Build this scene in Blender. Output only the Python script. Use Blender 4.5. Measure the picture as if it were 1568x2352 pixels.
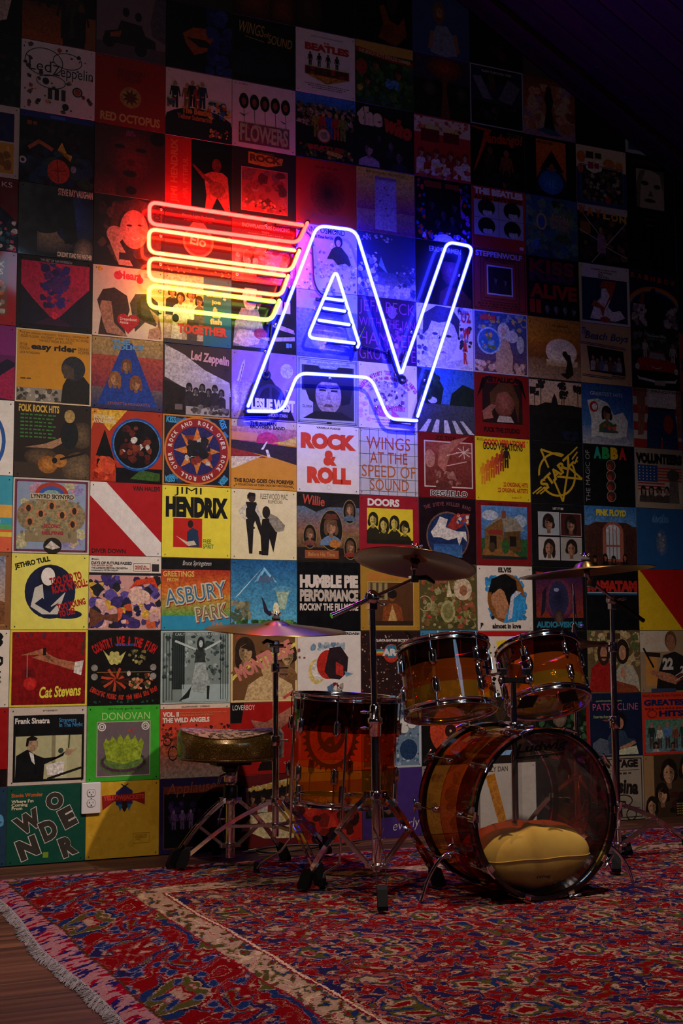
import bpy, math, random
from mathutils import Matrix, Vector, geometry
R = math.radians
for _o in list(bpy.data.objects):
    bpy.data.objects.remove(_o, do_unlink=True)
scene = bpy.context.scene
COL = scene.collection

# ------------------------------------------------------------------ camera
YAW, PITCH, ROLL = 0.4319, 0.0993, -0.0043
CAM = Vector((-1.3135, -5.4043, 0.9003))
_fw = Vector((math.sin(YAW)*math.cos(PITCH), math.cos(YAW)*math.cos(PITCH), math.sin(PITCH)))
_rt = Vector((math.cos(YAW), -math.sin(YAW), 0))
_up = _rt.cross(_fw)
_r2 = _rt*math.cos(ROLL) + _up*math.sin(ROLL)
_u2 = _up*math.cos(ROLL) - _rt*math.sin(ROLL)
camd = bpy.data.cameras.new('camera')
camd.sensor_fit = 'VERTICAL'; camd.sensor_height = 36.0; camd.sensor_width = 24.0
camd.lens = 36.0*2971.15/2352.0
camd.clip_start = 0.05; camd.clip_end = 60
camo = bpy.data.objects.new('camera', camd); COL.objects.link(camo)
camo.matrix_world = Matrix(((_r2.x, _u2.x, -_fw.x, CAM.x), (_r2.y, _u2.y, -_fw.y, CAM.y),
                            (_r2.z, _u2.z, -_fw.z, CAM.z), (0, 0, 0, 1)))
scene.camera = camo

# ------------------------------------------------------------------ world, lamps, exposure
world = bpy.data.worlds.new('night'); scene.world = world; world.use_nodes = True
world.node_tree.nodes['Background'].inputs[0].default_value = (0.02, 0.02, 0.03, 1)
world.node_tree.nodes['Background'].inputs[1].default_value = 0.05

def spot_lamp(name, loc, target, watts, color, angle, blend, radius):
    d = bpy.data.lights.new(name, 'SPOT'); d.energy = watts; d.color = color
    d.spot_size = R(angle); d.spot_blend = blend; d.shadow_soft_size = radius
    o = bpy.data.objects.new(name, d); COL.objects.link(o)
    o.location = loc
    o.rotation_euler = (Vector(target)-Vector(loc)).to_track_quat('-Z', 'Y').to_euler()
    return o
# two ceiling downlights in front of the kit
spot_lamp('ceiling_spot_lamp', (1.45, -2.50, 4.12), (0.85, -0.80, 0.0), 500, (1.0, 0.83, 0.71), 88, 1.0, 0.03)
spot_lamp('ceiling_spot_lamp', (-1.00, -2.60, 4.02), (0.10, -0.75, 0.0), 245, (1.0, 0.83, 0.71), 80, 1.0, 0.03)
# added fill light, unseen behind the camera, lifting the whole gable evenly
_bd = bpy.data.lights.new('added_fill_light', 'POINT'); _bd.energy = 52; _bd.color = (1.0, 0.84, 0.74); _bd.shadow_soft_size = 0.06
_bo = bpy.data.objects.new('added_fill_light', _bd); COL.objects.link(_bo); _bo.location = (0.35, -6.60, 4.45)

vs = scene.view_settings
scene.display_settings.display_device = 'sRGB'
vs.view_transform = 'Standard'; vs.look = 'None'; vs.gamma = 1.0; vs.use_curve_mapping = False
vs.exposure = 0.0
scene.cycles.max_bounces = 7
scene.cycles.diffuse_bounces = 3
scene.cycles.glossy_bounces = 4
scene.cycles.transparent_max_bounces = 18
scene.cycles.adaptive_threshold = 0.03
scene.cycles.caustics_reflective = False
scene.cycles.caustics_refractive = False
scene.cycles.sample_clamp_indirect = 4.0
scene.cycles.use_denoising = True

# ------------------------------------------------------------------ colours, materials
def s2l(c): return c/12.92 if c <= 0.04045 else ((c+0.055)/1.055)**2.4
def hexc(h):
    if len(h) == 3: h = ''.join(x*2 for x in h)
    return tuple(s2l(int(h[i:i+2], 16)/255.0) for i in (0, 2, 4)) + (1.0,)

def new_mat(name):
    m = bpy.data.materials.new(name); m.use_nodes = True
    nt = m.node_tree
    return m, nt, nt.nodes['Principled BSDF'], nt.nodes['Material Output']
def node(nt, t, **kw):
    n = nt.nodes.new(t)
    for k, v in kw.items():
        if k.startswith('i_'): n.inputs[int(k[2:]) if k[2:].isdigit() else k[2:]].default_value = v
        else: setattr(n, k, v)
    return n
def pmat(name, col, rough=0.5, metal=0.0, noise=0.06, scale=40.0, coat=0.0, bump=0.0, spec=0.5):
    """plain procedural surface: base colour broken up by fine noise, optional bump"""
    m, nt, b, out = new_mat(name); L = nt.links.new
    c = hexc(col) if isinstance(col, str) else tuple(col)+(1.0,)
    tc = node(nt, 'ShaderNodeTexCoord'); nz = node(nt, 'ShaderNodeTexNoise')
    nz.inputs['Scale'].default_value = scale; nz.inputs['Detail'].default_value = 4
    L(tc.outputs['Object'], nz.inputs['Vector'])
    mx = node(nt, 'ShaderNodeMix', data_type='RGBA')
    mx.inputs['A'].default_value = tuple(x*(1-noise*2) for x in c[:3])+(1,)
    mx.inputs['B'].default_value = tuple(min(1, x*(1+noise*2)) for x in c[:3])+(1,)
    L(nz.outputs['Fac'], mx.inputs['Factor']); L(mx.outputs['Result'], b.inputs['Base Color'])
    b.inputs['Roughness'].default_value = rough; b.inputs['Metallic'].default_value = metal
    b.inputs['Coat Weight'].default_value = coat
    b.inputs['Specular IOR Level'].default_value = spec
    if bump:
        bp = node(nt, 'ShaderNodeBump'); bp.inputs['Strength'].default_value = bump; bp.inputs['Distance'].default_value = 0.002
        L(nz.outputs['Fac'], bp.inputs['Height']); L(bp.outputs['Normal'], b.inputs['Normal'])
    return m
def print_mat(name, rough, coat, spec):
    """printed card: ink colour from the mesh colour attribute (alpha = how photographic the print is), paper grain and wear"""
    m, nt, b, out = new_mat(name); L = nt.links.new
    at = node(nt, 'ShaderNodeVertexColor', layer_name='ink')
    tc = node(nt, 'ShaderNodeTexCoord'); oi = node(nt, 'ShaderNodeObjectInfo')
    ad = node(nt, 'ShaderNodeVectorMath', operation='ADD'); L(tc.outputs['Object'], ad.inputs[0]); L(oi.outputs['Location'], ad.inputs[1])
    def noise(scale, detail, rg):
        n = node(nt, 'ShaderNodeTexNoise'); n.inputs['Scale'].default_value = scale; n.inputs['Detail'].default_value = detail; n.inputs['Roughness'].default_value = rg
        L(ad.outputs[0], n.inputs['Vector']); return n.outputs['Fac']
    def rng(v, f0, f1, t0, t1):
        r = node(nt, 'ShaderNodeMapRange'); L(v, r.inputs['Value'])
        for k, x in (('From Min', f0), ('From Max', f1), ('To Min', t0), ('To Max', t1)): r.inputs[k].default_value = x
        return r.outputs['Result']
    def mul(fac, a, bb):
        mx = node(nt, 'ShaderNodeMix', data_type='RGBA', blend_type='MULTIPLY')
        if isinstance(fac, float): mx.inputs['Factor'].default_value = fac
        else: L(fac, mx.inputs['Factor'])
        L(a, mx.inputs['A']); L(bb, mx.inputs['B']); return mx.outputs['Result']
    wear = noise(26, 6, 0.7)
    c = mul(1.0, at.outputs['Color'], rng(wear, 0.25, 0.75, 0.84, 1.06))
    ph = noise(105, 5, 0.7)                      # halftone photo texture
    c = mul(at.outputs['Alpha'], c, rng(ph, 0.34, 0.66, 0.4, 1.5))
    L(c, b.inputs['Base Color'])
    L(rng(wear, 0.3, 0.7, rough-0.06, rough+0.1), b.inputs['Roughness'])
    b.inputs['Specular IOR Level'].default_value = spec
    b.inputs['Coat Weight'].default_value = coat; b.inputs['Coat Roughness'].default_value = 0.05
    return m
M = {}
M['card'] = print_mat('printed_card', 0.5, 0.0, 0.25)
M['gloss'] = print_mat('printed_card_laminated', 0.4, 0.45, 0.2)
M['wall'] = pmat('dark_wall_board', '2a2222', 0.8, noise=0.15, scale=8)
M['plaster'] = pmat('dark_painted_wall', '3a3230', 0.85, noise=0.08, scale=14)
M['chrome'] = pmat('chrome', (0.82, 0.81, 0.82), 0.07, 1.0, noise=0.05, scale=60)
M['chrome_worn'] = pmat('worn_chrome', (0.60, 0.58, 0.57), 0.2, 1.0, noise=0.12, scale=90)
M['rubber'] = pmat('black_rubber', '060606', 0.75, noise=0.2, bump=0.2, spec=0.2)
M['black'] = pmat('black_plastic', '08080a', 0.4, noise=0.2)
M['blackout'] = pmat('blackout_paint', '0a0508', 0.35, noise=0.2)
M['cable'] = pmat('black_cable', '0b0a0c', 0.45, noise=0.2)
M['felt'] = pmat('grey_felt', '3a3836', 0.95, noise=0.25, scale=300, bump=0.4)
M['white_plastic'] = pmat('white_plastic', 'e2dcdc', 0.35, noise=0.02)
M['slot'] = pmat('dark_slot', '050505', 0.6, noise=0.1)
M['pin'] = pmat('dark_pin', '1a1512', 0.4, 0.6, noise=0.1)
M['black_hoop'] = pmat('black_lacquer_hoop', '060607', 0.16, noise=0.15, coat=0.6)
M['hoop_inlay'] = pmat('red_amber_hoop_inlay', '5a1408', 0.15, noise=0.15, coat=0.7)
M['ink_black'] = pmat('black_ink', '050505', 0.5, noise=0.1)
M['ink_green'] = pmat('dark_green_ink', '16261c', 0.7, noise=0.1)
M['tape'] = pmat('black_cloth_tape', '040405', 0.9, noise=0.3, scale=200)

def acrylic(name, tint, body, dens):
    """tinted transparent acrylic wall: coloured see-through, a little body colour, sharp surface gloss"""
    m, nt, b, out = new_mat(name); L = nt.links.new
    nt.nodes.remove(b)
    tr = node(nt, 'ShaderNodeBsdfTransparent'); tr.inputs[0].default_value = tint+(1,)
    tc = node(nt, 'ShaderNodeTexCoord'); nz = node(nt, 'ShaderNodeTexNoise'); nz.inputs['Scale'].default_value = 5
    L(tc.outputs['Object'], nz.inputs['Vector'])
    mc = node(nt, 'ShaderNodeMix', data_type='RGBA')
    mc.inputs['A'].default_value = tuple(x*0.85 for x in tint)+(1,); mc.inputs['B'].default_value = tuple(min(1, x*1.1) for x in tint)+(1,)
    L(nz.outputs['Fac'], mc.inputs['Factor']); L(mc.outputs['Result'], tr.inputs[0])
    df = node(nt, 'ShaderNodeBsdfDiffuse'); df.inputs[0].default_value = body+(1,)
    m1 = node(nt, 'ShaderNodeMixShader'); m1.inputs[0].default_value = dens
    L(tr.outputs[0], m1.inputs[1]); L(df.outputs[0], m1.inputs[2])
    gl = node(nt, 'ShaderNodeBsdfGlossy'); gl.inputs['Roughness'].default_value = 0.03; gl.inputs[0].default_value = (0.85, 0.85, 0.85, 1)
    fr = node(nt, 'ShaderNodeFresnel'); ge = node(nt, 'ShaderNodeNewGeometry'); io = node(nt, 'ShaderNodeMapRange')   # same index from both sides of the thin wall
    io.inputs['To Min'].default_value = 1.45; io.inputs['To Max'].default_value = 1/1.45
    L(ge.outputs['Backfacing'], io.inputs['Value']); L(io.outputs['Result'], fr.inputs[0])
    m2 = node(nt, 'ShaderNodeMixShader')
    L(fr.outputs[0], m2.inputs[0]); L(m1.outputs[0], m2.inputs[1]); L(gl.outputs[0], m2.inputs[2])
    L(m2.outputs[0], out.inputs[0])
    return m
M['ac_red'] = acrylic('dark_red_acrylic', (0.22, 0.018, 0.010), (0.08, 0.008, 0.005), 0.08)
M['ac_dark'] = acrylic('near_black_red_acrylic', (0.10, 0.010, 0.007), (0.05, 0.005, 0.003), 0.06)
M['ac_amber'] = acrylic('amber_acrylic', (0.80, 0.15, 0.022), (0.55, 0.10, 0.010), 0.13)
M['ac_yellow'] = acrylic('yellow_acrylic', (0.80, 0.42, 0.060), (0.52, 0.26, 0.020), 0.13)
M['clear_head'] = acrylic('clear_drum_head', (0.86, 0.84, 0.80), (0.5, 0.48, 0.45), 0.035)
M['amber_head'] = acrylic('amber_clear_head', (0.80, 0.62, 0.36), (0.40, 0.26, 0.08), 0.06)
M['glass'] = acrylic('clear_glass', (0.92, 0.92, 0.94), (0.4, 0.4, 0.4), 0.02)

def neon_core(name, col):
    m, nt, b, out = new_mat(name); nt.nodes.remove(b)
    e = node(nt, 'ShaderNodeEmission'); e.inputs[0].default_value = tuple(col)+(1,); e.inputs[1].default_value = 1.0
    nt.links.new(e.outputs[0], out.inputs[0]); return m
def neon_shell(name, col):
    m, nt, b, out = new_mat(name); nt.nodes.remove(b)
    e = node(nt, 'ShaderNodeEmission'); e.inputs[0].default_value = tuple(col)+(1,); e.inputs[1].default_value = 1.0
    t = node(nt, 'ShaderNodeBsdfTransparent'); a = node(nt, 'ShaderNodeAddShader')
    nt.links.new(e.outputs[0], a.inputs[0]); nt.links.new(t.outputs[0], a.inputs[1])
    nt.links.new(a.outputs[0], out.inputs[0]); return m

# ------------------------------------------------------------------ mesh building
def frame_z(d):
    d = Vector(d).normalized()
    q = Vector((0, 0, 1)).rotation_difference(d) if d.z > -0.9999 else Matrix.Rotation(math.pi, 4, 'X').to_quaternion()
    return q.to_matrix().to_4x4()
class MB:
    def __init__(s): s.v = []; s.f = []; s.sm = []
    def add(s, vs, fs, smooth=False, mat=None):
        n = len(s.v)
        s.v += [tuple(mat @ Vector(p)) if mat is not None else tuple(p) for p in vs]
        s.f += [tuple(n+i for i in f) for f in fs]; s.sm += [smooth]*len(fs)
        return s
    def box(s, c, d, mat=None, bev=0.0):
        x, y, z = (d[0]/2, d[1]/2, d[2]/2)
        if bev <= 0:
            vs = [(c[0]+a*x, c[1]+b*y, c[2]+e*z) for e in (-1, 1) for b in (-1, 1) for a in (-1, 1)]
            fs = [(0, 2, 3, 1), (4, 5, 7, 6), (0, 1, 5, 4), (2, 6, 7, 3), (0, 4, 6, 2), (1, 3, 7, 5)]
            return s.add(vs, fs, False, mat)
        # rounded in XY outline and chamfered top/bottom
        b = min(bev, x*0.99, y*0.99, z*0.99); o = []
        for cx, cy, a0 in ((x-b, y-b, 0), (-x+b, y-b, 90), (-x+b, -y+b, 180), (x-b, -y+b, 270)):
            for k in (0, 45, 90):
                o.append((cx, cy, math.cos(R(a0+k)), math.sin(R(a0+k))))
        rings = [(-z, 0.45), (-z+b*0.5, 1.0), (z-b*0.5, 1.0), (z, 0.45)]
        vs = []
        for zz, k in rings:
            vs += [(c[0]+p[0]+p[2]*b*k, c[1]+p[1]+p[3]*b*k, c[2]+zz) for p in o]
        n = len(o); fs = []
        for r in range(3):
            fs += [(r*n+i, r*n+(i+1) % n, (r+1)*n+(i+1) % n, (r+1)*n+i) for i in range(n)]
        fs += [tuple(reversed(range(n))), tuple(3*n+i for i in range(n))]
        return s.add(vs, fs, False, mat)
    def tube(s, pts, r, n=10, closed=False, caps=True, mat=None, flat=None):
        """swept tube; r a number or list; flat=(rx, ry) for an oval / strap section"""
        pts = [Vector(p) for p in pts]; m = len(pts)
        rs = r if isinstance(r, (list, tuple)) else [r]*m
        tang = []
        for i in range(m):
            if closed: t = pts[(i+1) % m]-pts[i-1]
            else: t = pts[min(i+1, m-1)]-pts[max(i-1, 0)]
            tang.append(t.normalized())
        up = Vector((0, 0, 1))
        if abs(tang[0].dot(up)) > 0.95: up = Vector((0, 1, 0))
        u = (up-tang[0]*up.dot(tang[0])).normalized()
        vs = []
        for i in range(m):
            t = tang[i]; u = (u-t*u.dot(t)).normalized(); w = t.cross(u)
            # mitre
            k = 1.0
            if 0 < i < m-1 or closed:
                d1 = (pts[i]-pts[i-1]).normalized(); c = max(0.35, d1.dot(t)); k = 1.0/c
            for j in range(n):
                a = 2*math.pi*j/n
                ru, rw = (rs[i], rs[i]) if flat is None else flat
                vs.append(pts[i]+u*math.cos(a)*ru*(1 if flat else 1)+w*math.sin(a)*rw)
        fs = []
        for i in range(m if closed else m-1):
            a = i*n; b = ((i+1) % m)*n
            fs += [(a+j, a+(j+1) % n, b+(j+1) % n, b+j) for j in range(n)]
        s.add(vs, fs, True, mat)
        if caps and not closed:
            s.add(vs[:n], [tuple(reversed(range(n)))], False, mat); s.add(vs[-n:], [tuple(range(n))], False, mat)
        return s
    def lathe(s, prof, n=32, mat=None, smooth=True, loop=False):
        vs = []; idx = []
        for (r, z) in prof:
            if r < 1e-6: idx.append([len(vs)]*n); vs.append((0, 0, z))
            else:
                idx.append(list(range(len(vs), len(vs)+n)))
                vs += [(r*math.cos(2*math.pi*j/n), r*math.sin(2*math.pi*j/n), z) for j in range(n)]
        fs = []
        L = len(prof)
        for i in range(L if loop else L-1):
            a, b = idx[i], idx[(i+1) % L]
            for j in range(n):
                q = (a[j], a[(j+1) % n], b[(j+1) % n], b[j])
                q2 = []
                for t in q:
                    if t not in q2: q2.append(t)
                if len(q2) > 2: fs.append(tuple(q2))
        return s.add(vs, fs, smooth, mat)
    def ball(s, c, r, n=10, mat=None, sc=(1, 1, 1)):
        prof = [(math.sin(math.pi*k/6)*r, -math.cos(math.pi*k/6)*r) for k in range(7)]
        prof[0] = (0, -r); prof[-1] = (0, r)
        T = Matrix.Translation(c) @ Matrix.Diagonal((sc[0], sc[1], sc[2], 1))
        return s.lathe(prof, n, (mat @ T) if mat is not None else T)
    def prism(s, poly, d0, d1, mat=None):
        """2-D outline (x, y) extruded along z from d0 to d1"""
        n = len(poly)
        vs = [(x, y, d0) for x, y in poly]+[(x, y, d1) for x, y in poly]
        fs = [tuple(reversed(range(n))), tuple(range(n, 2*n))]+[(i, (i+1) % n, n+(i+1) % n, n+i) for i in range(n)]
        return s.add(vs, fs, False, mat)
    def cyl(s, p0, p1, r, n=12, r1=None):
        return s.tube([p0, p1], [r, r if r1 is None else r1], n)
    def mesh(s, name):
        me = bpy.data.meshes.new(name); me.from_pydata(s.v, [], s.f)
        me.polygons.foreach_set('use_smooth', s.sm); me.update(); return me
    def build(s, name, mat, parent=None, label=None):
        me = s.mesh(name); me.materials.append(M[mat] if isinstance(mat, str) else mat)
        return link(name, me, parent, label)
def link(name, me, parent=None, label=None):
    o = bpy.data.objects.new(name, me); COL.objects.link(o)
    if parent is not None: o.parent = parent
    if label: o['label'] = label
    return o
def thing(name, label, cat, loc=(0, 0, 0), group=None, mat=None):
    o = bpy.data.objects.new(name, None); COL.objects.link(o)
    o.empty_display_size = 0.05
    if mat is not None: o.matrix_world = mat
    else: o.location = loc
    return tag(o, label, cat, group)
def tag(o, label, cat, group=None):
    o['label'] = label; o['category'] = cat
    if group: o['group'] = group
    return o
def struct(o, label=None):
    o['kind'] = 'structure'
    if label: o['label'] = label
    return o

# ================================================================== the room
def mth(nt, op, a, b=None, c=None):
    n = nt.nodes.new('ShaderNodeMath'); n.operation = op
    for i, x in enumerate((a, b, c)):
        if x is None: continue
        if isinstance(x, (int, float)): n.inputs[i].default_value = x
        else: nt.links.new(x, n.inputs[i])
    return n.outputs[0]
def mixc(nt, fac, a, b, mode='MIX'):
    n = nt.nodes.new('ShaderNodeMix'); n.data_type = 'RGBA'; n.blend_type = mode
    for k, x in (('Factor', fac), ('A', a), ('B', b)):
        if isinstance(x, (int, float)): n.inputs[k].default_value = x
        elif isinstance(x, str): n.inputs[k].default_value = hexc(x)
        elif isinstance(x, tuple): n.inputs[k].default_value = x
        else: nt.links.new(x, n.inputs[k])
    return n.outputs['Result']
def cramp(nt, fac, stops, mode='CONSTANT'):
    n = nt.nodes.new('ShaderNodeValToRGB'); n.color_ramp.interpolation = mode
    el = n.color_ramp.elements
    while len(el) < len(stops): el.new(0.5)
    for e, (p, c) in zip(el, stops): e.position = p; e.color = hexc(c)
    nt.links.new(fac, n.inputs[0]); return n.outputs[0]

def wood_mat(name, dark, mid, light, rough, along):
    m, nt, b, out = new_mat(name); L = nt.links.new
    tc = node(nt, 'ShaderNodeTexCoord'); oi = node(nt, 'ShaderNodeObjectInfo')
    mp = node(nt, 'ShaderNodeMapping')
    mp.inputs['Scale'].default_value = (1.2, 26, 26) if along == 'X' else (26, 1.2, 26)
    ad = node(nt, 'ShaderNodeVectorMath', operation='ADD')
    mul = node(nt, 'ShaderNodeVectorMath', operation='SCALE'); mul.inputs['Scale'].default_value = 37.0
    cb = node(nt, 'ShaderNodeCombineXYZ'); L(oi.outputs['Random'], cb.inputs[0]); L(oi.outputs['Random'], cb.inputs[1]); L(cb.outputs[0], mul.inputs[0])
    L(tc.outputs['Object'], mp.inputs[0]); L(mp.outputs[0], ad.inputs[0]); L(mul.outputs[0], ad.inputs[1])
    nz = node(nt, 'ShaderNodeTexNoise'); nz.inputs['Scale'].default_value = 1.0; nz.inputs['Detail'].default_value = 6; nz.inputs['Distortion'].default_value = 0.6
    L(ad.outputs[0], nz.inputs['Vector'])
    col = cramp(nt, nz.outputs['Fac'], [(0.25, dark), (0.5, mid), (0.75, light)], 'LINEAR')
    tone = mth(nt, 'MULTIPLY_ADD', oi.outputs['Random'], 0.6, 0.65)
    cc = node(nt, 'ShaderNodeCombineColor'); [L(tone, cc.inputs[i]) for i in range(3)]
    L(mixc(nt, 1.0, col, cc.outputs[0], 'MULTIPLY'), b.inputs['Base Color'])
    b.inputs['Roughness'].default_value = rough; b.inputs['Specular IOR Level'].default_value = 0.2
    bp = node(nt, 'ShaderNodeBump'); bp.inputs['Strength'].default_value = 0.15; bp.inputs['Distance'].default_value = 0.001
    L(nz.outputs['Fac'], bp.inputs['Height']); L(bp.outputs['Normal'], b.inputs['Normal'])
    return m
M['floor_wood'] = wood_mat('brown_plank_flooring', '2a160c', '4c2c1a', '68442c', 0.55, 'X')
M['ceiling_wood'] = wood_mat('knotty_ceiling_board', '120703', '1e0d05', '2a150a', 0.6, 'X')

floor = MB().box((0.6, -4.3, -0.03), (8.4, 8.8, 0.03)).build('floor', 'wall')
struct(floor, 'brown wood plank floor under the rug'); floor['category'] = 'floor'
rnd = random.Random(7)
_pl = {}
def plank_mesh(L):
    if L not in _pl:
        me = MB().box((0, 0, 0), (L-0.0015, 0.138, 0.0145), bev=0.0018).mesh('plank'); me.materials.append(M['floor_wood']); _pl[L] = me
    return _pl[L]
for row in range(41):
    x = -3.3 - rnd.random()*1.2
    while x < 4.6:
        L = rnd.choice((1.2, 1.6, 2.0, 2.4))
        o = link('plank', plank_mesh(L), floor); o.location = (x+L/2, -0.075-row*0.14, -0.00745)
        x += L
wall = MB().box((0.6, 0.06, 2.7), (8.4, 0.12, 5.6)).build('wall_back', 'wall')
struct(wall, 'dark gable wall covered edge to edge with record sleeves'); wall['category'] = 'wall'
for nm, c, d, lb in (('wall_right', (4.75, -4.3, 1.6), (0.1, 8.6, 3.2), 'plain dark side wall right of the drum kit'),
                     ('wall_left', (-3.6, -4.3, 1.6), (0.1, 8.6, 3.2), 'plain dark side wall left of the rug')):
    w = struct(MB().box(c, d).build(nm, 'plaster'), lb); w['category'] = 'wall'
# gable roof: ridge over the left half of the frame, slope falling to the right
XA, ZA, SL = 1.897, 4.087, -0.5405
def roof_z(x): return ZA+SL*(x-XA)
XR = 0.35
ang = math.atan(-SL)
ceil = MB()
ceil.add([(XR, 0.1, roof_z(XR)+0.05), (5.0, 0.1, roof_z(5.0)+0.05), (5.0, -8.8, roof_z(5.0)+0.05), (XR, -8.8, roof_z(XR)+0.05),
          (XR, 0.1, roof_z(XR)+0.12), (5.0, 0.1, roof_z(5.0)+0.12), (5.0, -8.8, roof_z(5.0)+0.12), (XR, -8.8, roof_z(XR)+0.12)],
         [(0, 1, 2, 3), (7, 6, 5, 4), (0, 4, 5, 1), (1, 5, 6, 2), (2, 6, 7, 3), (3, 7, 4, 0)])
zl = roof_z(XR)-0.5405*4.2
ceil.add([(XR, 0.1, roof_z(XR)+0.05), (XR-4.2, 0.1, zl+0.05), (XR-4.2, -8.8, zl+0.05), (XR, -8.8, roof_z(XR)+0.05),
          (XR, 0.1, roof_z(XR)+0.12), (XR-4.2, 0.1, zl+0.12), (XR-4.2, -8.8, zl+0.12), (XR, -8.8, roof_z(XR)+0.12)],
         [(3, 2, 1, 0), (4, 5, 6, 7), (1, 5, 4, 0), (2, 6, 5, 1), (3, 7, 6, 2), (0, 4, 7, 3)])
ceil = ceil.build('ceiling', 'wall'); struct(ceil, 'dark knotty board ceiling sloping down to the right'); ceil['category'] = 'ceiling'
SLOPE_L = 4.9
cb_me = MB().box((0, 0, 0), (SLOPE_L, 0.142, 0.02), bev=0.004).mesh('ceiling_board'); cb_me.materials.append(M['ceiling_wood'])
kn_me = MB().lathe([(0, -0.0112), (0.012, -0.0112), (0.016, -0.0104), (0.017, -0.009)], 10).mesh('knot'); kn_me.materials.append(M['blackout'])
xm = XR+SLOPE_L/2*math.cos(ang)
for k in range(34):
    o = link('ceiling_board', cb_me, ceil); o.location = (xm, -0.16-k*0.146-0.072, roof_z(xm)+0.028)
    o.rotation_euler = (0, ang, 0)
    if k < 14:
        for t in range(rnd.randint(1, 3)):
            q = link('knot', kn_me, o); q.location = (rnd.uniform(-1.2, 2.2), rnd.uniform(-0.04, 0.04), 0)
tr = MB().box((0, 0, 0), (SLOPE_L, 0.15, 0.045), bev=0.006).build('trim_1', 'ceiling_wood')
tr.location = (xm, -0.083, roof_z(xm)+0.0); tr.rotation_euler = (0, ang, 0)
struct(tr, 'brown board trim where the sloping ceiling meets the record wall'); tr['category'] = 'trim'

# wall behind the camera
wf = struct(MB().box((0.6, -8.65, 2.7), (8.4, 0.1, 5.4)).build('wall_front', 'plaster'), 'plain wall behind the camera'); wf['category'] = 'wall'
# skylight in the roof slope: the pale blue panel that the drum shells mirror
win = struct(bpy.data.objects.new('window_1', None), 'skylight in the ceiling slope behind the camera'); COL.objects.link(win); win['category'] = 'window'
win.location = (1.55, -7.25, roof_z(1.55)+0.03); win.rotation_euler = (0, ang, 0)
fr = MB()
for c, d in (((0, 0.6, 0), (1.6, 0.07, 0.07)), ((0, -0.6, 0), (1.6, 0.07, 0.07)), ((0.8, 0, 0), (0.07, 1.27, 0.07)), ((-0.8, 0, 0), (0.07, 1.27, 0.07)), ((0, 0, 0), (0.05, 1.2, 0.05))):
    fr.box(c, d)
fr.build('window_frame', 'plaster', win)
sky = neon_core('skylight_daylight', (2.6, 4.2, 6.4))
for sx in (-1, 1):
    MB().box((sx*0.4, 0, 0), (0.74, 1.13, 0.01)).build('pane', sky, win)

# wall outlet
ou = thing('wall_outlet', 'white duplex power outlet plate between green and yellow sleeves', 'outlet', (0.0235, -0.0055, 0.192))
MXZ = Matrix(((1, 0, 0, 0), (0, 0, -1, 0), (0, 1, 0, 0), (0, 0, 0, 1)))   # (x, y, z) -> (x, -z, y)
MB().box((0, 0, 0.004), (0.080, 0.127, 0.008), Matrix.Translation((0, 0, 0.0635)) @ MXZ, bev=0.004).build('cover_plate', 'white_plastic', ou)
for zc in (0.085, 0.043):
    pts = []
    for k in range(24):
        a = 2*math.pi*k/24; pts.append((0.0172*math.cos(a), max(-0.0138, min(0.0138, 0.0172*math.sin(a)))))
    T = Matrix.Translation((0, 0, zc)) @ MXZ
    MB().prism([(x*1.09, y*1.09) for x, y in pts], 0.0055, 0.0086, T).build('socket_gap', 'slot', ou)
    so = MB().prism(pts, 0.006, 0.0105, T).build('socket', 'white_plastic', ou)
    sl = MB()
    for x0, w, h in ((-0.0065, 0.0022, 0.0085), (0.0065, 0.0022, 0.007)):
        sl.box((x0, 0.003, 0.0106), (w, h, 0.0008), T)
    sl.box((-0.0092, 0.003, 0.0106), (0.005, 0.0018, 0.0008), T)
    sl.prism([(0.0027*math.cos(a*0.52), -0.0075+0.0027*math.sin(a*0.52)) for a in range(12)], 0.0102, 0.011, T)
    sl.build('socket_slots', 'slot', so)
MB().lathe([(0, 0.0014), (0.0022, 0.0012), (0.003, 0)], 10, Matrix.Translation((0, -0.0082, 0.064)) @ MXZ).build('screw', 'chrome_worn', ou)

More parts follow.
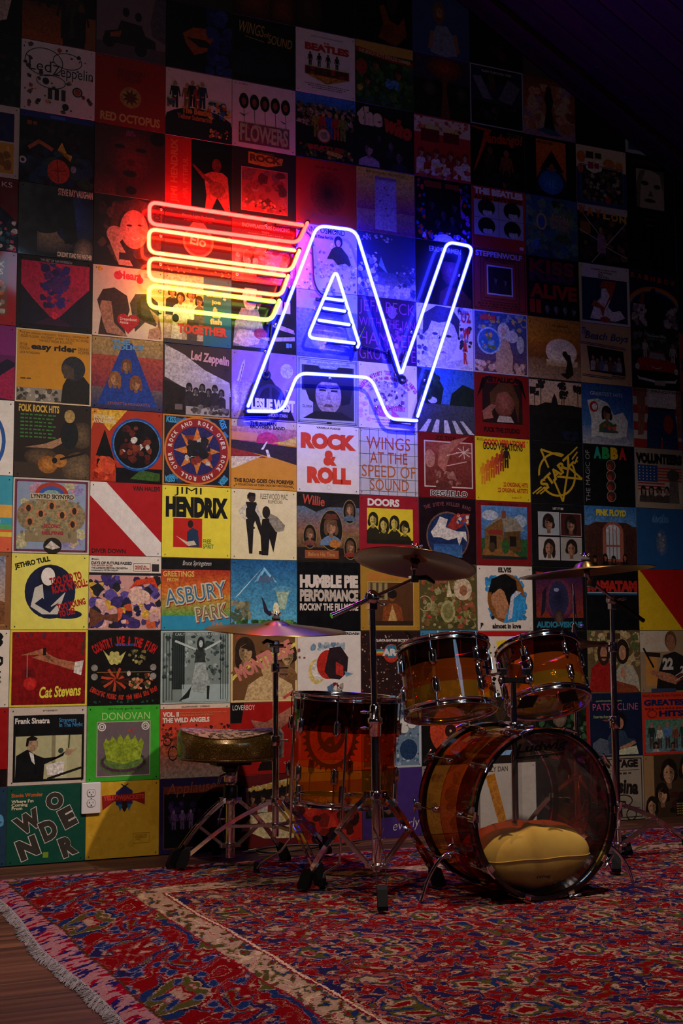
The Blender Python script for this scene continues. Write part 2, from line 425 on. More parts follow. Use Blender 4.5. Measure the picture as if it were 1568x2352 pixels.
# ------------------------------------------------------------------ rug
RX0, RX1, RY0, RY1 = -0.475, 3.7, -0.295, -4.6
def rug_material():
    m, nt, b, out = new_mat('persian_rug_pile'); L = nt.links.new
    tc = node(nt, 'ShaderNodeTexCoord'); sp = node(nt, 'ShaderNodeSeparateXYZ'); L(tc.outputs['Object'], sp.inputs[0])
    nj = node(nt, 'ShaderNodeTexNoise'); nj.inputs['Scale'].default_value = 95; nj.inputs['Detail'].default_value = 2; L(tc.outputs['Object'], nj.inputs['Vector'])
    sj = node(nt, 'ShaderNodeSeparateColor'); L(nj.outputs['Color'], sj.inputs[0])
    X = mth(nt, 'ADD', sp.outputs[0], mth(nt, 'MULTIPLY_ADD', sj.outputs[0], 0.030, -0.015))
    Y = mth(nt, 'ADD', sp.outputs[1], mth(nt, 'MULTIPLY_ADD', sj.outputs[1], 0.022, -0.011))
    # wandering of hand-knotted lines
    nw = node(nt, 'ShaderNodeTexNoise'); nw.inputs['Scale'].default_value = 3.2; nw.inputs['Detail'].default_value = 3; L(tc.outputs['Object'], nw.inputs['Vector'])
    sw = node(nt, 'ShaderNodeSeparateColor'); L(nw.outputs['Color'], sw.inputs[0])
    Xw = mth(nt, 'ADD', X, mth(nt, 'MULTIPLY_ADD', sw.outputs[0], 0.05, -0.025))
    Yw = mth(nt, 'ADD', Y, mth(nt, 'MULTIPLY_ADD', sw.outputs[1], 0.05, -0.025))
    dx = mth(nt, 'SUBTRACT', Xw, RX0); dy = mth(nt, 'SUBTRACT', RY0, Yw)
    d = mth(nt, 'MINIMUM', dx, dy)
    def pattern(px, py, sc, stops, seed, fl):
        cb = node(nt, 'ShaderNodeCombineXYZ'); L(px, cb.inputs[0]); L(py, cb.inputs[1]); cb.inputs[2].default_value = seed
        wn = node(nt, 'ShaderNodeTexNoise'); wn.inputs['Scale'].default_value = sc*1.1; wn.inputs['Detail'].default_value = 1; L(cb.outputs[0], wn.inputs['Vector'])
        wo = node(nt, 'ShaderNodeVectorMath', operation='MULTIPLY_ADD')
        L(wn.outputs['Color'], wo.inputs[0]); wo.inputs[1].default_value = (0.42, 0.42, 0); L(cb.outputs[0], wo.inputs[2])
        n1 = node(nt, 'ShaderNodeTexNoise'); n1.inputs['Scale'].default_value = sc; n1.inputs['Detail'].default_value = 1.2; n1.inputs['Roughness'].default_value = 0.35
        L(wo.outputs[0], n1.inputs['Vector'])
        base = cramp(nt, n1.outputs['Fac'], stops)
        for (vs_, lo, cols, sd) in fl:
            vo = node(nt, 'ShaderNodeTexVoronoi', voronoi_dimensions='2D'); vo.inputs['Scale'].default_value = vs_; vo.inputs['Randomness'].default_value = 0.8
            of = node(nt, 'ShaderNodeVectorMath', operation='MULTIPLY_ADD'); L(wn.outputs['Color'], of.inputs[0]); of.inputs[1].default_value = (0.10, 0.10, 0)
            L(cb.outputs[0], of.inputs[2])
            o2 = node(nt, 'ShaderNodeVectorMath', operation='ADD'); L(of.outputs[0], o2.inputs[0]); o2.inputs[1].default_value = (sd, sd*0.7, 0)
            L(o2.outputs[0], vo.inputs['Vector'])
            # scalloped edge of the rosettes
            ns = node(nt, 'ShaderNodeTexNoise'); ns.inputs['Scale'].default_value = vs_*5; ns.inputs['Detail'].default_value = 0; L(o2.outputs[0], ns.inputs['Vector'])
            dist = mth(nt, 'ADD', vo.outputs['Distance'], mth(nt, 'MULTIPLY_ADD', ns.outputs['Fac'], 0.22, -0.11))
            rc = cramp(nt, dist, cols)
            cs = node(nt, 'ShaderNodeSeparateColor'); L(vo.outputs['Color'], cs.inputs[0])
            msk = mth(nt, 'MULTIPLY', mth(nt, 'LESS_THAN', dist, cols[-1][0]), mth(nt, 'GREATER_THAN', cs.outputs[0], lo))
            base = mixc(nt, msk, base, rc)
        return base
    RED, NAVY, BEI, OLI, PNK, LIL, DRK, BLU = '740a10', '231d42', '9e7c68', '4a421f', '883e3a', '70647a', '2a080c', '1a2a54'
    stops_f = [(0.0, NAVY), (0.36, DRK), (0.37, BEI), (0.385, RED), (0.46, PNK), (0.472, RED), (0.535, BEI), (0.548, DRK), (0.555, NAVY), (0.62, PNK), (0.632, OLI), (0.66, RED)]
    stops_b = [(0.0, BLU), (0.33, DRK), (0.34, LIL), (0.352, RED), (0.43, DRK), (0.437, BEI), (0.447, RED), (0.50, PNK), (0.512, DRK), (0.518, RED), (0.575, LIL), (0.585, NAVY), (0.63, BEI), (0.642, OLI), (0.665, RED)]
    fx = mth(nt, 'PINGPONG', mth(nt, 'SUBTRACT', X, 1.62), 0.78); fy = mth(nt, 'PINGPONG', mth(nt, 'ADD', Y, 1.9), 0.62)
    field = pattern(fx, fy, 8.6, stops_f, 0.0,
                    [(5.6, 0.4, [(0.0, RED), (0.10, BEI), (0.15, OLI), (0.24, BLU), (0.29, PNK), (0.33, BEI), (0.36, BEI)], 1.3),
                     (17.0, 0.4, [(0.0, RED), (0.08, BEI), (0.22, OLI), (0.26, OLI)], 5.1), (13.0, 0.65, [(0.0, PNK), (0.2, NAVY), (0.27, NAVY)], 7.7)])
    bx = mth(nt, 'PINGPONG', mth(nt, 'ADD', X, Y), 0.55)
    bord = pattern(mth(nt, 'MULTIPLY', d, 1.0), mth(nt, 'PINGPONG', mth(nt, 'SUBTRACT', Y, mth(nt, 'MULTIPLY', X, 1.0)), 0.47), 6.6, stops_b, 3.7,
                   [(3.4, 0.4, [(0.0, BEI), (0.05, RED), (0.11, PNK), (0.14, OLI), (0.29, BEI), (0.315, DRK), (0.33, DRK)], 2.2),
                    (19.0, 0.55, [(0.0, BEI), (0.16, PNK), (0.24, PNK)], 8.3), (13.0, 0.7, [(0.0, BLU), (0.25, LIL), (0.3, LIL)], 3.3)])
    along = mth(nt, 'SUBTRACT', Y, X)
    # guard stripe with small flowers
    gs = pattern(along, mth(nt, 'MULTIPLY', d, 1.4), 11.0, [(0.0, BLU), (0.34, OLI), (0.42, BEI), (0.58, 'b89a7c'), (0.64, PNK), (0.69, OLI)], 9.0,
                 [(13.0, 0.3, [(0.0, RED), (0.10, OLI), (0.22, NAVY), (0.27, NAVY)], 4.0)])
    # end band with red and blue flame dashes
    fl = node(nt, 'ShaderNodeTexNoise'); fl.inputs['Scale'].default_value = 1.0; fl.inputs['Detail'].default_value = 1.5
    cbw = node(nt, 'ShaderNodeCombineXYZ'); L(mth(nt, 'MULTIPLY', mth(nt, 'ADD', along, mth(nt, 'MULTIPLY', d, 0.55)), 44.0), cbw.inputs[0]); L(mth(nt, 'MULTIPLY', d, 17.0), cbw.inputs[1]); L(cbw.outputs[0], fl.inputs['Vector'])
    alt = mth(nt, 'GREATER_THAN', mth(nt, 'FRACT', mth(nt, 'MULTIPLY', along, 5.3)), 0.5)
    band = mixc(nt, mth(nt, 'GREATER_THAN', fl.outputs['Fac'], 0.53), 'a06c6e', mixc(nt, alt, '8c0a24', '241d54'))
    col = band
    for lim, c in ((0.088, '4a2a18'), (0.097, bord), (0.44, '7a1220'), (0.447, gs), (0.545, '6a1420'), (0.553, 'c9a488'), (0.562, field)):
        col = mixc(nt, mth(nt, 'GREATER_THAN', d, lim), col, c)
    # pile grain and faded wear
    n2 = node(nt, 'ShaderNodeTexNoise'); n2.inputs['Scale'].default_value = 170; n2.inputs['Detail'].default_value = 3; L(tc.outputs['Object'], n2.inputs['Vector'])
    g = mth(nt, 'MULTIPLY_ADD', n2.outputs['Fac'], 0.95, 0.20)
    cc = node(nt, 'ShaderNodeCombineColor'); [L(g, cc.inputs[i]) for i in range(3)]
    L(mixc(nt, 1.0, col, cc.outputs[0], 'MULTIPLY'), b.inputs['Base Color'])
    b.inputs['Roughness'].default_value = 0.95; b.inputs['Specular IOR Level'].default_value = 0.0
    bp = node(nt, 'ShaderNodeBump'); bp.inputs['Strength'].default_value = 0.7; bp.inputs['Distance'].default_value = 0.004
    L(n2.outputs['Fac'], bp.inputs['Height']); L(bp.outputs['Normal'], b.inputs['Normal'])
    return m
M['rug'] = rug_material()
NX, NY = 90, 90
rv = []; rf = []
for j in range(NY+1):
    for i in range(NX+1):
        x = RX0+(RX1-RX0)*i/NX; y = RY0+(RY1-RY0)*j/NY
        edge = min(x-RX0, RY0-y, RX1-x, y-RY1)
        wob = 0.012*math.sin(y*5.1)+0.006*math.sin(y*13+1) if i == 0 else 0
        wy = 0.008*math.sin(x*4.3) if j == 0 else 0
        rv.append((x+wob, y+wy, 0.010 if edge > 0.001 else 0.0015))
for j in range(NY):
    for i in range(NX):
        a = j*(NX+1)+i; rf.append((a, a+NX+1, a+NX+2, a+1))
rug = MB().add(rv, rf, True).build('rug', 'rug'); tag(rug, 'large red and navy persian rug with a pale fringe under the kit', 'rug')
M['fringe'] = pmat('grey_white_fringe', '837878', 0.95, noise=0.25, scale=80)
fr = MB(); rnd = random.Random(3)
y = RY0-0.01
while y > -3.6:
    x0 = RX0+0.012*math.sin(y*5.1)+0.004; L = rnd.uniform(0.018, 0.040)*(1+0.15*math.sin(y*23)); a = rnd.uniform(-1.5, 1.5); w = rnd.uniform(0.0006, 0.0012)
    p = [(x0, y, 0.006), (x0-L*0.35, y+a*L*0.3, 0.010+rnd.random()*0.006), (x0-L*0.75, y+a*L*0.7, 0.006), (x0-L, y+a*L*1.1, 0.002)]
    fr.tube(p, [w*1.5, w*1.5, w*1.3, w], 4, caps=False)
    y -= rnd.uniform(0.0004, 0.0011)
fo = fr.build('fringe', 'fringe', rug); fo['kind'] = 'stuff'

# ================================================================== record sleeves
# grid lines of the hung sleeves on the wall: x(j) = a + b j, z(j) = c + d j for each column boundary
GB = {1: (-0.3248, 0.00056, 3.4855, -0.31667), 2: (-0.0029, 0.00060, 3.4763, -0.31577), 3: (0.3154, 0.00031, 3.4730, -0.31550),
      4: (0.6321, 0.00040, 3.4735, -0.31573), 5: (0.9479, 0.00072, 3.4710, -0.31550), 6: (1.2595, 0.00134, 3.4764, -0.31658),
      7: (1.5743, 0.00089, 3.4739, -0.31555), 8: (1.8941, -0.00012, 3.4739, -0.31579), 9: (2.2100, -0.00002, 3.4795, -0.31707),
      10: (2.5269, 0.00007, 3.4688, -0.31482), 11: (2.8438, 0.00093, 3.4768, -0.31630)}
GB[0] = (-0.641, 0.0006, 3.486, -0.31667); GB[12] = (3.160, 0.0009, 3.4768, -0.3163); GB[13] = (3.476, 0.0009, 3.4768, -0.3163)
_txt = bpy.data.curves.new('t', 'FONT'); _txt.resolution_u = 3
_to = bpy.data.objects.new('t', _txt); COL.objects.link(_to)
_tc = {}
def glyphs(text, bold, shear):
    k = (text, bold, shear)
    if k not in _tc:
        _txt.body = text; _txt.offset = bold; _txt.shear = shear; _txt.space_line = 0.82
        _to.update_tag(); bpy.context.view_layer.update()
        me = bpy.data.meshes.new_from_object(_to.evaluated_get(bpy.context.evaluated_depsgraph_get()))
        vs = [(v.co.x, v.co.y) for v in me.vertices]; fs = [tuple(p.vertices) for p in me.polygons]
        bpy.data.meshes.remove(me)
        x0 = min(v[0] for v in vs); x1 = max(v[0] for v in vs); y0 = min(v[1] for v in vs); y1 = max(v[1] for v in vs)
        _tc[k] = ([((x-x0)/(x1-x0), (y-y0)/(y1-y0)) for x, y in vs], fs)
    return _tc[k]
# each layer: ('pic' or 'txt', verts, faces, colours)
def Rc(x0, y0, x1, y1, c, c2=None):
    b = hexc(c); t = hexc(c2 or c)
    return ('ph' if c2 else 'pic', [(x0, y0), (x1, y0), (x1, y1), (x0, y1)], [(0, 1, 2, 3)], [b, b, t, t])
def E(x, y, rx, ry, c, c2=None, n=28, rot=0):
    a = hexc(c); e = hexc(c2 or c); cr, sr = math.cos(R(rot)), math.sin(R(rot))
    vs = [(x, y)]+[(x+rx*math.cos(2*math.pi*k/n)*cr-ry*math.sin(2*math.pi*k/n)*sr, y+rx*math.cos(2*math.pi*k/n)*sr+ry*math.sin(2*math.pi*k/n)*cr) for k in range(n)]
    return ('ph', vs, [(0, 1+k, 1+(k+1) % n) for k in range(n)], [a]+[e]*n)
def G(x, y, r, w, c, n=40, ry=None):                     # ring
    ry = ry or r; h = hexc(c); vs = []
    for k in range(n):
        a = 2*math.pi*k/n; vs += [(x+r*math.cos(a), y+ry*math.sin(a)), (x+(r-w)*math.cos(a), y+(ry-w)*math.sin(a))]
    return ('pic', vs, [(2*k, 2*((k+1) % n), 2*((k+1) % n)+1, 2*k+1) for k in range(n)], [h]*(2*n))
def P(pts, c, cs=None):
    tr = geometry.tessellate_polygon([[Vector((x, y, 0)) for x, y in pts]])
    return ('ph', list(pts), [tuple(t) for t in tr], [hexc(c)]*len(pts) if cs is None else [hexc(q) for q in cs])
def Ln(x0, y0, x1, y1, w, c):
    d = Vector((x1-x0, y1-y0)).normalized()*w/2
    return ('pic', [(x0+d.y, y0-d.x), (x1+d.y, y1-d.x), (x1-d.y, y1+d.x), (x0-d.y, y0+d.x)], [(0, 1, 2, 3)], [hexc(c)]*4)
def O(x0, y0, x1, y1, w, c):                             # outlined frame
    return ('pic', [(x0, y0), (x1, y0), (x1, y1), (x0, y1), (x0+w, y0+w), (x1-w, y0+w), (x1-w, y1-w), (x0+w, y1-w)],
            [(0, 1, 5, 4), (1, 2, 6, 5), (2, 3, 7, 6), (3, 0, 4, 7)], [hexc(c)]*8)
def T(text, x0, y0, x1, y1, c, b=0.0, rot=0.0, sh=0.0):
    vs, fs = glyphs(text, b, sh); w, h = x1-x0, y1-y0; mx, my = (x0+x1)/2, (y0+y1)/2; cr, sr = math.cos(R(rot)), math.sin(R(rot))
    o = []
    for u, v in vs:
        a, e = (u-0.5)*w, (v-0.5)*h; o.append((mx+a*cr-e*sr, my+a*sr+e*cr))
    return ('txt', o, fs, [hexc(c)]*len(o))
def X(x0, y0, x1, y1, c, b=0, rot=0, sh=0):              # print too small to read: a row of short dashes
    n = max(2, int((x1-x0)/((y1-y0)*2.2))); w = (x1-x0)/n; V = []; F = []
    for k in range(n):
        q = len(V); a0 = x0+k*w+w*0.08; a1 = x0+(k+1)*w-w*(0.1+0.12*(k*7 % 3)); m = (y1-y0)*(0.1+0.1*(k*5 % 2))
        V += [(a0, y0+m), (a1, y0+m), (a1, y1-m*0.6), (a0, y1-m*0.6)]; F.append((q, q+1, q+2, q+3))
    return ('pic', V, F, [hexc(c)]*len(V))
def A(text, x, y, r, a0, a1, h, c, b=0.03):              # lettering along a circle, clockwise from angle a0 to a1
    V = []; F = []; n = len(text)
    for k, ch in enumerate(text):
        if ch == ' ': continue
        a = R(a0+(a1-a0)*(k+0.5)/n); vs, fs = glyphs(ch, b, 0.0); q = len(V); w = min(h*0.75, abs(r)*R(abs(a1-a0))/n*0.9)*(1 if ch not in 'I.!' else 0.4)
        for u, v in vs:
            e, f = (u-0.5)*w, (v-0.5)*h
            V.append((x+(r+f)*math.cos(a)+e*math.sin(a), y+(r+f)*math.sin(a)-e*math.cos(a)))
        F += [tuple(q+i for i in t) for t in fs]
    return ('txt', V, F, [hexc(c)]*len(V))
def _blob(x, y, s, rn, n=9):
    return [(x+s*(0.6+0.6*rn.random())*math.cos(2*math.pi*k/n), y+s*(0.6+0.6*rn.random())*math.sin(2*math.pi*k/n)) for k in range(n)]
def N(x0, y0, x1, y1, n, seed, cols, s0=0.03, s1=0.1):   # scattered print patches
    rn = random.Random(seed); cols = cols.split(); out = []
    if s0 > 0.015: n = int(n*2.4); s0 *= 0.6; s1 *= 0.7
    for k in range(n):
        s = rn.uniform(s0, s1); x = rn.uniform(x0+s*0.4, x1-s*0.4); y = rn.uniform(y0+s*0.4, y1-s*0.4)
        pts = [(min(x1, max(x0, a)), min(y1, max(y0, b))) for a, b in _blob(x, y, s, rn)]
        out.append(('ph', [(min(x1, max(x0, x)), min(y1, max(y0, y)))]+pts, [(0, 1+i, 1+(i+1) % 9) for i in range(9)], [hexc(rn.choice(cols))]*10))
    return out
def _dim(c, k): return ''.join('%02x' % int(int(c[i:i+2], 16)*k) for i in (0, 2, 4))
def B(x, y, s, skin, hair, cloth, sh=2.2, lo=None):      # plain head and shoulders, head centre (x, y), half height s
    lo = y-s*3.0 if lo is None else lo
    rn = random.Random(int(x*997+y*571)); hl = rn.uniform(0.35, 0.95); t = rn.choice((-1, 1)); dk = _dim(skin, 0.72)
    o = [P([(x-s*sh, lo), (x+s*sh, lo), (x+s*sh*0.95, y-s*2.0), (x+s*sh*0.6, y-s*1.55), (x+s*0.5, y-s*1.3), (x-s*0.5, y-s*1.3), (x-s*sh*0.6, y-s*1.55), (x-s*sh*0.95, y-s*2.0)], cloth)] if lo < y-s*1.9 else []
    o += [E(x+t*s*0.06, y+s*0.14, s*0.98, s*1.18, hair), E(x-s*0.72, y-s*hl*0.7, s*0.34, s*hl, hair), E(x+s*0.72, y-s*hl*0.7, s*0.34, s*hl, hair),
          Rc(x-s*0.3, y-s*1.55, x+s*0.3, y-s*0.6, dk), E(x, y-s*0.14, s*0.64, s*0.9, skin),
          P([(x+t*s*0.10, y+s*0.6), (x+t*s*0.56, y+s*0.3), (x+t*s*0.62, y-s*0.2), (x+t*s*0.4, y-s*0.8), (x+t*s*0.05, y-s*1.0), (x+t*s*0.22, y-s*0.5), (x+t*s*0.08, y-s*0.3)], dk),
          P([(x-s*0.7, y-s*0.05), (x-s*0.55, y+s*0.35), (x-t*s*0.12, y+s*0.72), (x+t*s*0.5, y+s*0.32), (x+s*0.7, y-s*0.05), (x+s*0.8, y+s*0.6), (x, y+s*1.15), (x-s*0.8, y+s*0.6)], hair),
          E(x-s*0.26, y+s*0.02, s*0.12, s*0.06, hair, n=8), E(x+s*0.26, y+s*0.02, s*0.12, s*0.06, hair, n=8), E(x, y-s*0.56, s*0.18, s*0.06, dk, n=8)]
    if rn.random() < 0.4: o.append(P([(x-s*0.3, y-s*0.38), (x+s*0.3, y-s*0.38), (x+s*0.34, y-s*0.5), (x, y-s*0.46), (x-s*0.34, y-s*0.5)], hair))
    return o
def H(x, y, h, cl, skin, leg=None):                      # plain standing figure, feet at (x, y), height h
    leg = leg or cl; u = h/8
    return [P([(x-u*0.9, y), (x-u*0.2, y), (x, y+u*3), (x-u*0.9, y+u*4)], leg), P([(x+u*0.2, y), (x+u*0.9, y), (x+u*0.9, y+u*4), (x, y+u*3)], leg),
            P([(x-u*0.85, y+u*3.6), (x+u*0.85, y+u*3.6), (x+u*1.15, y+u*6.4), (x-u*1.15, y+u*6.4)], cl),
            P([(x-u*1.15, y+u*6.4), (x-u*0.9, y+u*6.0), (x-u*1.3, y+u*3.4), (x-u*1.7, y+u*3.6)], cl), P([(x+u*1.15, y+u*6.4), (x+u*1.7, y+u*3.6), (x+u*1.3, y+u*3.4), (x+u*0.9, y+u*6.0)], cl),
            E(x, y+u*7.15, u*0.62, u*0.85, skin)]
pin_mb = MB()
for px in (-1, 1):
    for pz in (0.012, 0.300):
        pin_mb.lathe([(0, 0.0022), (0.0018, 0.0018), (0.0024, 0.0004)], 8, Matrix.Translation((px*0.143, -0.0044, pz+0.0005)) @ MXZ)
pin_me = pin_mb.mesh('corner_pins'); pin_me.materials.append(M['pin'])
rs_rnd = random.Random(11)
def ink_mesh(name, V, F, C, mat):
    me = bpy.data.meshes.new(name); me.from_pydata(V, [], F)
    at = me.color_attributes.new('ink', 'FLOAT_COLOR', 'POINT')
    at.data.foreach_set('color', [x for c in C for x in c]); me.materials.append(mat); me.update(); return me
def flat(layers):
    out = []
    for l in layers:
        if isinstance(l, list): out += flat(l)
        else: out.append(l)
    return out
SLEEVES = {}
def S(c, r, label, bg, layers=(), g=0, edge=None, m=0.8):
    """one sleeve in column c, row r: card, printed picture, lettering, pins"""
    j = r+0.5
    x0 = GB[c][0]+GB[c][1]*j; x1 = GB[c+1][0]+GB[c+1][1]*j
    zt = (GB[c][2]+GB[c][3]*r+GB[c+1][2]+GB[c+1][3]*r)/2; zb = (GB[c][2]+GB[c][3]*(r+1)+GB[c+1][2]+GB[c+1][3]*(r+1))/2
    w, h = x1-x0-0.0016, zt-zb-0.0016
    mat = M['gloss'] if g else M['card']
    b = hexc(bg); e = hexc(edge) if edge else tuple(0.55*q+0.06 for q in b[:3])+(1,)
    t = 0.004; k = 0.0006; W = w/2
    V = [(-W, -0.0004, 0), (W, -0.0004, 0), (W, -0.0004, h), (-W, -0.0004, h), (-W, -t+0.0006, 0), (W, -t+0.0006, 0), (W, -t+0.0006, h), (-W, -t+0.0006, h),
         (-W+k, -t, k), (W-k, -t, k), (W-k, -t, h-k), (-W+k, -t, h-k)]
    V2 = V[8:]
    F = [(3, 2, 1, 0), (0, 1, 5, 4), (1, 2, 6, 5), (2, 3, 7, 6), (3, 0, 4, 7), (4, 5, 9, 8), (5, 6, 10, 9), (6, 7, 11, 10), (7, 4, 8, 11), (12, 13, 14, 15)]
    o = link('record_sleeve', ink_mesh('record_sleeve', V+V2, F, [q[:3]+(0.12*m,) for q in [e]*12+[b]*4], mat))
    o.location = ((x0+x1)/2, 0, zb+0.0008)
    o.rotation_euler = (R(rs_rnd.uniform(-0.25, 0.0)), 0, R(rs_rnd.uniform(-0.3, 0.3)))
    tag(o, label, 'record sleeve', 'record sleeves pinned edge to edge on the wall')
    acc = {'pic': ([], [], []), 'txt': ([], [], [])}
    yy = -t-0.00003
    for n, (kind, vs, fs, cs) in enumerate(flat(layers)):
        al = m if kind == 'ph' else 0.15*m; kind = 'pic' if kind == 'ph' else kind
        V, F, C = acc[kind]; q = len(V); yy -= 0.000006 if len(vs) == 10 else 0.00002
        for (u, v) in vs:
            u = min(1.0, max(0.0, u)); v = min(1.0, max(0.0, v))
            V.append((-W+k+u*(w-2*k), yy, k+v*(h-2*k)))
        for f in fs:
            a = [vs[i] for i in f]
            ar = sum(a[i][0]*a[(i+1) % len(a)][1]-a[(i+1) % len(a)][0]*a[i][1] for i in range(len(a)))
            F.append(tuple(q+i for i in (f if ar > 0 else reversed(f))))
        C += [q_[:3]+(al,) for q_ in cs]
    for kind, nm in (('pic', 'printed_picture'), ('txt', 'lettering')):
        V, F, C = acc[kind]
        if V: link(nm, ink_mesh(nm, V, F, C, mat), o)
    link('corner_pins', pin_me, o)
    SLEEVES[(c, r)] = o
    return o
K = '070707'; WH_ = 'e6dfd6'; CR = 'e2d3b0'
# ---- column 0 (cut by the left edge of the picture)
S(0, -1, 'black record sleeve with a pale ragged patch, top left corner', K, [P([(.55, .1), (.8, .2), (.86, .5), (.7, .75), (.5, .6)], 'c0a89c')])
S(0, 0, 'very dark green record sleeve at left edge beside white collage sleeve', '0c120e', [N(.4, 0, 1, .7, 14, 1, '1c2a1c 24301c 101812 382418')])
S(0, 1, 'record sleeve at left edge with blue over ochre panels and white border', 'cfc4ba', [Rc(0, .5, .93, .9, '121c50'), Rc(0, .06, .93, .48, 'c8962c'), N(.5, .1, .9, .45, 6, 2, 'a87820 d8a848 8c5c1c')])
S(0, 2, 'crimson record sleeve with blue and white flowers at left edge', '6a1020', [P([(0, .3), (.6, .75), (1, .4), (1, 0), (0, 0)], '101c34'), N(.3, 0, 1, .42, 22, 3, '2c6a78 c0c8b8 a83868 c85878 1c3a5c d8d0c8', .03, .08), T('KS', .78, .88, .92, .95, WH_)])
S(0, 3, 'red record sleeve with grey creature drawing panel at left edge', '9c1018', [Rc(0, .12, .88, .92, '7a3c28'), N(.3, .15, .86, .6, 16, 4, '8c8078 b0a498 5c4c48 c86838', .04, .1), T('HENDRIX', .3, .78, .84, .86, CR, .02), T('FRIENDS', .4, .68, .82, .76, CR, .02)], 1)
S(0, 4, 'purple record sleeve with a magenta angular shape at left edge', '5c1450', [Rc(0, .6, 1, 1, '7a1c6c'), P([(.2, .1), (.9, .55), (1, .5), (1, 0), (.3, 0)], '14082c'), P([(.45, .05), (1, .46), (1, 0)], '9c1448')])
S(0, 5, 'white record sleeve with red and blue ring at left edge', WH_, [G(.35, .45, .55, .05, '2858a0'), G(.35, .45, .46, .05, 'b02028'), E(.35, .45, .38, .38, '9a9088'), N(.4, .5, .75, .85, 6, 5, 'b02028 701418')])
S(0, 6, 'turquoise and orange striped cartoon record sleeve at left edge', '3c9cb4', [E(.75, .75, .07, .07, 'd8a038'), Rc(0, .45, 1, .62, 'e0a848'), Rc(0, 0, 1, .3, 'd86040'), Rc(0, .3, 1, .36, '5aa868'), Rc(0, .2, 1, .26, 'e0c048'), E(.6, .4, .25, .18, 'd8ccc0')])
S(0, 7, 'tan desert record sleeve with brown border at left edge', '8a5a34', [Rc(0, .05, .93, .95, 'c89a5c', '8890a8'), P([(0, .3), (.5, .5), (.93, .35), (.93, .06), (0, .06)], '7a4c2c'), T('ATION', .6, .88, .9, .92, '3a2418')])
S(0, 8, 'white record sleeve with flowing black letterforms at left edge', 'ddd2c2', [N(.2, .02, .92, .98, 26, 6, '080808 0c0c0c', .07, .14), N(.2, .05, .92, .95, 12, 7, 'ddd2c2 888078', .03, .05)], m=0.15)
S(0, 9, 'plain deep red record sleeve with black foot at left edge', '9c0c0c', [Rc(0, 0, 1, .22, '120606')], m=0.15)
S(0, 10, 'slate blue record sleeve at floor level on left edge', '1e3a52', [T('e', .84, .5, .97, .66, '5aa0c8', .03)])
# ---- column 1
S(1, -1, 'dark record sleeve with orange floor and standing people at top left', '140c08', [Rc(0, 0, .55, .55, '9a4818', '5c2c10'), N(.1, .5, .6, .95, 12, 8, '2a1c14 4a3020 1a120c'), Rc(.85, 0, 1, .45, '7a4a2c'), H(.6, .1, .7, '181210', '5a3828'), H(.72, .12, .7, '302820', '5a3828'), H(.8, .08, .55, '141018', '5a3828')])
S(1, 0, 'white record sleeve scattered with small drawings and outlined letters', 'd8cccc', [N(.02, .02, .98, .98, 46, 9, '3a3030 5c4040 48502c a04030 c89048 4a4868 181414', .012, .04), G(.62, .78, .2, .012, '241c1c', ry=.12), G(.3, .72, .26, .012, '241c1c', ry=.2), G(.4, .45, .2, .012, '241c1c', ry=.1), G(.76, .36, .07, .02, '241c1c'), E(.76, .36, .045, .045, 'a04830'), E(.6, .12, .045, .05, '181414'), E(.33, .45, .045, .05, '181414'), T('Led', .1, .58, .4, .74, '2c2222'), T('Zeppelin', .42, .5, .97, .7, '2c2222'), T('III', .36, .2, .6, .36, '2c2222', .03)])
S(1, 1, 'dark record sleeve with blue top strip, brain and fan shapes', '0c1018', [Rc(0, .92, 1, 1, '142c7a'), Rc(.4, .94, .6, .98, '3c5cae'), N(0, 0, 1, .5, 18, 10, '10284a 1a3c5c 142038 244434', .06, .16), N(.3, .55, .9, .9, 10, 11, '1c1814 28201a', .04, .1), P([(.5, .5), (.7, .45), (.68, .36), (.56, .62)], 'c8a838'), P([(.1, .5), (.25, .62), (.45, .52), (.43, .47), (.25, .56), (.13, .46)], 'a85838'), E(.52, .2, .15, .17, 'b83c24'), Ln(.42, .2, .62, .22, .012, '5a1810'), Ln(.52, .06, .5, .34, .012, '5a1810'), G(.04, .3, .05, .025, 'c8c4c0'), E(.72, .26, .04, .05, '8898a8'), X(.08, .8, .24, .87, '8a4418', .02)])
S(1, 2, 'dark blue record sleeve with hat silhouette and cream lettering', '0a0c14', [E(.4, .35, .45, .3, '8a7860', '1c2028'), E(.75, .6, .3, .4, '1c3c80', '0c1430'), E(.35, .62, .3, .3, K), P([(.62, .2), (.8, .25), (.7, 1), (.5, .9)], '06080c'), E(.88, .12, .14, .2, '8a7c68', '2c2c30'), Rc(0, 0, .25, .7, '080a10'), T('STEVIE RAY VAUGHAN', .52, .88, .99, .98, CR, .03), T("COULDN'T STAND THE WEATHER", .52, .02, .99, .09, CR, .03)], 1)
S(1, 3, 'black bordered record sleeve with crimson and blue mirrored forest road', '06060a', [Rc(.05, .06, .96, .93, '9c1038', 'b01440'), N(.3, .3, .7, .92, 26, 12, '2c1c6c 4a1860 241048', .03, .1), P([(.05, .06), (.05, .6), (.2, .42), (.48, .14), (.5, .06)], '0c0620'), P([(.96, .06), (.96, .6), (.8, .44), (.52, .14), (.5, .06)], '0c0620'), P([(.2, .06), (.49, .2), (.51, .2), (.75, .06)], '30082c'), E(.5, .2, .04, .05, 'd02040'), T('THE BEST OF VAN MORRISON', .3, .94, .72, .975, 'a8a0a8')])
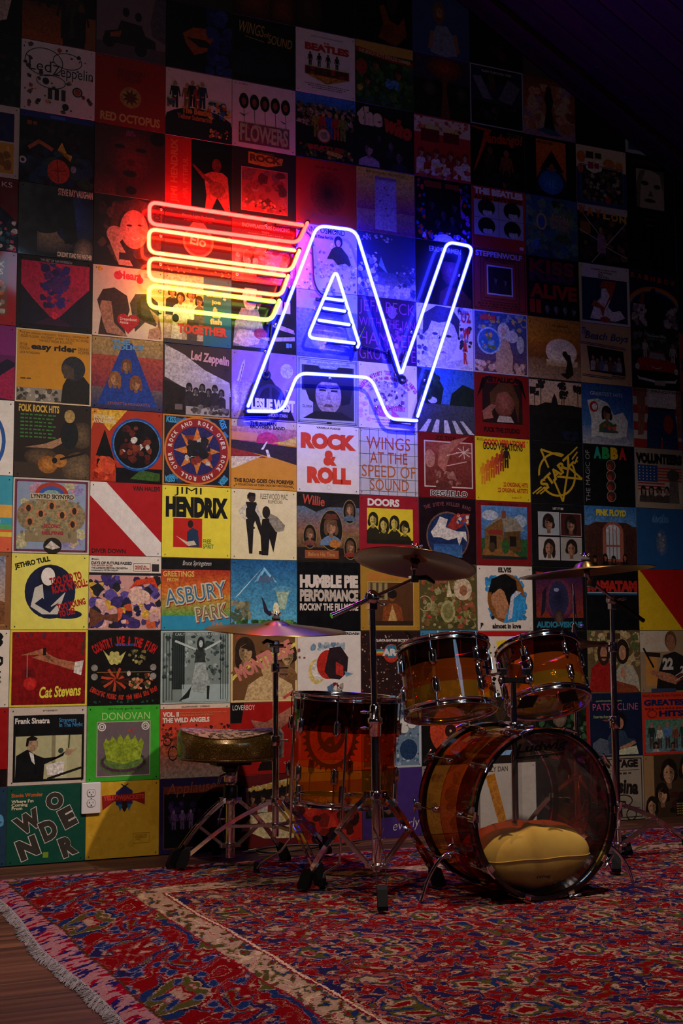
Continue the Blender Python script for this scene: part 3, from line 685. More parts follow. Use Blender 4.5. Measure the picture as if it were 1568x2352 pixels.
S(1, 4, 'golden yellow film soundtrack sleeve with dark profile of a seated man', 'c98a1e', [O(0, 0, 1, 1, .015, 'd8c8a8'), Rc(.015, .02, .985, .2, '8c8478'), N(.02, .02, .6, .2, 20, 13, '5c5448 b0a898 3c3830', .02, .05), P([(.6, .02), (.62, .25), (.7, .42), (.9, .4), (.98, .3), (.98, .02)], '1a1614'), E(.76, .5, .16, .17, '24262c'), P([(.6, .52), (.64, .36), (.78, .36), (.76, .5), (.66, .56)], '4a3c30'), T('THE JIMI HENDRIX EXPERIENCE - THE BYRDS - STEPPENWOLF', .06, .92, .96, .955, '6a4410'), T('ROGER McGUINN - FRATERNITY OF MAN - THE ELECTRIC PRUNES', .06, .88, .96, .915, '6a4410'), T('THE HOLY MODAL ROUNDERS', .3, .835, .74, .87, '6a4410'), T('easy rider', .2, .7, .8, .81, '141418', .04), T('PETER\nFONDA', .05, .71, .18, .8, '6a4410'), T('JACK NICHOLSON', .05, .65, .31, .69, '6a4410'), T('DENNIS\nHOPPER', .82, .71, .97, .8, '6a4410'), X(.06, .31, .22, .335, '6a4410')])
S(1, 5, 'brown barn record sleeve with guitar on hay and yellow slab letters', '241a14', [Rc(0, 0, 1, .2, '3a2e24'), E(.35, .28, .22, .12, '6a5238', '3a2c1e'), E(.85, .15, .22, .22, '7a6244', '4a3a28'), E(.88, .6, .17, .18, '6a5438', '3a2c20'), P([(.13, .4), (.4, .46), (.6, .55), (.7, .62), (.66, .5), (.5, .4)], 'a07858'), E(.72, .6, .12, .2, '101418'), E(.72, .85, .07, .09, 'a88a50'), E(.44, .18, .13, .12, 'b87830', '8c5420'), E(.6, .24, .09, .09, 'a86c2c'), E(.53, .24, .035, .04, '140c08'), Ln(.6, .26, .92, .36, .03, '181008'), T('FOLK ROCK HITS', .05, .88, .58, .98, 'd0a844', .04)]+[X(.07, .83-.05*k, .55-.03*(k % 3), .855-.05*k, '3c7a34') for k in range(7)])
S(1, 6, 'pastel ornate record sleeve with honeycomb wheel of tiny portraits', '8a9ab4', [O(0, 0, 1, 1, .02, 'c8bcb0'), O(.02, .02, .98, .98, .03, '6a3048'), N(.05, .05, .95, .95, 10, 14, 'b88aa0 88a8a0 b8b088 9088b8', .1, .2), G(.5, .78, .22, .05, 'a83828', ry=.17), G(.5, .78, .17, .05, '3858a0', ry=.12), E(.25, .5, .2, .2, '8c7c5c'), E(.75, .5, .2, .2, '8c7c5c'), E(.5, .45, .32, .32, '96865f'), Rc(.16, .15, .84, .3, '8c7c5c'), N(.1, .2, .9, .7, 40, 15, '7a6c50 a8987a 6a7c6a 8c5c4c', .015, .03), Rc(.22, .72, .8, .8, 'c0b498'), T('LYNYRD SKYNYRD', .23, .73, .79, .79, '3a2c20', .04)]+[[E(x, y, .06, .06, 'b8784c'), E(x, y-.005, .03, .045, '30241c')] for x, y in ((.2, .6), (.5, .64), (.8, .58), (.36, .53), (.64, .52), (.22, .42), (.78, .4))]+[T('SECOND', .4, .34, .62, .39, 'a02838', .04), T('HELPING', .38, .25, .66, .3, 'a02838', .04), E(.52, .1, .12, .11, '241c18'), P([(.42, .08), (.5, .17), (.62, .08), (.52, .05)], 'c8bcb0')])
S(1, 7, 'pale yellow record sleeve with navy circle and red slanted words', 'e2d860', [E(.5, .5, .33, .36, '141c3c'), E(.72, .2, .2, .06, '141c3c'), E(.5, .68, .16, .17, '101428'), E(.47, .7, .09, .12, WH_), P([(.25, .3), (.3, .55), (.4, .6), (.42, .4), (.5, .3), (.7, .5), (.6, .2), (.4, .2)], 'c8c4b8'), P([(.3, .34), (.4, .42), (.52, .3), (.62, .36), (.5, .22)], '141c3c'), T('JETHRO TULL', .03, .83, .5, .92, '101010', .05, 14), T("TOO OLD TO\nROCK 'N' ROLL:", .5, .52, .98, .74, 'a81818', .05, 14), T('TOO YOUNG\nTO DIE!', .6, .2, .98, .38, 'a81818', .05, 14)], m=0.15)
S(1, 8, 'red record sleeve with yellow border, outstretched hand and yo-yo', 'dcc83c', [Rc(.025, .025, .975, .975, '7c0606', '900909'), E(.24, .42, .1, .11, '4a0404', '800707'), P([(.13, .67), (.3, .72), (.42, .76), (.46, .72), (.6, .54), (.78, .48), (.86, .46), (.86, .57), (.62, .62), (.5, .68), (.4, .68), (.28, .64)], 'a86848'), Rc(.42, .67, .46, .77, '180808'), P([(.82, .44), (.92, .4), (.95, .6), (.84, .58)], 'd8d0c8'), P([(.95, .65), (.97, .95), (.92, .8), (.91, .7)], '4a2818'), Ln(.22, .67, .22, .38, .008, 'b09898'), E(.26, .3, .085, .085, 'd83028', 'b01414'), T('Cat Stevens', .38, .12, .92, .27, 'e0d448', .03, 3, .25)]+[T(ch, .08+.165*k, .91, .1+.165*k+.015, .95, '4a2448') for k, ch in enumerate('IZITSO')])
S(1, 9, 'cream bordered record sleeve with black panel and photo of suited man', 'cbbcae', [Rc(.06, .04, .97, .9, '08080a'), Rc(.09, .07, .94, .63, 'b8b488'), Rc(.55, .07, .6, .63, '8c8664'), Rc(.6, .07, .75, .63, 'c8c498'), P([(.09, .07), (.1, .38), (.24, .46), (.36, .38), (.46, .34), (.7, .36), (.73, .42), (.46, .26), (.45, .07)], '0c0c10'), E(.3, .53, .075, .1, 'a88868'), P([(.22, .5), (.23, .6), (.3, .64), (.37, .6), (.35, .57), (.26, .57), (.25, .5)], '100c0c'), P([(.26, .43), (.32, .4), (.34, .26), (.3, .3)], WH_), P([(.72, .38), (.78, .36), (.88, .45), (.8, .44), (.74, .46)], 'a88868'), P([(.48, .25), (.72, .3), (.7, .1), (.5, .12)], WH_), Ln(.5, .07, .94, .2, .03, '181818'), Ln(.78, .63, .77, .46, .018, '3c4838'), E(.67, .43, .035, .035, '384838'), T('STEREO', .43, .945, .62, .965, '2a2420', .02), T('Frank Sinatra', .08, .79, .52, .865, WH_, .03), T('Strangers\nIn The Night', .64, .72, .95, .855, '3a82b8', .02)])
S(1, 10, 'dark green record sleeve with large tumbling picture letters', '0f4a3a', [T('Stevie Wonder', .05, .86, .45, .91, 'c8622c', .03), T("Where I'm\nComing\nFrom", .05, .7, .33, .83, CR, .03)]+[[T(ch, x-w, y-h, x+w, y+h, 'd8cfc4', .1, rt), T(ch, x-w*.93, y-h*.94, x+w*.93, y+h*.94, '3a342e', .07, rt)] for ch, x, y, w, h, rt in (('W', .27, .54, .18, .13, 28), ('O', .6, .79, .12, .12, 0), ('N', .27, .21, .14, .14, 20), ('D', .53, .42, .11, .14, 22), ('E', .77, .57, .1, .14, 26), ('R', .78, .2, .11, .14, 20))]+[Rc(.46, .07, .53, .14, '7a9a28')])
# ---- column 2
S(2, -1, 'faded grey mauve record sleeve with vintage car silhouette at top', '6a5a5e', [Rc(0, 0, 1, .2, '4a4044'), P([(.1, .2), (.12, .35), (.3, .4), (.35, .55), (.65, .52), (.7, .38), (.85, .32), (.86, .2)], '201a1c'), E(.18, .22, .09, .1, '181416'), E(.64, .16, .09, .1, '181416'), E(.42, .68, .05, .07, '181416'), E(.6, .64, .05, .07, '181416'), P([(.78, .6), (.85, 1), (1, 1), (1, .3), (.8, .4)], '48404a'), P([(.2, .34), (.36, .4), (.34, .3), (.2, .28)], '8a4828')])
S(2, 0, 'plain red record sleeve with small gold sun disc and gold capitals', '8c140a', [E(.5, .44, .155, .155, 'a07e3c'), [P([(.5+.13*math.cos(a*.7), .44+.13*math.sin(a*.7)), (.5+.05*math.cos(a*.7+.5), .44+.05*math.sin(a*.7+.5)), (.5+.05*math.cos(a*.7-.5), .44+.05*math.sin(a*.7-.5))], '4a1c0c') for a in range(9)], E(.5, .44, .06, .06, '5c2410'), T('RED OCTOPUS', .07, .06, .93, .19, 'c09a58', .04), T('JEFFERSON\nSTARSHIP', .3, .66, .7, .84, '6a0e08', .02)])
S(2, 1, 'murky dark red record sleeve with a blurred close-up face', '3a0c10', [E(.5, .6, .36, .42, '6a1c1c', '3a0c10'), E(.35, .72, .08, .03, '1c0608'), E(.66, .7, .08, .03, '1c0608'), E(.52, .5, .06, .05, '4a1012'), E(.5, .34, .1, .05, '200608'), Rc(0, 0, .3, .35, '5c1a1c', '3a0c10'), E(.52, .1, .08, .06, '120404'), E(.9, .9, .12, .1, '140406'), T('JANIS\nJOPLIN', .44, .88, .58, .96, 'a0488c')], 1)
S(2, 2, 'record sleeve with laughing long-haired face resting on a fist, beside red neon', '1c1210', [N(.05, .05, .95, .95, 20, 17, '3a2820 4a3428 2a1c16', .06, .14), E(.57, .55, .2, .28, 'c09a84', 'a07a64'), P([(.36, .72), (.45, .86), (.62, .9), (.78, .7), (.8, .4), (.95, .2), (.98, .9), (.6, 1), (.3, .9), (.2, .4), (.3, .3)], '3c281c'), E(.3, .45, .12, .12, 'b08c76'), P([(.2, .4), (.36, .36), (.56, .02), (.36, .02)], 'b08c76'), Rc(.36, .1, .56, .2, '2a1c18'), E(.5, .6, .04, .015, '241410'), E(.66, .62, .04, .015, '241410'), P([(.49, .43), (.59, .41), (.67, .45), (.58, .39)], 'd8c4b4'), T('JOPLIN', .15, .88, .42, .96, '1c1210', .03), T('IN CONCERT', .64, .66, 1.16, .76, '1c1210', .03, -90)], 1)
S(2, 3, 'pinkish cream record sleeve with two turned heads and a red heart', 'd8bfa4', [P([(.08, .02), (.12, .3), (.06, .5), (.14, .66), (.3, .7), (.48, .6), (.52, .4), (.44, .15), (.48, .02)], '3a241c'), P([(.12, .5), (.1, .4), (.14, .2), (.2, .05), (.5, .02), (.3, .2), (.26, .5)], 'a87458'), P([(.52, .5), (.6, .64), (.78, .66), (.92, .55), (.94, .4), (.9, .2), (.74, .25), (.6, .1)], '4a3828'), P([(.8, .45), (.94, .35), (.92, .2), (.8, .15), (.78, .02), (.98, .02), (.98, .1)], 'b88468'), E(.43, .26, .085, .08, 'b01820'), E(.57, .26, .085, .08, 'b01820'), P([(.35, .22), (.65, .22), (.5, .06)], 'b01820'), T('Dreamboat\nAnnie', .38, .2, .62, .29, WH_), E(.35, .88, .06, .06, 'c83040'), E(.66, .84, .05, .05, 'c83040'), T('Heart', .36, .83, .68, .95, 'c83040', .04), E(.1, .95, .035, .035, 'd89a30'), T('DAVID\nWRIGHT', .72, .88, .84, .95, '3a2c28')])
S(2, 4, 'red to blue record sleeve with blue triangle and three heads', 'a03828', [Rc(0, 0, 1, 1, '1a2458', 'a8884c'), Rc(0, .3, 1, .75, '7a2838', 'a84430'), P([(.08, .06), (.44, .94), (.56, .94), (.92, .06)], '16388c'), B(.48, .62, .075, 'a8744c', '6a4020', '101c4c', 1.2, .55), B(.32, .42, .085, 'a8744c', '8a5424', '101c4c', 1.2, .3), B(.62, .38, .085, 'a8744c', '7a4420', '101c4c', 1.2, .25), T('THE\nPOLICE', .28, .84, .72, .98, '5a90b8', .05, 4), T('ZENYATTA MONDATTA', .22, .06, .82, .1, 'a05c30')])
S(2, 5, 'red and orange record sleeve with blue ringed circle and dark peak', 'a8341c', [P([(.02, .98), (.25, .7), (.5, 1)], 'd8a838'), P([(.0, .7), (.1, 1), (.0, 1)], 'd89030'), P([(.02, .2), (.19, .72), (.36, .2)], '0c0808'), N(.02, .02, .4, .35, 14, 18, 'b83418 d8542c 8c2010', .05, .1), E(.24, .22, .1, .12, 'c84828'), Rc(.35, 0, 1, .2, '100c10'), P([(.55, .05), (.7, .18), (.97, .14), (.97, .03)], '3a5c24'), E(.64, .53, .36, .37, '1c4c9c'), E(.64, .53, .335, .345, '4a80b8'), E(.64, .53, .32, .33, '100a0c'), N(.4, .25, .85, .8, 14, 19, '5c2018 3c1410 7a3420 c8c4bc', .03, .09), T('MOUNTAIN\nAVALANCHE', .03, .8, .34, .92, 'd8c89c', .04)], 1)
S(2, 6, 'red record sleeve crossed by one broad white diagonal stripe', 'a80c14', [P([(0, .81), (0, 1), (.22, 1), (1, .19), (1, 0), (.79, 0)], 'dcd4d0'), T('VAN HALEN', .59, .9, .97, .965, '141010', .03), T('DIVER DOWN', .03, .03, .5, .09, '141010', .03)], m=0.15)
S(2, 7, 'white topped record sleeve with swirling pink and purple painting', 'd8cec2', [Rc(0, 0, 1, .74, 'c8948c'), Rc(0, .74, 1, .775, '1c1820'), N(0, .02, 1, .74, 46, 20, '3c2c6c 5a4898 c89a9a c85830 d8a83c 28204c 202028 e0b0a8 48386c', .05, .15), P([(.02, .3), (.2, .2), (.4, .22), (.4, .1), (.2, .14), (.02, .02)], '6a3c2c'), P([(.55, .55), (.65, .68), (.9, .72), (.97, .55), (.85, .64), (.65, .6)], 'c83c1c'), E(.7, .45, .15, .1, 'd8b0a0'), T('STEREO', .03, .945, .13, .96, '2a2420', .02), T('DAYS OF FUTURE PASSED', .03, .885, .59, .925, '181418', .03), T('THE MOODY BLUES', .03, .86, .32, .88, 'a02020', .02), T('THE LONDON FESTIVAL ORCHESTRA', .03, .825, .53, .85, '181418', .02), T('Conducted by PETER KNIGHT', .03, .79, .4, .815, '181418', .01), O(.61, .8, .85, .91, .005, 'a02020'), T('NIGHTS IN\nWHITE SATIN', .63, .82, .83, .88, 'a02020', .02), Rc(.87, .8, .97, .9, '2c2828')])
S(2, 8, 'black record sleeve with red arched lettering and kaleidoscope patterns', '0c0806', [[E(.36, .63, .05, .1, 'b8b060', rot=r) for r in (30, -30)], P([(.2, .74), (.3, .55), (.36, .62), (.44, .55), (.52, .72), (.44, .66), (.36, .7), (.28, .66)], 'c0b868'), N(.55, .52, .8, .74, 10, 21, '787040 a89c58 504828', .02, .045)]+[[Ln(.38, .34, .38+.2*math.cos(a*.42), .34+.16*math.sin(a*.42), .035, ('b84424' if a % 2 else '3a1408')) for a in range(15)], N(.56, .2, .9, .42, 16, 22, 'b85c3c 384c28 c8946c 5a2c1c', .025, .05), E(.53, .42, .06, .06, '141414'), E(.56, .42, .028, .035, 'c8b8b0'), [E(x, y, .045, .045, '8c8880') for x, y in ((.09, .5), (.09, .38), (.9, .5), (.9, .38))], Ln(.12, .44, .88, .44, .006, 'a87838'), A('COUNTRY JOE & THE FISH', .5, .06, .8, 123, 57, .13, 'b81818', .05), T('VANGUARD', .36, .79, .66, .825, '2850a0', .03), A('Electric Music for the Mind and Body', .5, 1.02, -.92, 60, 120, .07, 'b83020', .03), N(.05, .02, .95, .06, 6, 23, '144c3c 18543c', .02, .03)])
S(2, 9, 'bright green record sleeve with a grassy cake-like drawing panel', '3ca82c', [Rc(.13, .06, .87, .79, '6a5c60'), E(.5, .24, .33, .16, '4c6a30'), E(.5, .25, .31, .14, '54304c'), E(.5, .26, .27, .11, '5c7838'), P([(.22, .5), (.27, .28), (.5, .22), (.73, .28), (.78, .5), (.74, .56), (.7, .5), (.66, .6), (.6, .53), (.56, .62), (.5, .54), (.45, .62), (.4, .53), (.34, .6), (.3, .5), (.26, .57)], '8ca028'), N(.26, .3, .74, .54, 14, 24, '9cb030 7c9024', .02, .05), G(.2, .72, .055, .014, WH_), G(.2, .72, .03, .012, WH_), G(.8, .72, .055, .014, WH_), G(.8, .72, .03, .012, WH_), O(.13, .06, .87, .79, .012, 'b8a89c'), P([(.56, .66), (.66, .7), (.6, .65), (.64, .62)], 'c83c20'), T('DONOVAN', .2, .81, .86, .91, 'b0d880', .0), T('the hurdy gurdy man', .28, .94, .74, .975, '1c3c14')])
S(2, 10, 'mustard yellow record sleeve with red winged lettering and blue hexagon', 'd0a028', [N(0, 0, 1, 1, 16, 25, 'c89a24 d4a630', .04, .08), P([(.4, .86), (.52, .95), (.63, .87), (.63, .7), (.52, .62), (.4, .7)], '2c2c5c'), P([(.43, .7), (.46, .6), (.5, .7)], '2c6488'), P([(.56, .7), (.58, .6), (.62, .7)], '2c6488'), E(.52, .7, .035, .1, '2c1c14'), P([(.21, .82), (.4, .83), (.64, .83), (.8, .85), (.8, .68), (.66, .74), (.38, .74), (.22, .63)], '8c1c1c'), T('YELLOWJACKETS', .23, .74, .79, .82, 'd04030', .05), Ln(.47, .97, .52, .93, .012, '181418'), Ln(.57, .97, .52, .93, .012, '181418'), O(.64, .17, .87, .31, .008, 'a87818'), T('LOANED FOR\nPROMOTION\nONLY', .67, .21, .84, .29, 'a07014', .02)], m=0.15)
# ---- column 3
S(3, -1, 'black record sleeve with clasped orange hands and blue drapery', '060608', [P([(.25, .55), (.4, .66), (.6, .68), (.72, .55), (.72, .4), (.55, .3), (.42, .25), (.3, .4)], '8a4018'), P([(.3, .5), (.6, .5), (.72, .4), (.5, .38)], '1c0c06'), N(.6, 0, 1, 1, 14, 26, '1c2868 24387c 141c50', .08, .16)])
S(3, 0, 'white record sleeve with crowd of people on a dark round hill', 'd0c4bc', [E(.5, .1, .62, .36, '141c1c'), Rc(0, 0, 1, .25, '141c1c'), [H(x, .42+.05*(k % 2), .4, c, 'a87858') for k, (x, c) in enumerate(((.32, '7a5020'), (.4, '101018'), (.48, '8c3020'), (.55, '1c2838'), (.14, '141414')))], N(.62, .3, 1, .6, 18, 27, '2c5888 a04028 386030 c8a040 1c2c50', .03, .06), N(.02, .42, .14, .6, 6, 28, '305c38 a04828 284878', .03, .06), T('The Beatles', .24, .36, .7, .46, 'c0782c', .05), T('Yellow Submarine', .17, .27, .7, .35, 'a85c28', .04), N(.65, .05, .95, .2, 8, 29, 'a04838 c8a040 486878', .02, .04)])
S(3, 1, 'half red half black record sleeve with guitarist and vertical yellow words', '08080a', [Rc(0, 0, .39, 1, 'a81410'), T('JIMI HENDRIX', -.32, .43, .62, .56, 'c07030', .03, 90), T('MR. PITIFUL', .0, .38, .6, .45, 'c07030', .0, 90), P([(.6, 0), (.62, .2), (.58, .5), (.7, .56), (.86, .56), (.94, .5), (.98, 0)], 'a04830'), E(.77, .66, .07, .1, '5c2418'), P([(.4, .62), (.56, .44), (.8, .3), (.84, .36), (.58, .5), (.42, .64)], '6a2c14'), E(.78, .3, .12, .12, '7a3018'), P([(.7, 0), (.78, .18), (.9, 0)], '0c0808')], 1)
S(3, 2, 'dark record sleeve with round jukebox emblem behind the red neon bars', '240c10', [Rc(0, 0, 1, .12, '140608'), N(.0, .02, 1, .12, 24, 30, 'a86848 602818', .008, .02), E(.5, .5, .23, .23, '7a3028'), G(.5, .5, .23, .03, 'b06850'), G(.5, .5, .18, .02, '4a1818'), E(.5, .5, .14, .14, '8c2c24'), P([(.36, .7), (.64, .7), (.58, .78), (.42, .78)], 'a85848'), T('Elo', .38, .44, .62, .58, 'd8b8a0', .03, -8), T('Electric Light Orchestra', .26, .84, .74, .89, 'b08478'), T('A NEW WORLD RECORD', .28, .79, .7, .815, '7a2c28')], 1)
S(3, 3, 'record sleeve split between crowd photo and teal panel with slab words', '1c5a64', [Rc(0, 0, .58, 1, 'a89078', 'd0b090'), B(.12, .74, .06, 'a87858', '1c1410', '2c2018', 1.6, .4), B(.24, .66, .065, 'a87858', '181008', 'd0c4a8', 1.7, .3), B(.4, .72, .07, '9c6c50', '2c1c14', 'd0c4a8', 2.0, .3), B(.52, .64, .06, '9c6c50', '201410', '5c4838', 1.3, .3), P([(.1, .05), (.14, .4), (.26, .4), (.26, .05)], 'c8bc9c'), P([(.34, .05), (.34, .36), (.52, .36), (.48, .02)], '4a3c34'), E(.17, .36, .05, .06, '0c0a0a'), Rc(0, 0, .58, .06, '3c3430'), T('country', .62, .7, .92, .79, 'e0a868', .05), T('joe', .7, .6, .84, .68, 'e0a868', .05), T('&', .72, .51, .8, .58, 'e0a868', .05), T('the', .71, .42, .84, .5, 'e0a868', .05), T('fish', .68, .32, .86, .41, 'e0a868', .05), T('TOGETHER', .2, .15, .94, .29, 'b83424', .06)])
S(3, 4, 'grey and white record sleeve with group photo and pale drifting letters', '3a2a28', [P([(.02, .98), (.3, .86), (.6, .66), (.98, .5), (1, .3), (.3, .38), (.02, .52)], 'b8b0ac'), Rc(.33, .0, .98, .48, 'a49a98'), P([(0, 0), (0, .48), (.33, .38), (.33, 0)], '241a18'), [B(.38+.095*k, .42-.06*(k % 2)-.02, .045, '5c5250', '1c1818', '2c2626', 1.5, .12) for k in range(6)], N(.34, .02, .97, .16, 10, 31, '4a4240 342e2c 6c6462', .03, .07), T('Led Zeppelin', .4, .73, .97, .9, 'c89890', .04, -5), T('II', .91, .66, .96, .7, '2c2428', .03), Rc(.17, .06, .28, .14, '6a5c58')], 1)
S(3, 5, 'orange edged record sleeve with circular red ring of white lettering', '0c1020', [O(0, 0, 1, 1, .022, 'c07c28'), N(.03, .03, .97, .97, 20, 32, '2c6c9c 143458 101830', .04, .1), G(.5, .5, .48, .05, 'c87028'), G(.5, .5, .455, .11, '8c1818'), E(.5, .5, .345, .345, '201c58'), [P([(.5+.34*math.cos(a*.785), .5+.34*math.sin(a*.785)), (.5+.16*math.cos(a*.785+.4), .5+.16*math.sin(a*.785+.4)), (.5+.16*math.cos(a*.785-.4), .5+.16*math.sin(a*.785-.4))], 'c8742c') for a in range(8)], N(.3, .3, .72, .72, 12, 33, '0c0a0c 18141c 0c0a0c b8b0a8 7c2418', .06, .11), A('ROCK AND ROLL OVER ROCK AND ROLL OVER ', .5, .5, .4, 175, -185, .062, 'd8ccc0', .04), [T('KISS', x, y, x+.14, y+.09, '3c9ccc', .04, r) for x, y, r in ((.05, .88, -4), (.81, .86, -70), (.04, .04, 4), (.82, .05, 50))]])
S(3, 6, 'yellow record sleeve with huge black condensed capitals and red square', 'e2d23c', [T('JIMI', .17, .86, .57, .985, '0a0a0a', .0), T('HENDRIX', .05, .56, .96, .85, '0a0a0a', .07), Rc(.16, .14, .58, .55, 'b81c14'), P([(.36, .15), (.36, .36), (.44, .42), (.52, .38), (.54, .15)], '1c3450'), E(.41, .47, .04, .055, '241410'), P([(.2, .3), (.36, .22), (.46, .24), (.5, .18), (.38, .16)], 'c8b8a0'), T('FREE\nSPIRIT', .59, .13, .75, .26, '2c6c28', .02)], m=0.15)
S(3, 7, 'postcard style record sleeve with block picture letters on orange sky', 'b03c20', [Rc(0, 0, 1, 1, '2c8cb0'), Rc(0, .2, 1, .52, '5a9844', 'd08030'), Rc(0, .5, 1, .84, 'd07028', 'a82c18'), Rc(0, .84, 1, 1, '08080a'), T('Bruce Springsteen', .3, .88, .72, .965, 'c8c0b8', 0, 0, .3), T('GREETINGS', .02, .74, .47, .82, 'd8b858', .02), T('FROM', .08, .67, .24, .72, 'd8b858', .02), [T('ASBURY', .03+d, .38-d, .96+d, .64-d, c, .06, 9) for d, c in ((.012, '8c1414'), (0, 'c8c0a0'))], [T('ASBURY', .05, .4, .94, .62, '3c6c8c', .0, 9)], [T('PARK', .48+d, .14-d, .97+d, .36-d, c, .06, 9) for d, c in ((.012, '8c1414'), (0, 'c8c0a0'))], T('PARK', .5, .16, .95, .34, '7c6844', .0, 9), T('N.J.', .74, .05, .9, .11, 'c07030', .04)])
S(3, 8, 'grey green monochrome record sleeve with woman between iron gates', 'a8b8b0', [Rc(.02, .02, .98, .98, '7c8c88'), N(.02, .3, .98, .98, 60, 34, '4a5854 98a8a4 30403c 68787a', .02, .06), Rc(.17, .2, .34, .98, '2c3836'), Rc(.3, .02, .98, .26, 'a0b4b4'), [Ln(.17+.03*k, .2, .17+.03*k, .9, .008, '101817') for k in range(6)], [Ln(.04+.04*k, .05, .04+.04*k, .95, .008, '1c2624') for k in range(4)], [Ln(.86+.035*k, .05, .86+.035*k, .95, .008, '1c2624') for k in range(4)], P([(.42, .17), (.5, .6), (.62, .6), (.72, .22), (.6, .14), (.5, .16)], '9ca8a6'), P([(.48, .56), (.5, .74), (.62, .74), (.64, .56)], '2c3432'), Ln(.5, .74, .2, .86, .03, 'b4c0bc'), Ln(.63, .74, .86, .86, .03, 'b4c0bc'), E(.57, .82, .055, .1, '1c2422'), E(.57, .82, .028, .05, 'b4c0bc'), P([(.36, .14), (.44, .24), (.4, .08), (.26, .04)], '1c2422'), P([(.66, .06), (.66, .24), (.7, .24), (.69, .05)], '1c2422'), T('CARLY SIMON/ANTICIPATION', .2, .93, .82, .97, 'c4d0cc')])
S(3, 9, 'orange red record sleeve with motorbike crowd and two bold white lines', 'c8402a', [Rc(0, 0, 1, .55, 'a09080', 'c8482c'), Rc(0, .94, 1, 1, 'd8c4b0'), N(0, .3, 1, .74, 60, 35, '4a1c18 6c2c20 38141a a04028', .02, .05), N(.0, .3, .5, .5, 10, 36, 'c85838 d87048', .04, .08), G(.1, .5, .06, .012, '241414'), G(.18, .34, .07, .012, '241414', ry=.1), T('DUOPHONIC - STEREO', .3, .955, .7, .975, '3a2420', .01), T('VOL. II', .03, .83, .26, .9, 'e8d8cc', .05), T('THE WILD ANGELS', .03, .75, .7, .82, 'e8d8cc', .05), T('More music composed for the Original Sound Track', .27, .87, .95, .895, 'd89060'), T('of the American International Picture', .27, .84, .75, .865, 'd89060')])
S(3, 10, 'purple edged record sleeve with black panel behind the drum throne', '241844', [Rc(.05, .06, 1, .9, '6a2c1c'), Rc(.065, .075, 1, .8, '060608'), T('Applause', .1, .76, .8, .95, '8a4434', .0, 3, .2), N(.1, .38, .8, .7, 16, 37, '2c1848 3c2058 1c1038', .04, .08), [H(.2+.12*k, .32, .26, '5c4068', '7c5c80') for k in range(6)]])
# ---- column 4
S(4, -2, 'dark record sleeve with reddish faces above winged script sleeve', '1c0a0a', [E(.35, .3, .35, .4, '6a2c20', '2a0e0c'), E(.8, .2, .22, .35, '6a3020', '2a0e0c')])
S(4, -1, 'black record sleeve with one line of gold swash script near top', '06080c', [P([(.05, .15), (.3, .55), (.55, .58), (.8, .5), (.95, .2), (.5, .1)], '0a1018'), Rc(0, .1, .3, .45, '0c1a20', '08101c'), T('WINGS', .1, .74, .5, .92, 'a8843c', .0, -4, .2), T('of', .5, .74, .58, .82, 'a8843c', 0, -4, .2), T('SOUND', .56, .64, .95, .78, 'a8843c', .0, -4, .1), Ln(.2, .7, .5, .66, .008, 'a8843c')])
S(4, 0, 'white record sleeve with five stemmed portrait ovals over ornate lettering block', 'cfc4bc', [[[Ln(.18+.165*k, .6, .18+.165*k+.01, .32, .01, '3a4a30'), E(.18+.165*k, .71, .075, .12, '100c0c'), E(.18+.165*k, .7, .035, .06, '7a4030')] for k in range(5)], P([(.1, .52), (.2, .5), (.28, .56), (.18, .47)], '3a4a30'), P([(.74, .5), (.84, .47), (.92, .53), (.82, .45)], '3a4a30'), Rc(.1, .07, .9, .38, '70384a'), N(.1, .07, .9, .38, 24, 38, '8c5c5c 586c4c a89878 7c3048 485868', .03, .06), T('FLOWERS', .12, .1, .88, .36, 'a8a880', .03), T('STEREO', .1, .95, .24, .975, 'a02828', .02)])
S(4, 1, 'dark olive record sleeve with yellow banner above framed red picture', '1e1e18', [Rc(.14, .06, .87, .72, '8c3a2c'), O(.14, .06, .87, .72, .008, 'a89080'), N(.15, .07, .86, .7, 16, 39, '7a3024 a05040 6a4038 98705c 4a2018', .06, .14), N(.15, .07, .86, .25, 14, 40, 'b84828 c87850 301410', .02, .05), P([(.25, .78), (.25, .96), (.8, .92), (.78, .82), (.55, .76)], 'b08020'), T('ROCK', .27, .82, .77, .93, '5c2c10', .06), T('ORIGINAL', .4, .94, .66, .975, '8c5c2c')])
S(4, 2, 'red lit record sleeve of pale clouds with white headline behind neon bars', '4a1418', [Rc(0, 0, 1, .62, '7c4850', '8c5058'), E(.3, .3, .16, .2, '3a2020'), E(.62, .42, .28, .22, 'b08890', '8c5058'), N(.05, .02, .95, .6, 14, 41, '98707a 6c4048 b89098', .06, .14), T('SNOWFLAKES ARE DANCING', .15, .82, .9, .88, 'd8b8b0', .03), T('TOMITA', .46, .76, .58, .79, 'c07870', .02), [X(.24+.03*k, .73-.03*k, .8-.03*k, .745-.03*k, 'a87070') for k in range(4)]], 1)
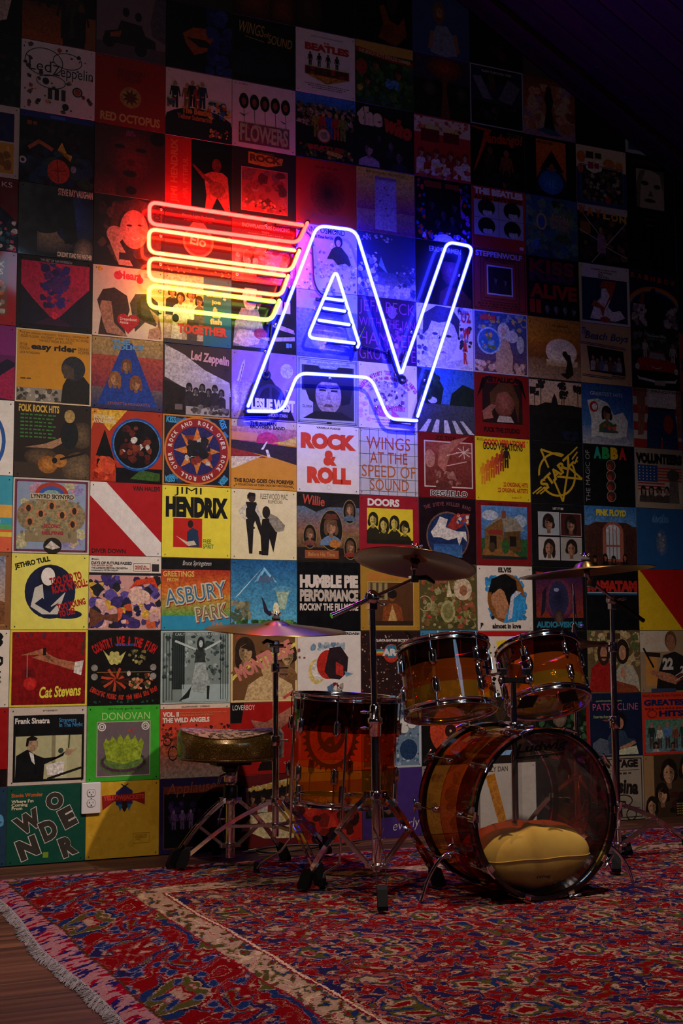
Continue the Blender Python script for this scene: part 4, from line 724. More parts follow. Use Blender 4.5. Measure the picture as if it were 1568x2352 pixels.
S(4, 3, 'black record sleeve with two guitar players behind the blue neon stroke', '0a080c', [P([(.02, .05), (.05, .4), (.15, .62), (.4, .62), (.5, .3), (.6, .05)], '7c6c70'), E(.28, .72, .1, .13, 'b89890'), P([(.15, .78), (.2, .92), (.38, .92), (.44, .7), (.4, .6), (.38, .8), (.22, .8)], 'c8a898'), E(.42, .78, .05, .12, '6c4c40'), P([(.1, .3), (.3, .3), (.45, .2), (.4, .1), (.2, .05), (.02, .1)], 'b89c90'), E(.44, .26, .1, .08, '8c2c3c'), P([(.4, .2), (.6, .16), (.98, .2), (.98, .26), (.6, .22)], 'a898a0'), P([(.6, .4), (.72, .35), (.98, .3), (.96, .36), (.74, .42)], 'b08c84'), X(.66, .55, .94, .8, 'b0b8d8', .05), X(.84, .08, .94, .16, '5c8cc8', .04)], 1)
S(4, 4, 'violet record sleeve with rocket, moon and dark mountain behind neon foot', '8c6c98', [E(.2, .2, .25, .4, 'b0a0b8', '8c6c98'), E(.85, .75, .1, .11, 'b0a8c0'), P([(.18, .02), (.3, .5), (.5, .72), (.62, .6), (.85, .3), (.98, .02)], '181420'), P([(.08, .55), (.16, .82), (.2, .88), (.2, .8), (.13, .54)], 'c8c0d0'), Ln(.12, .55, .18, .8, .012, '6c3040'), E(.06, .3, .08, .25, 'd0c4d0', '8c6c98'), G(.6, .32, .22, .05, '2c2838'), Ln(.6, .12, .6, .5, .04, '2c2838'), T('LESLIE WEST', .3, .14, .98, .32, 'd8d4dc', .06), T('MOUNTAIN', .58, .06, .86, .11, '9c8cb8', .02)], 1)
S(4, 5, 'sunset road record sleeve in purple and amber with white lane markings', 'c8882c', [Rc(0, .9, 1, 1, 'c0a888'), Rc(0, .68, 1, .9, 'a8486c', 'b07c78'), Rc(.0, .7, .4, .82, 'c88060'), E(.55, .7, .17, .14, 'b82c5c'), P([(.6, .68), (1, .66), (1, .8), (.8, .72)], 'c8a850'), P([(0, .7), (1, .64), (1, .38), (.6, .48), (0, .58)], '302030'), P([(0, .58), (.3, .53), (.55, .46), (.0, .46)], '8c2420'), P([(0, .46), (.44, .48), (.5, .5), (.06, .3), (0, .28)], 'd0c0ac'), P([(.45, .58), (.53, .7), (.55, .7), (.49, .58)], 'd8ccc0'), P([(.52, .58), (.56, .58), (.6, .47), (.55, .47)], 'd8ccc0'), T('THE ALLMAN\nBROTHERS BAND', .28, .88, .82, .985, '140c14', .04), T('THE ROAD GOES ON FOREVER', .04, .09, .96, .15, '201008', .04), T('A COLLECTION OF THEIR GREATEST RECORDINGS', .06, .045, .94, .075, '201008', .02)])
S(4, 6, 'cream record sleeve with tall dark couple in flowing black clothes', 'ddd0a4', [P([(.27, .08), (.32, .08), (.34, .5), (.36, .55), (.46, .3), (.5, .3), (.42, .62), (.38, .82), (.22, .82), (.22, .55), (.25, .3)], '181412'), E(.31, .88, .055, .065, '3a2820'), P([(.24, .92), (.27, .96), (.36, .95), (.37, .9), (.3, .91), (.24, .86)], '120e0c'), P([(.22, .8), (.1, .68), (.2, .56), (.25, .58), (.17, .67), (.24, .74)], 'c8c0b0'), P([(.38, .78), (.48, .58), (.45, .56), (.36, .7)], 'c8c0b0'), P([(.46, .06), (.44, .4), (.47, .58), (.58, .6), (.7, .4), (.64, .1), (.58, .3), (.56, .06)], '14100e'), P([(.56, .68), (.7, .62), (.82, .5), (.8, .42), (.68, .4), (.58, .54)], '8c8474'), E(.53, .68, .06, .09, '241c18'), Rc(.42, .07, .54, .12, '1c1612'), E(.34, .45, .02, .015, '1c1612'), T('FLEETWOOD MAC', .44, .87, .86, .95, '3c3428', .0), T('RUMOURS', .56, .81, .78, .86, '3c3428', .0)])
S(4, 7, 'sky blue record sleeve with glowing triangle, rocks and dark bird', '2c7cae', [Rc(0, 0, 1, 1, '58a8c8', '14548c'), P([(.05, .45), (.5, .92), (.12, .5)], 'b0d0dc'), P([(.35, .68), (.5, .9), (.7, .68), (.64, .7), (.5, .84), (.42, .7)], '78b8d8'), T('ASIA', .4, .68, .66, .78, '50607c', .05), N(0, .12, .3, .42, 12, 42, '6c6c54 8c8868 485844', .05, .09), E(.78, .58, .16, .05, '5c9cb8'), P([(.68, .55), (.88, .55), (.82, .3), (.74, .3)], 'a0b8a0'), N(0, 0, 1, .15, 22, 43, '386428 58843c 24441c', .05, .1), P([(.46, .48), (.52, .38), (.56, .28), (.66, .25), (.58, .2), (.5, .26)], '241c34'), E(.68, .28, .05, .12, 'd8d0a8')])
S(4, 8, 'sepia record sleeve with three long-haired men and pink zigzag title', 'd8bc84', [Rc(.03, .03, .97, .97, '6c4828'), B(.22, .72, .15, 'b08c60', '2c1c10', '7c5834', 1.5, .4), B(.85, .66, .14, 'b08c60', '2c1c10', '7c5834', 1.3, .3), P([(.2, .03), (.26, .24), (.45, .36), (.7, .36), (.92, .24), (.96, .03)], 'c8a878'), E(.58, .5, .13, .2, 'c09c6c'), P([(.44, .5), (.44, .72), (.72, .72), (.72, .52), (.66, .64), (.5, .64)], '4a3018'), P([(.03, .36), (.3, .6), (.28, .52), (.64, .72), (.62, .64), (.97, .84), (.97, .78), (.56, .56), (.58, .64), (.24, .46), (.26, .52), (.03, .3)], 'd8c458'), T('MONTROSE', .04, .48, .96, .7, 'c8786c', .06, 26), P([(.04, .86), (.16, .98), (.1, .9), (.18, .94)], 'b83c34'), P([(.78, .06), (.94, .16), (.9, .1), (.97, .12), (.8, .03)], 'b84840')])
S(4, 9, 'red record sleeve with bare forearm and black band behind throne seat', '9c100c', [Rc(0, .72, .16, 1, '0c0a0a'), P([(.16, .72), (.04, .72), (0, .8), (0, 1), (.2, 1)], '0c0a0a'), P([(.3, .76), (.52, .72), (1, .98), (1, .8), (.7, .6), (.4, .58)], 'a06450'), N(.25, .1, .6, .4, 6, 44, '8c0c0a b01c14 780a08', .08, .14), P([(.44, .15), (.6, .3), (.62, .05), (.4, .05)], '140808'), T('LOVERBOY', .03, .9, .36, .97, 'd8d0c8', .0), T('Get Lucky', .8, .12, .98, .16, 'c8b8b0')])
S(4, 10, 'dark red record sleeve with starred black emblem and group of men', '5c1418', [P([(.05, .95), (.25, .82), (.95, .95), (.95, .1), (.5, .12), (.1, .3)], 'c8b88c'), P([(.0, .95), (.04, .99), (.22, .84), (.24, .5), (.3, .42), (0, .1)], '100c0c'), P([(.26, .78), (.93, .86), (.93, .5), (.3, .46)], '141012'), [B(.33+.15*k, .68, .05, '8c6850', '1c1210', ('5c2820', 'b0a898', '6c2420', '2c2830')[k], 1.6, .48) for k in range(4)], [P([(x+(.075 if q % 2 == 0 else .03)*math.sin(q*math.pi/5), y+(.075 if q % 2 == 0 else .03)*math.cos(q*math.pi/5)) for q in range(10)], 'c8bca0') for x, y in ((.2, .28), (.7, .34), (.45, .36))], T('ALABAMA', .28, .8, .92, .88, 'b08c3c', .06, 6)])
# ---- column 5
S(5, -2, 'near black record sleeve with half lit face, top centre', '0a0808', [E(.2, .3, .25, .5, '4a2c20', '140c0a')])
S(5, -1, 'white film music sleeve with four black figures and red block title', 'd4c8c4', [T('BEATLES', .15, .68, .9, .8, 'a82420', .07), T('THE', .46, .81, .56, .84, 'a82420', .05), [H(.24+.15*k, .44, .22, '141214', '2c2220') for k in range(4)], P([(.15, .43), (.9, .43), (.9, .3), (.15, .3)], '8c2a1c'), T('HELP!', .17, .31, .88, .42, '38221c', .07), P([(.15, .3), (.9, .3), (.52, .18)], 'b07c2c'), Ln(.3, .3, .52, .19, .008, '3c2410'), Ln(.72, .3, .52, .19, .008, '3c2410'), [X(.14+.06*k, .15-.03*k, .9-.06*k, .165-.03*k, '584848') for k in range(3)], T('ORIGINAL MOTION PICTURE SOUNDTRACK', .25, .9, .8, .92, '584848')])
S(5, 0, 'crowded collage record sleeve with blue sky and bright uniforms', '141418', [Rc(0, .8, 1, 1, '2c60a8', '3870b8'), N(0, .5, 1, .86, 70, 45, '5c4c40 8c7464 382c28 a08c7c 6c5838 202028', .03, .06), [H(.34+.11*k, .34, .42, ('7c7428', '9c2c24', '2c4c8c', 'a03024', '6c7430')[k], 'a07c60') for k in range(5)], E(.46, .38, .12, .12, 'a89878'), G(.46, .38, .12, .02, '7c2c20'), E(.46, .38, .06, .06, '7c6c50'), N(.05, .02, .95, .22, 26, 46, '3c5428 7c2c24 28401c 8c8448', .03, .05), T('BEATLES', .2, .14, .8, .22, '8c2824', .06), P([(.5, .1), (.75, .06), (.78, .12), (.52, .16)], 'a89030')], 1)
S(5, 1, 'orange red record sleeve with a shaded dark sphere', 'a01c10', [Rc(0, 0, 1, .2, '9c2418'), E(.52, .5, .3, .34, '1c0606', '901810'), X(.3, .87, .7, .91, '7c120c'), T('FOR EARTH BELOW', .25, .08, .8, .15, '7c3424', .03)])
S(5, 2, 'pale flower field record sleeve with dark-haired seated figure and serif title', 'b8b0b8', [N(0, 0, 1, .75, 150, 47, 'a0a090 c8c4bc 787880 d8d4cc 606070', .012, .03), P([(.5, .5), (.58, .66), (.64, .7), (.74, .7), (.85, .58), (.92, .4), (.8, .46), (.68, .42), (.6, .5)], '1c1c28'), E(.69, .78, .07, .09, '181820'), E(.69, .76, .038, .055, 'b89888'), N(.4, .2, .98, .44, 40, 48, 'c8c4bc a8a4a0 888890', .015, .03), T('DONNY OSMOND', .02, .88, .8, .97, '2c2038', .01), T('A Time For Us', .3, .8, .6, .85, '2c2038', .03)])
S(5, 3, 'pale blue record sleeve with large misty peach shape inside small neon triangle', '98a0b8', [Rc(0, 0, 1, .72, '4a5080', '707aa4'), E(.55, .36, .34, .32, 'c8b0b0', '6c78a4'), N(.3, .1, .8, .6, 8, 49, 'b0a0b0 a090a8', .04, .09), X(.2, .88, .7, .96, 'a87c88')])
S(5, 4, 'silver framed record sleeve with large stern face and black hair', '9ca0ac', [O(.015, .015, .985, .985, .012, '4c4c58'), O(.04, .04, .96, .96, .01, '4c4c58'), Rc(.08, .08, .93, .88, '2c2830'), Rc(.08, .08, .26, .5, 'a09ca4'), P([(.12, .88), (.1, .6), (.2, .36), (.3, .3), (.3, .6), (.4, .7), (.6, .7), (.72, .6), (.72, .3), (.86, .34), (.92, .6), (.9, .88)], '0c0a10'), E(.51, .44, .21, .28, 'a89890', '8c7c78'), P([(.3, .56), (.34, .74), (.68, .74), (.72, .56), (.64, .64), (.4, .64)], '0c0a10'), Rc(.36, .5, .47, .53, '181418'), Rc(.55, .5, .66, .53, '181418'), Ln(.34, .56, .48, .55, .018, '181418'), Ln(.54, .55, .68, .57, .018, '181418'), P([(.47, .38), (.56, .38), (.515, .5)], '7c6c68'), P([(.42, .27), (.6, .27), (.56, .31), (.46, .31)], '5c4444'), P([(.1, .08), (.3, .2), (.72, .2), (.92, .1)], '14121a'), P([(.14, .9), (.2, .96), (.82, .96), (.88, .9), (.7, .9), (.64, .84), (.38, .84), (.32, .9)], '7484b8'), T('THE ESSENTIAL JIMI HENDRIX', .22, .915, .8, .945, 'c8ccd8', .01), T('VOLUME TWO', .38, .86, .64, .885, 'c8ccd8', .01), T('GLORIA', .09, .24, .25, .28, '1c1a20', .01), Rc(.48, .015, .56, .04, '1c1a20')])
S(5, 5, 'white record sleeve filled by three lines of fat orange capitals', 'd8d0cc', [T('VANILLA FUDGE', .31, .945, .7, .975, '2c2020', .04), T('ROCK', .06, .64, .96, .88, 'c83c24', .08), T('&', .42, .4, .64, .63, 'c83c24', .08), T('ROLL', .16, .13, .87, .38, 'c83c24', .08), G(.51, .08, .035, .006, 'b8a89c')], m=0.15)
S(5, 6, 'brown western record sleeve with bearded singers in oval portraits', '1c1410', [Rc(0, .35, 1, .8, '8c5428', '4c6478'), Rc(0, .2, 1, .42, '5c4028', '7c5c3c'), P([(0, .85), (.3, .72), (.65, .86), (1, .98), (1, 1), (0, 1)], '120e0c'), [[E(x, y, rx, ry, '100c0a'), G(x, y, rx, .01, '8c7444', ry=ry), B(x, y+ry*.2, s, 'a87858', '5c4028', c, 1.6, y-ry*.75)] for x, y, rx, ry, s, c in ((.54, .46, .19, .3, .11, '5c7490'), (.2, .36, .11, .18, .065, '6c3c2c'), (.84, .74, .11, .18, .065, '485c70'), (.85, .2, .11, .17, .065, '7c2c20'))], E(.6, .26, .1, .06, 'a8682c'), P([(.42, .62), (.66, .62), (.62, .7), (.46, .7)], '5c3020'), Rc(.12, .04, .66, .16, '8c4824'), T('Before His Time', .17, .07, .6, .13, 'b07c4c', .02), T('Willie', .08, .82, .44, .96, 'b84430', .02, -6)])
S(5, 7, 'black record sleeve with three lines of heavy condensed cream capitals', '0a0a0e', [T('HUMBLE PIE', .04, .62, .97, .81, 'd0c4b8', .07), T('PERFORMANCE', .04, .42, .97, .6, 'b8aca0', .06), T("ROCKIN' THE FILLMORE", .04, .29, .97, .4, 'd0c4b8', .04)], 1, m=0.15)
S(5, 8, 'white record sleeve with red and dark painted head above floor tom', 'd4cac4', [E(.3, .42, .13, .18, 'd0b868'), E(.33, .44, .11, .15, 'd4cac4'), N(.2, .72, .75, .84, 8, 50, '6c88a0 90a0ac', .04, .08), E(.48, .52, .18, .21, 'b02418'), P([(.42, .42), (.5, .76), (.68, .78), (.8, .62), (.78, .4), (.66, .3), (.5, .32)], '24141c'), P([(.6, .56), (.72, .5), (.72, .34), (.6, .38)], 'a82c24'), N(.5, .02, .72, .26, 16, 51, '2c1c20 8c8478 6c1c20 d0c4bc', .03, .06), P([(.5, .02), (.46, .2), (.56, .25), (.56, .02)], '48607c'), P([(.74, .42), (.88, .38), (.76, .34)], '6890a8'), N(.0, .6, .16, .78, 4, 52, '8c4c48', .01, .03), T('HABERDASH', .62, .95, .98, .985, '14182c', .04)])
S(5, 9, 'pale record sleeve with dark toothed wheel emblem seen through floor tom', 'd8b48c', [E(.52, .5, .4, .46, '2c1810'), [P([(.52+.46*math.cos(a*.196), .5+.52*math.sin(a*.196)), (.52+.38*math.cos(a*.196+.09), .5+.44*math.sin(a*.196+.09)), (.52+.38*math.cos(a*.196-.09), .5+.44*math.sin(a*.196-.09))], '2c1810') for a in range(32)], E(.52, .5, .34, .4, 'd0a87c'), E(.52, .54, .22, .28, '2c1810'), E(.52, .56, .16, .2, 'b8906c'), P([(.3, .3), (.5, .4), (.6, .25), (.56, .5), (.46, .48)], '2c1810')])
S(5, 10, 'red record sleeve with dark figures low on wall behind boom stand', '9c1c14', [Rc(0, .88, 1, 1, 'c0a048'), N(0, 0, 1, .6, 18, 53, '3c100c 6c1810 240a08 b82c1c', .08, .16), T('Bob Seger', .14, .5, .56, .66, 'c8a05c', .0, 14, .3)])
# ---- column 6
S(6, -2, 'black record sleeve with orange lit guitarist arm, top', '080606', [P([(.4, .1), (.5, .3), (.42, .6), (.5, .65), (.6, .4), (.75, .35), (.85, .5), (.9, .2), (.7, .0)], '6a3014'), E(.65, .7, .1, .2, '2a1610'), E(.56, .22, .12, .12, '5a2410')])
S(6, -1, 'jungle green record sleeve with bearded faces under curved red banner', '1c3818', [Rc(0, .84, 1, 1, 'b08838'), P([(0, .9), (.3, .86), (.6, .82), (1, .8), (1, .72), (.6, .74), (.3, .78), (0, .82)], '8c2018'), T('THE BEACH BOYS ENDLESS SUMMER', .05, .78, .96, .84, 'b8a074', .02, -4), N(0, 0, 1, .72, 60, 54, '24481c 305c28 183018 1c4444 3c5c2c', .04, .1), B(.35, .66, .08, '7c5438', '2c1c14', '24481c', 1, .6), B(.74, .56, .08, '7c5438', '2c1c14', '24481c', 1, .5), B(.2, .38, .075, '7c5438', '2c1c14', '24481c', 1, .3), E(.1, .58, .1, .12, '8c2c24'), N(.5, .3, .75, .46, 8, 55, '3868a0 4878a8', .04, .07), E(.07, .24, .05, .05, 'b09030')])
S(6, 0, 'black record sleeve with fat curvy white and red title and dim men', '0a080c', [B(.22, .3, .1, '8c7070', '181014', '8c7c90', 1.8, .02), B(.4, .5, .05, '4c3848', '100c10', '181420', 1.4, .4), B(.6, .4, .07, '5c4450', '100c10', '1c1828', 1.6, .2), B(.74, .24, .08, '5c4450', '100c10', '201c2c', 1.8, .02), T('the', .02, .66, .46, .96, 'c8b090', .09), T('who', .46, .56, .98, .84, 'a83020', .09, -14)])
S(6, 1, 'yellow fading to purple record sleeve with pale panel of birds', 'c89c34', [Rc(0, 0, 1, 1, '5c1c6c', 'c8a838'), Rc(0, .35, 1, .65, '7c2458', 'b07c44'), Rc(.31, .05, .68, .88, '8878a8', '9c8cac'), Rc(.31, .84, .68, .89, '6c5c78'), [P([(.45+.08*math.sin(k*2.2), .72-.11*k), (.5+.08*math.sin(k*2.2), .75-.11*k), (.48+.08*math.sin(k*2.2), .71-.11*k)], '5c2838') for k in range(5)], T('MAHAVISHNU ORCHESTRA', .16, .93, .84, .965, '6c5420', .01)])
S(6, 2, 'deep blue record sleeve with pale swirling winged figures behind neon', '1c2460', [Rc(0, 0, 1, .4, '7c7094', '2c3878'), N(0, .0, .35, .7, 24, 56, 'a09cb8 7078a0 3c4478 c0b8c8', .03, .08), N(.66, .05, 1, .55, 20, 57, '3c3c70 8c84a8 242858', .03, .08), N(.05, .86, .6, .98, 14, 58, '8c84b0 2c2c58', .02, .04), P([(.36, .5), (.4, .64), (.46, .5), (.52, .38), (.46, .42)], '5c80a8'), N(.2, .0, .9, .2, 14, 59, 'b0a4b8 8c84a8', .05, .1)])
S(6, 3, 'dark violet record sleeve with tall thin outlined lettering over faint player', '2c1438', [P([(.45, 0), (.42, .4), (.5, .7), (.7, .7), (.72, .3), (.66, 0)], '3c1c48'), E(.58, .8, .08, .1, '7c5c78'), N(.45, .1, .75, .6, 8, 60, '7c3c68 a07098 4c2858', .04, .08), T('JEFF BECK', .02, .72, .98, .95, '8c3c90', -.012), T('WITH THE JAN', .02, .5, .98, .68, '8c3c90', -.012), T('HAMMER', .02, .27, .98, .46, '8c3c90', -.012), T('GROUP LIVE', .02, .04, .98, .23, '8c3c90', -.012)], 1)
S(6, 4, 'pinkish white record sleeve with arched red words over starry panel', 'd0c0cc', [N(0, .1, .2, .7, 10, 61, 'c89098 d0a0a0 a8a8c8', .03, .07), Rc(.17, .2, .84, .72, 'a898b8'), N(.18, .55, .84, .74, 46, 62, 'd8ccd0 584878 7c6c98', .012, .025), N(.25, .3, .8, .56, 16, 63, '2c2440 c8b8c0 5c3858', .03, .06), A('Magical Mystery Tour I Am The Walrus', .5, .3, .56, 150, 30, .07, 'a02c50', .03), A('The Fool On The Hill Flying Your Mother', .5, .3, .48, 140, 40, .05, 'a02c50', .03), T('MAGICAL MYSTERY\nTOUR', .26, .2, .8, .36, 'a03858', .07), P([(.3, .2), (.45, .3), (.45, .18)], 'b04858'), P([(.7, .2), (.56, .3), (.55, .18)], 'b04858'), T('Hello Goodbye Strawberry Fields', .2, .12, .8, .15, 'a02c50', .02), T('Penny Lane Baby You\'re A', .28, .08, .72, .105, 'a02c50', .02), T('All You Need Is Love', .34, .04, .64, .065, 'a02c50', .02)])
S(6, 5, 'white grid record sleeve with four rows of amber marquee capitals', 'b4b0bc', [[Ln(.02+.155*k, 0, .02+.155*k, 1, .007, '2c2c38') for k in range(7)], [Ln(0, .06+.185*k, 1, .06+.185*k, .007, '2c2c38') for k in range(6)], T('WINGS', .12, .69, .87, .88, 'a04020', .0), T('AT THE', .18, .48, .82, .65, 'a04020', .0), T('SPEED OF', .04, .27, .96, .45, 'a85824', .0), T('SOUND', .18, .07, .84, .24, 'a85020', .0)], m=0.15)
S(6, 6, 'crimson record sleeve with yellow window of four men and white title', '8c1020', [Rc(.12, .28, .9, .81, 'd0b828'), [B(.22+.18*k, .64-.05*(k % 2)-.02*k, .085, 'b8a44c', '1c1808', '201c0c', 1.3, .29) for k in range(4)], Rc(.12, .28, .9, .34, '181408'), T('DOORS', .13, .84, .67, .955, 'd8ccc4', .05)], m=0.15)
S(6, 7, 'ochre framed record sleeve with seated shirtless figure in dark room', '9c7424', [Rc(.12, .06, .9, .72, '4c2c14'), Rc(.12, .06, .9, .14, '2c1a0c'), Rc(.14, .45, .45, .7, '8c7c50'), [Rc(.16+.1*k, .46, .2+.1*k, .7, '4c3c28') for k in range(3)], P([(.36, .14), (.38, .34), (.48, .4), (.6, .4), (.68, .34), (.72, .14)], '7c3c18'), P([(.46, .14), (.53, .38), (.62, .14)], 'b08c54'), E(.53, .5, .05, .07, '7c4420'), E(.53, .54, .08, .07, '140c08'), O(.12, .06, .9, .72, .01, 'c0a060'), T("ALICE'S", .3, .86, .72, .95, 'b0682c', .05), T('RESTAURANT', .12, .75, .86, .84, 'b0682c', .05)])
S(6, 8, 'speckled maroon crowd record sleeve with rainbow striped round badge', '24100e', [N(0, 0, 1, .95, 240, 64, '6c3c34 a08070 3c1814 8c2c28 140a0a c0a898', .006, .016), Rc(.24, .7, .8, .73, '3c7890'), Rc(.24, .67, .8, .7, 'c0a03c'), Rc(.24, .64, .8, .67, 'b0401c'), E(.5, .67, .13, .14, 'a83020'), E(.5, .7, .11, .1, '2c6c8c'), T('ARS', .35, .63, .66, .74, 'c8c0b8', .06), T('ATLANTA RHYTHM SECTION', .2, .84, .8, .88, 'd8ccc4', .04), P([(.72, 1), (.78, 1), (1, .78), (1, .72)], '0a0808')])
S(6, 9, 'ornate blue grey engraved record sleeve with pale swirling letters', 'a8b0b8', [Rc(.03, .03, .96, .97, '64788c'), N(.03, .03, .96, .97, 70, 65, '3c5878 8c9cac a8b4bc 2c4464 7088a0', .02, .05), E(.78, .26, .15, .15, '1c3458'), T('Chicago', .05, .5, .92, .8, 'c8c4bc', .06)])
S(6, 10, 'purple record sleeve with dark picture panel beside bass drum', '3c2468', [Rc(.05, .3, .55, .92, '0c0e0c'), N(.06, .32, .54, .9, 12, 66, '1c241c 4c5044 28302c 5c3c34', .04, .1), T('everly', .5, .08, .96, .26, 'c8b8a8', -.01, 6, .3)])
# ---- column 7
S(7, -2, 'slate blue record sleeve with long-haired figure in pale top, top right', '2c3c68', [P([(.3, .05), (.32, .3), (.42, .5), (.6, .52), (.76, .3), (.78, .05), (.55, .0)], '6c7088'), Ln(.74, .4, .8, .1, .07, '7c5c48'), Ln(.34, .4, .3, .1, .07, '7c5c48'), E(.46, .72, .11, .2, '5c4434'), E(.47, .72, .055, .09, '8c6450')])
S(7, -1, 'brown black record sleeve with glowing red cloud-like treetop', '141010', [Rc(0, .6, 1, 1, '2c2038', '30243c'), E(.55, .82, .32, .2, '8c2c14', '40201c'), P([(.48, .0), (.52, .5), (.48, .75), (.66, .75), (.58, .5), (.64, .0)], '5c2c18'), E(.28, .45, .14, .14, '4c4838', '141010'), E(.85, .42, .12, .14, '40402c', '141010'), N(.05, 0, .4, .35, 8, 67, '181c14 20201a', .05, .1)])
S(7, 0, 'red and white duotone group photo record sleeve with dark script', 'a02420', [Rc(0, .72, 1, .98, 'c8a8a0'), N(0, .72, 1, .98, 20, 68, 'a03028 b86860 c8b0a8', .03, .07), [B(.12+.13*k, .4-.06*(k % 2), .06, 'b87c70', '6c1410', ('c8b0a8', '8c1c18', 'c8b0a8')[k % 3], 1.5, .04) for k in range(7)], N(0, .0, 1, .2, 14, 69, 'c8a8a0 8c1c18 b04840', .04, .08), X(.08, .56, .88, .8, '5c0c10', .05, -4, .2)])
S(7, 1, 'black record sleeve edged with orange and blue psychedelic scrollwork', '0c0a14', [N(.02, .02, .3, .98, 16, 70, 'b04820 244ca0 a83c2c 1c2c6c', .03, .07), N(.72, .02, .98, .98, 16, 71, 'b04820 2448a0 8c3cac 1c2c6c', .03, .07), N(.1, .0, .95, .16, 14, 72, 'b0a0b8 3c3c90 a04838', .03, .06), Rc(.18, .16, .8, .86, '08080c'), [B(.3+.2*k, .6-.15*(k % 2), .07, '3c3438', '100c10', '141018', 1.4, .3) for k in range(3)], B(.4, .32, .07, '3c3438', '100c10', '141018', 1.4, .18), B(.66, .38, .07, '3c3438', '100c10', '141018', 1.4, .18), X(.14, .84, .86, .96, '7c2c1c', .05), P([(.3, .0), (.4, .1), (.5, .13), (.62, .1), (.72, .0)], 'b8b0c0')], 1)
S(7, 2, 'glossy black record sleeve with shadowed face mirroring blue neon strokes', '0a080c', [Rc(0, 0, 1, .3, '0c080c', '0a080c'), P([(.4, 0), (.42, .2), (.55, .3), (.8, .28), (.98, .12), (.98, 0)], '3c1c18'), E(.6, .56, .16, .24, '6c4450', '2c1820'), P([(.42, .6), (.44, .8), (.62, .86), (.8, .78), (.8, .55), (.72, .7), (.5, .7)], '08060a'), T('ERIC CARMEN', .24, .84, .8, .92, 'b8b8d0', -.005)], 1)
S(7, 3, 'white record sleeve with pale tousled-hair portrait and red stacked letters', 'c8c0c8', [N(0, 0, .2, .6, 12, 73, '3c3844 8c8894', .03, .07), N(.72, .3, .98, 1, 14, 74, '2c2834 7c7884', .03, .07), P([(.02, .02), (.1, .2), (.5, .1), (.9, .2), (.94, .02)], 'b0a8b4'), E(.44, .48, .27, .38, 'd0c4c8', 'b4a8b0'), P([(.1, .5), (.12, .84), (.35, .99), (.62, .97), (.76, .8), (.74, .5), (.66, .7), (.56, .76), (.4, .72), (.26, .74), (.2, .6)], '2c2834'), E(.32, .54, .05, .022, '28242c'), E(.56, .52, .05, .022, '28242c'), P([(.38, .24), (.54, .24), (.46, .28)], '7c5c64'), P([(.42, .36), (.5, .36), (.46, .46)], 'a89ca4'), T('U2', .79, .76, .95, .93, 'b02434', .03), T('W\nA\nR', .81, .1, .94, .68, 'b82430', .06)])
S(7, 4, 'record sleeve of blue sky, dark trees and pale striped road', '2c3c54', [Rc(0, .45, 1, 1, '3c68a8', '2c58a0'), P([(.0, .4), (0, 1), (.3, .95), (.46, .7), (.4, .4)], '14241c'), P([(.55, .4), (.6, .62), (.8, .78), (1, .72), (1, .38)], '18241a'), Rc(0, 0, 1, .44, '343440', '3c4048'), [P([(.02+.22*k, 0), (.14+.22*k, 0), (.24+.14*k, .2), (.18+.14*k, .2)], 'b8b4bc') for k in range(5)], E(.26, .5, .08, .05, 'a8acbc'), N(.05, .5, .4, .9, 12, 75, '1c3424 10201a 24402c', .05, .09)], 1)
S(7, 5, 'dark red record sleeve with white frame, smoke wisps and flame lettering', '6c1014', [O(.1, .16, .96, .88, .02, 'c0b0a8'), Rc(.12, .18, .94, .86, '5c2420', '8c4038'), P([(.55, .86), (.36, .8), (.34, .5), (.46, .4), (.56, .7), (.7, .84), (.9, .98), (.6, .9)], 'a06050'), E(.2, .6, .09, .14, 'a87060'), N(.25, .2, .75, .45, 14, 76, '8c5850 a87868 6c342c', .03, .07), [[Ln(.8+.14*math.cos(k*.8), .72+.1*math.sin(k*.8), .8, .72, .012, 'd8c0b0') for k in range(8)], Ln(.5, .66, .9, .76, .014, 'd0a898'), Ln(.5, .5, .85, .58, .014, 'd0a898')], E(.44, .16, .14, .1, '5c2c28'), T('DEGUELLO', .2, .02, .86, .12, 'd0ccc8', .09), T('DEGUELLO', .21, .025, .85, .11, '100c0c', .02), T('ZZ TOP', .3, .9, .66, .96, '2c0a0c', .03)], 1)
S(7, 6, 'dark maroon record sleeve with white winged animal in round blue medallion', '180a12', [E(.5, .42, .38, .38, '6c4c40'), E(.5, .42, .355, .355, '1c2c54'), Rc(.25, .1, .75, .3, '3c6898', '2c4c84'), P([(.2, .48), (.3, .6), (.36, .72), (.5, .68), (.46, .56), (.66, .5), (.82, .5), (.84, .34), (.76, .42), (.7, .28), (.66, .4), (.5, .36), (.36, .4), (.24, .4)], 'c8c0bc'), P([(.48, .56), (.62, .76), (.9, .78), (.86, .64), (.64, .52)], '8c2c28'), N(.62, .6, .88, .78, 8, 77, '2c4c8c a03c34 c8b8a8', .03, .05), A('THE STEVE MILLER BAND', .5, -.3, 1.22, 110, 70, .06, '6c3840', .03)], 1)
S(7, 7, 'mossy fantasy forest record sleeve with pale leafy face shapes', '4c4420', [N(.02, .02, .98, .98, 90, 78, '5c5828 787040 3c3c1c 8c8458 6c4c28 8c4830 a09468', .04, .1), E(.75, .62, .16, .17, 'c0a88c'), E(.76, .6, .07, .08, '8c5c40'), E(.48, .28, .13, .17, '98905c'), E(.48, .28, .09, .12, '787444'), E(.4, .8, .1, .1, '8c4c38'), G(.08, .4, .12, .015, 'a09868'), E(.15, .2, .03, .03, 'a02c20'), E(.68, .2, .03, .03, 'a02c20'), P([(.46, .5), (.5, .75), (.56, .5)], 'c0b48c')])
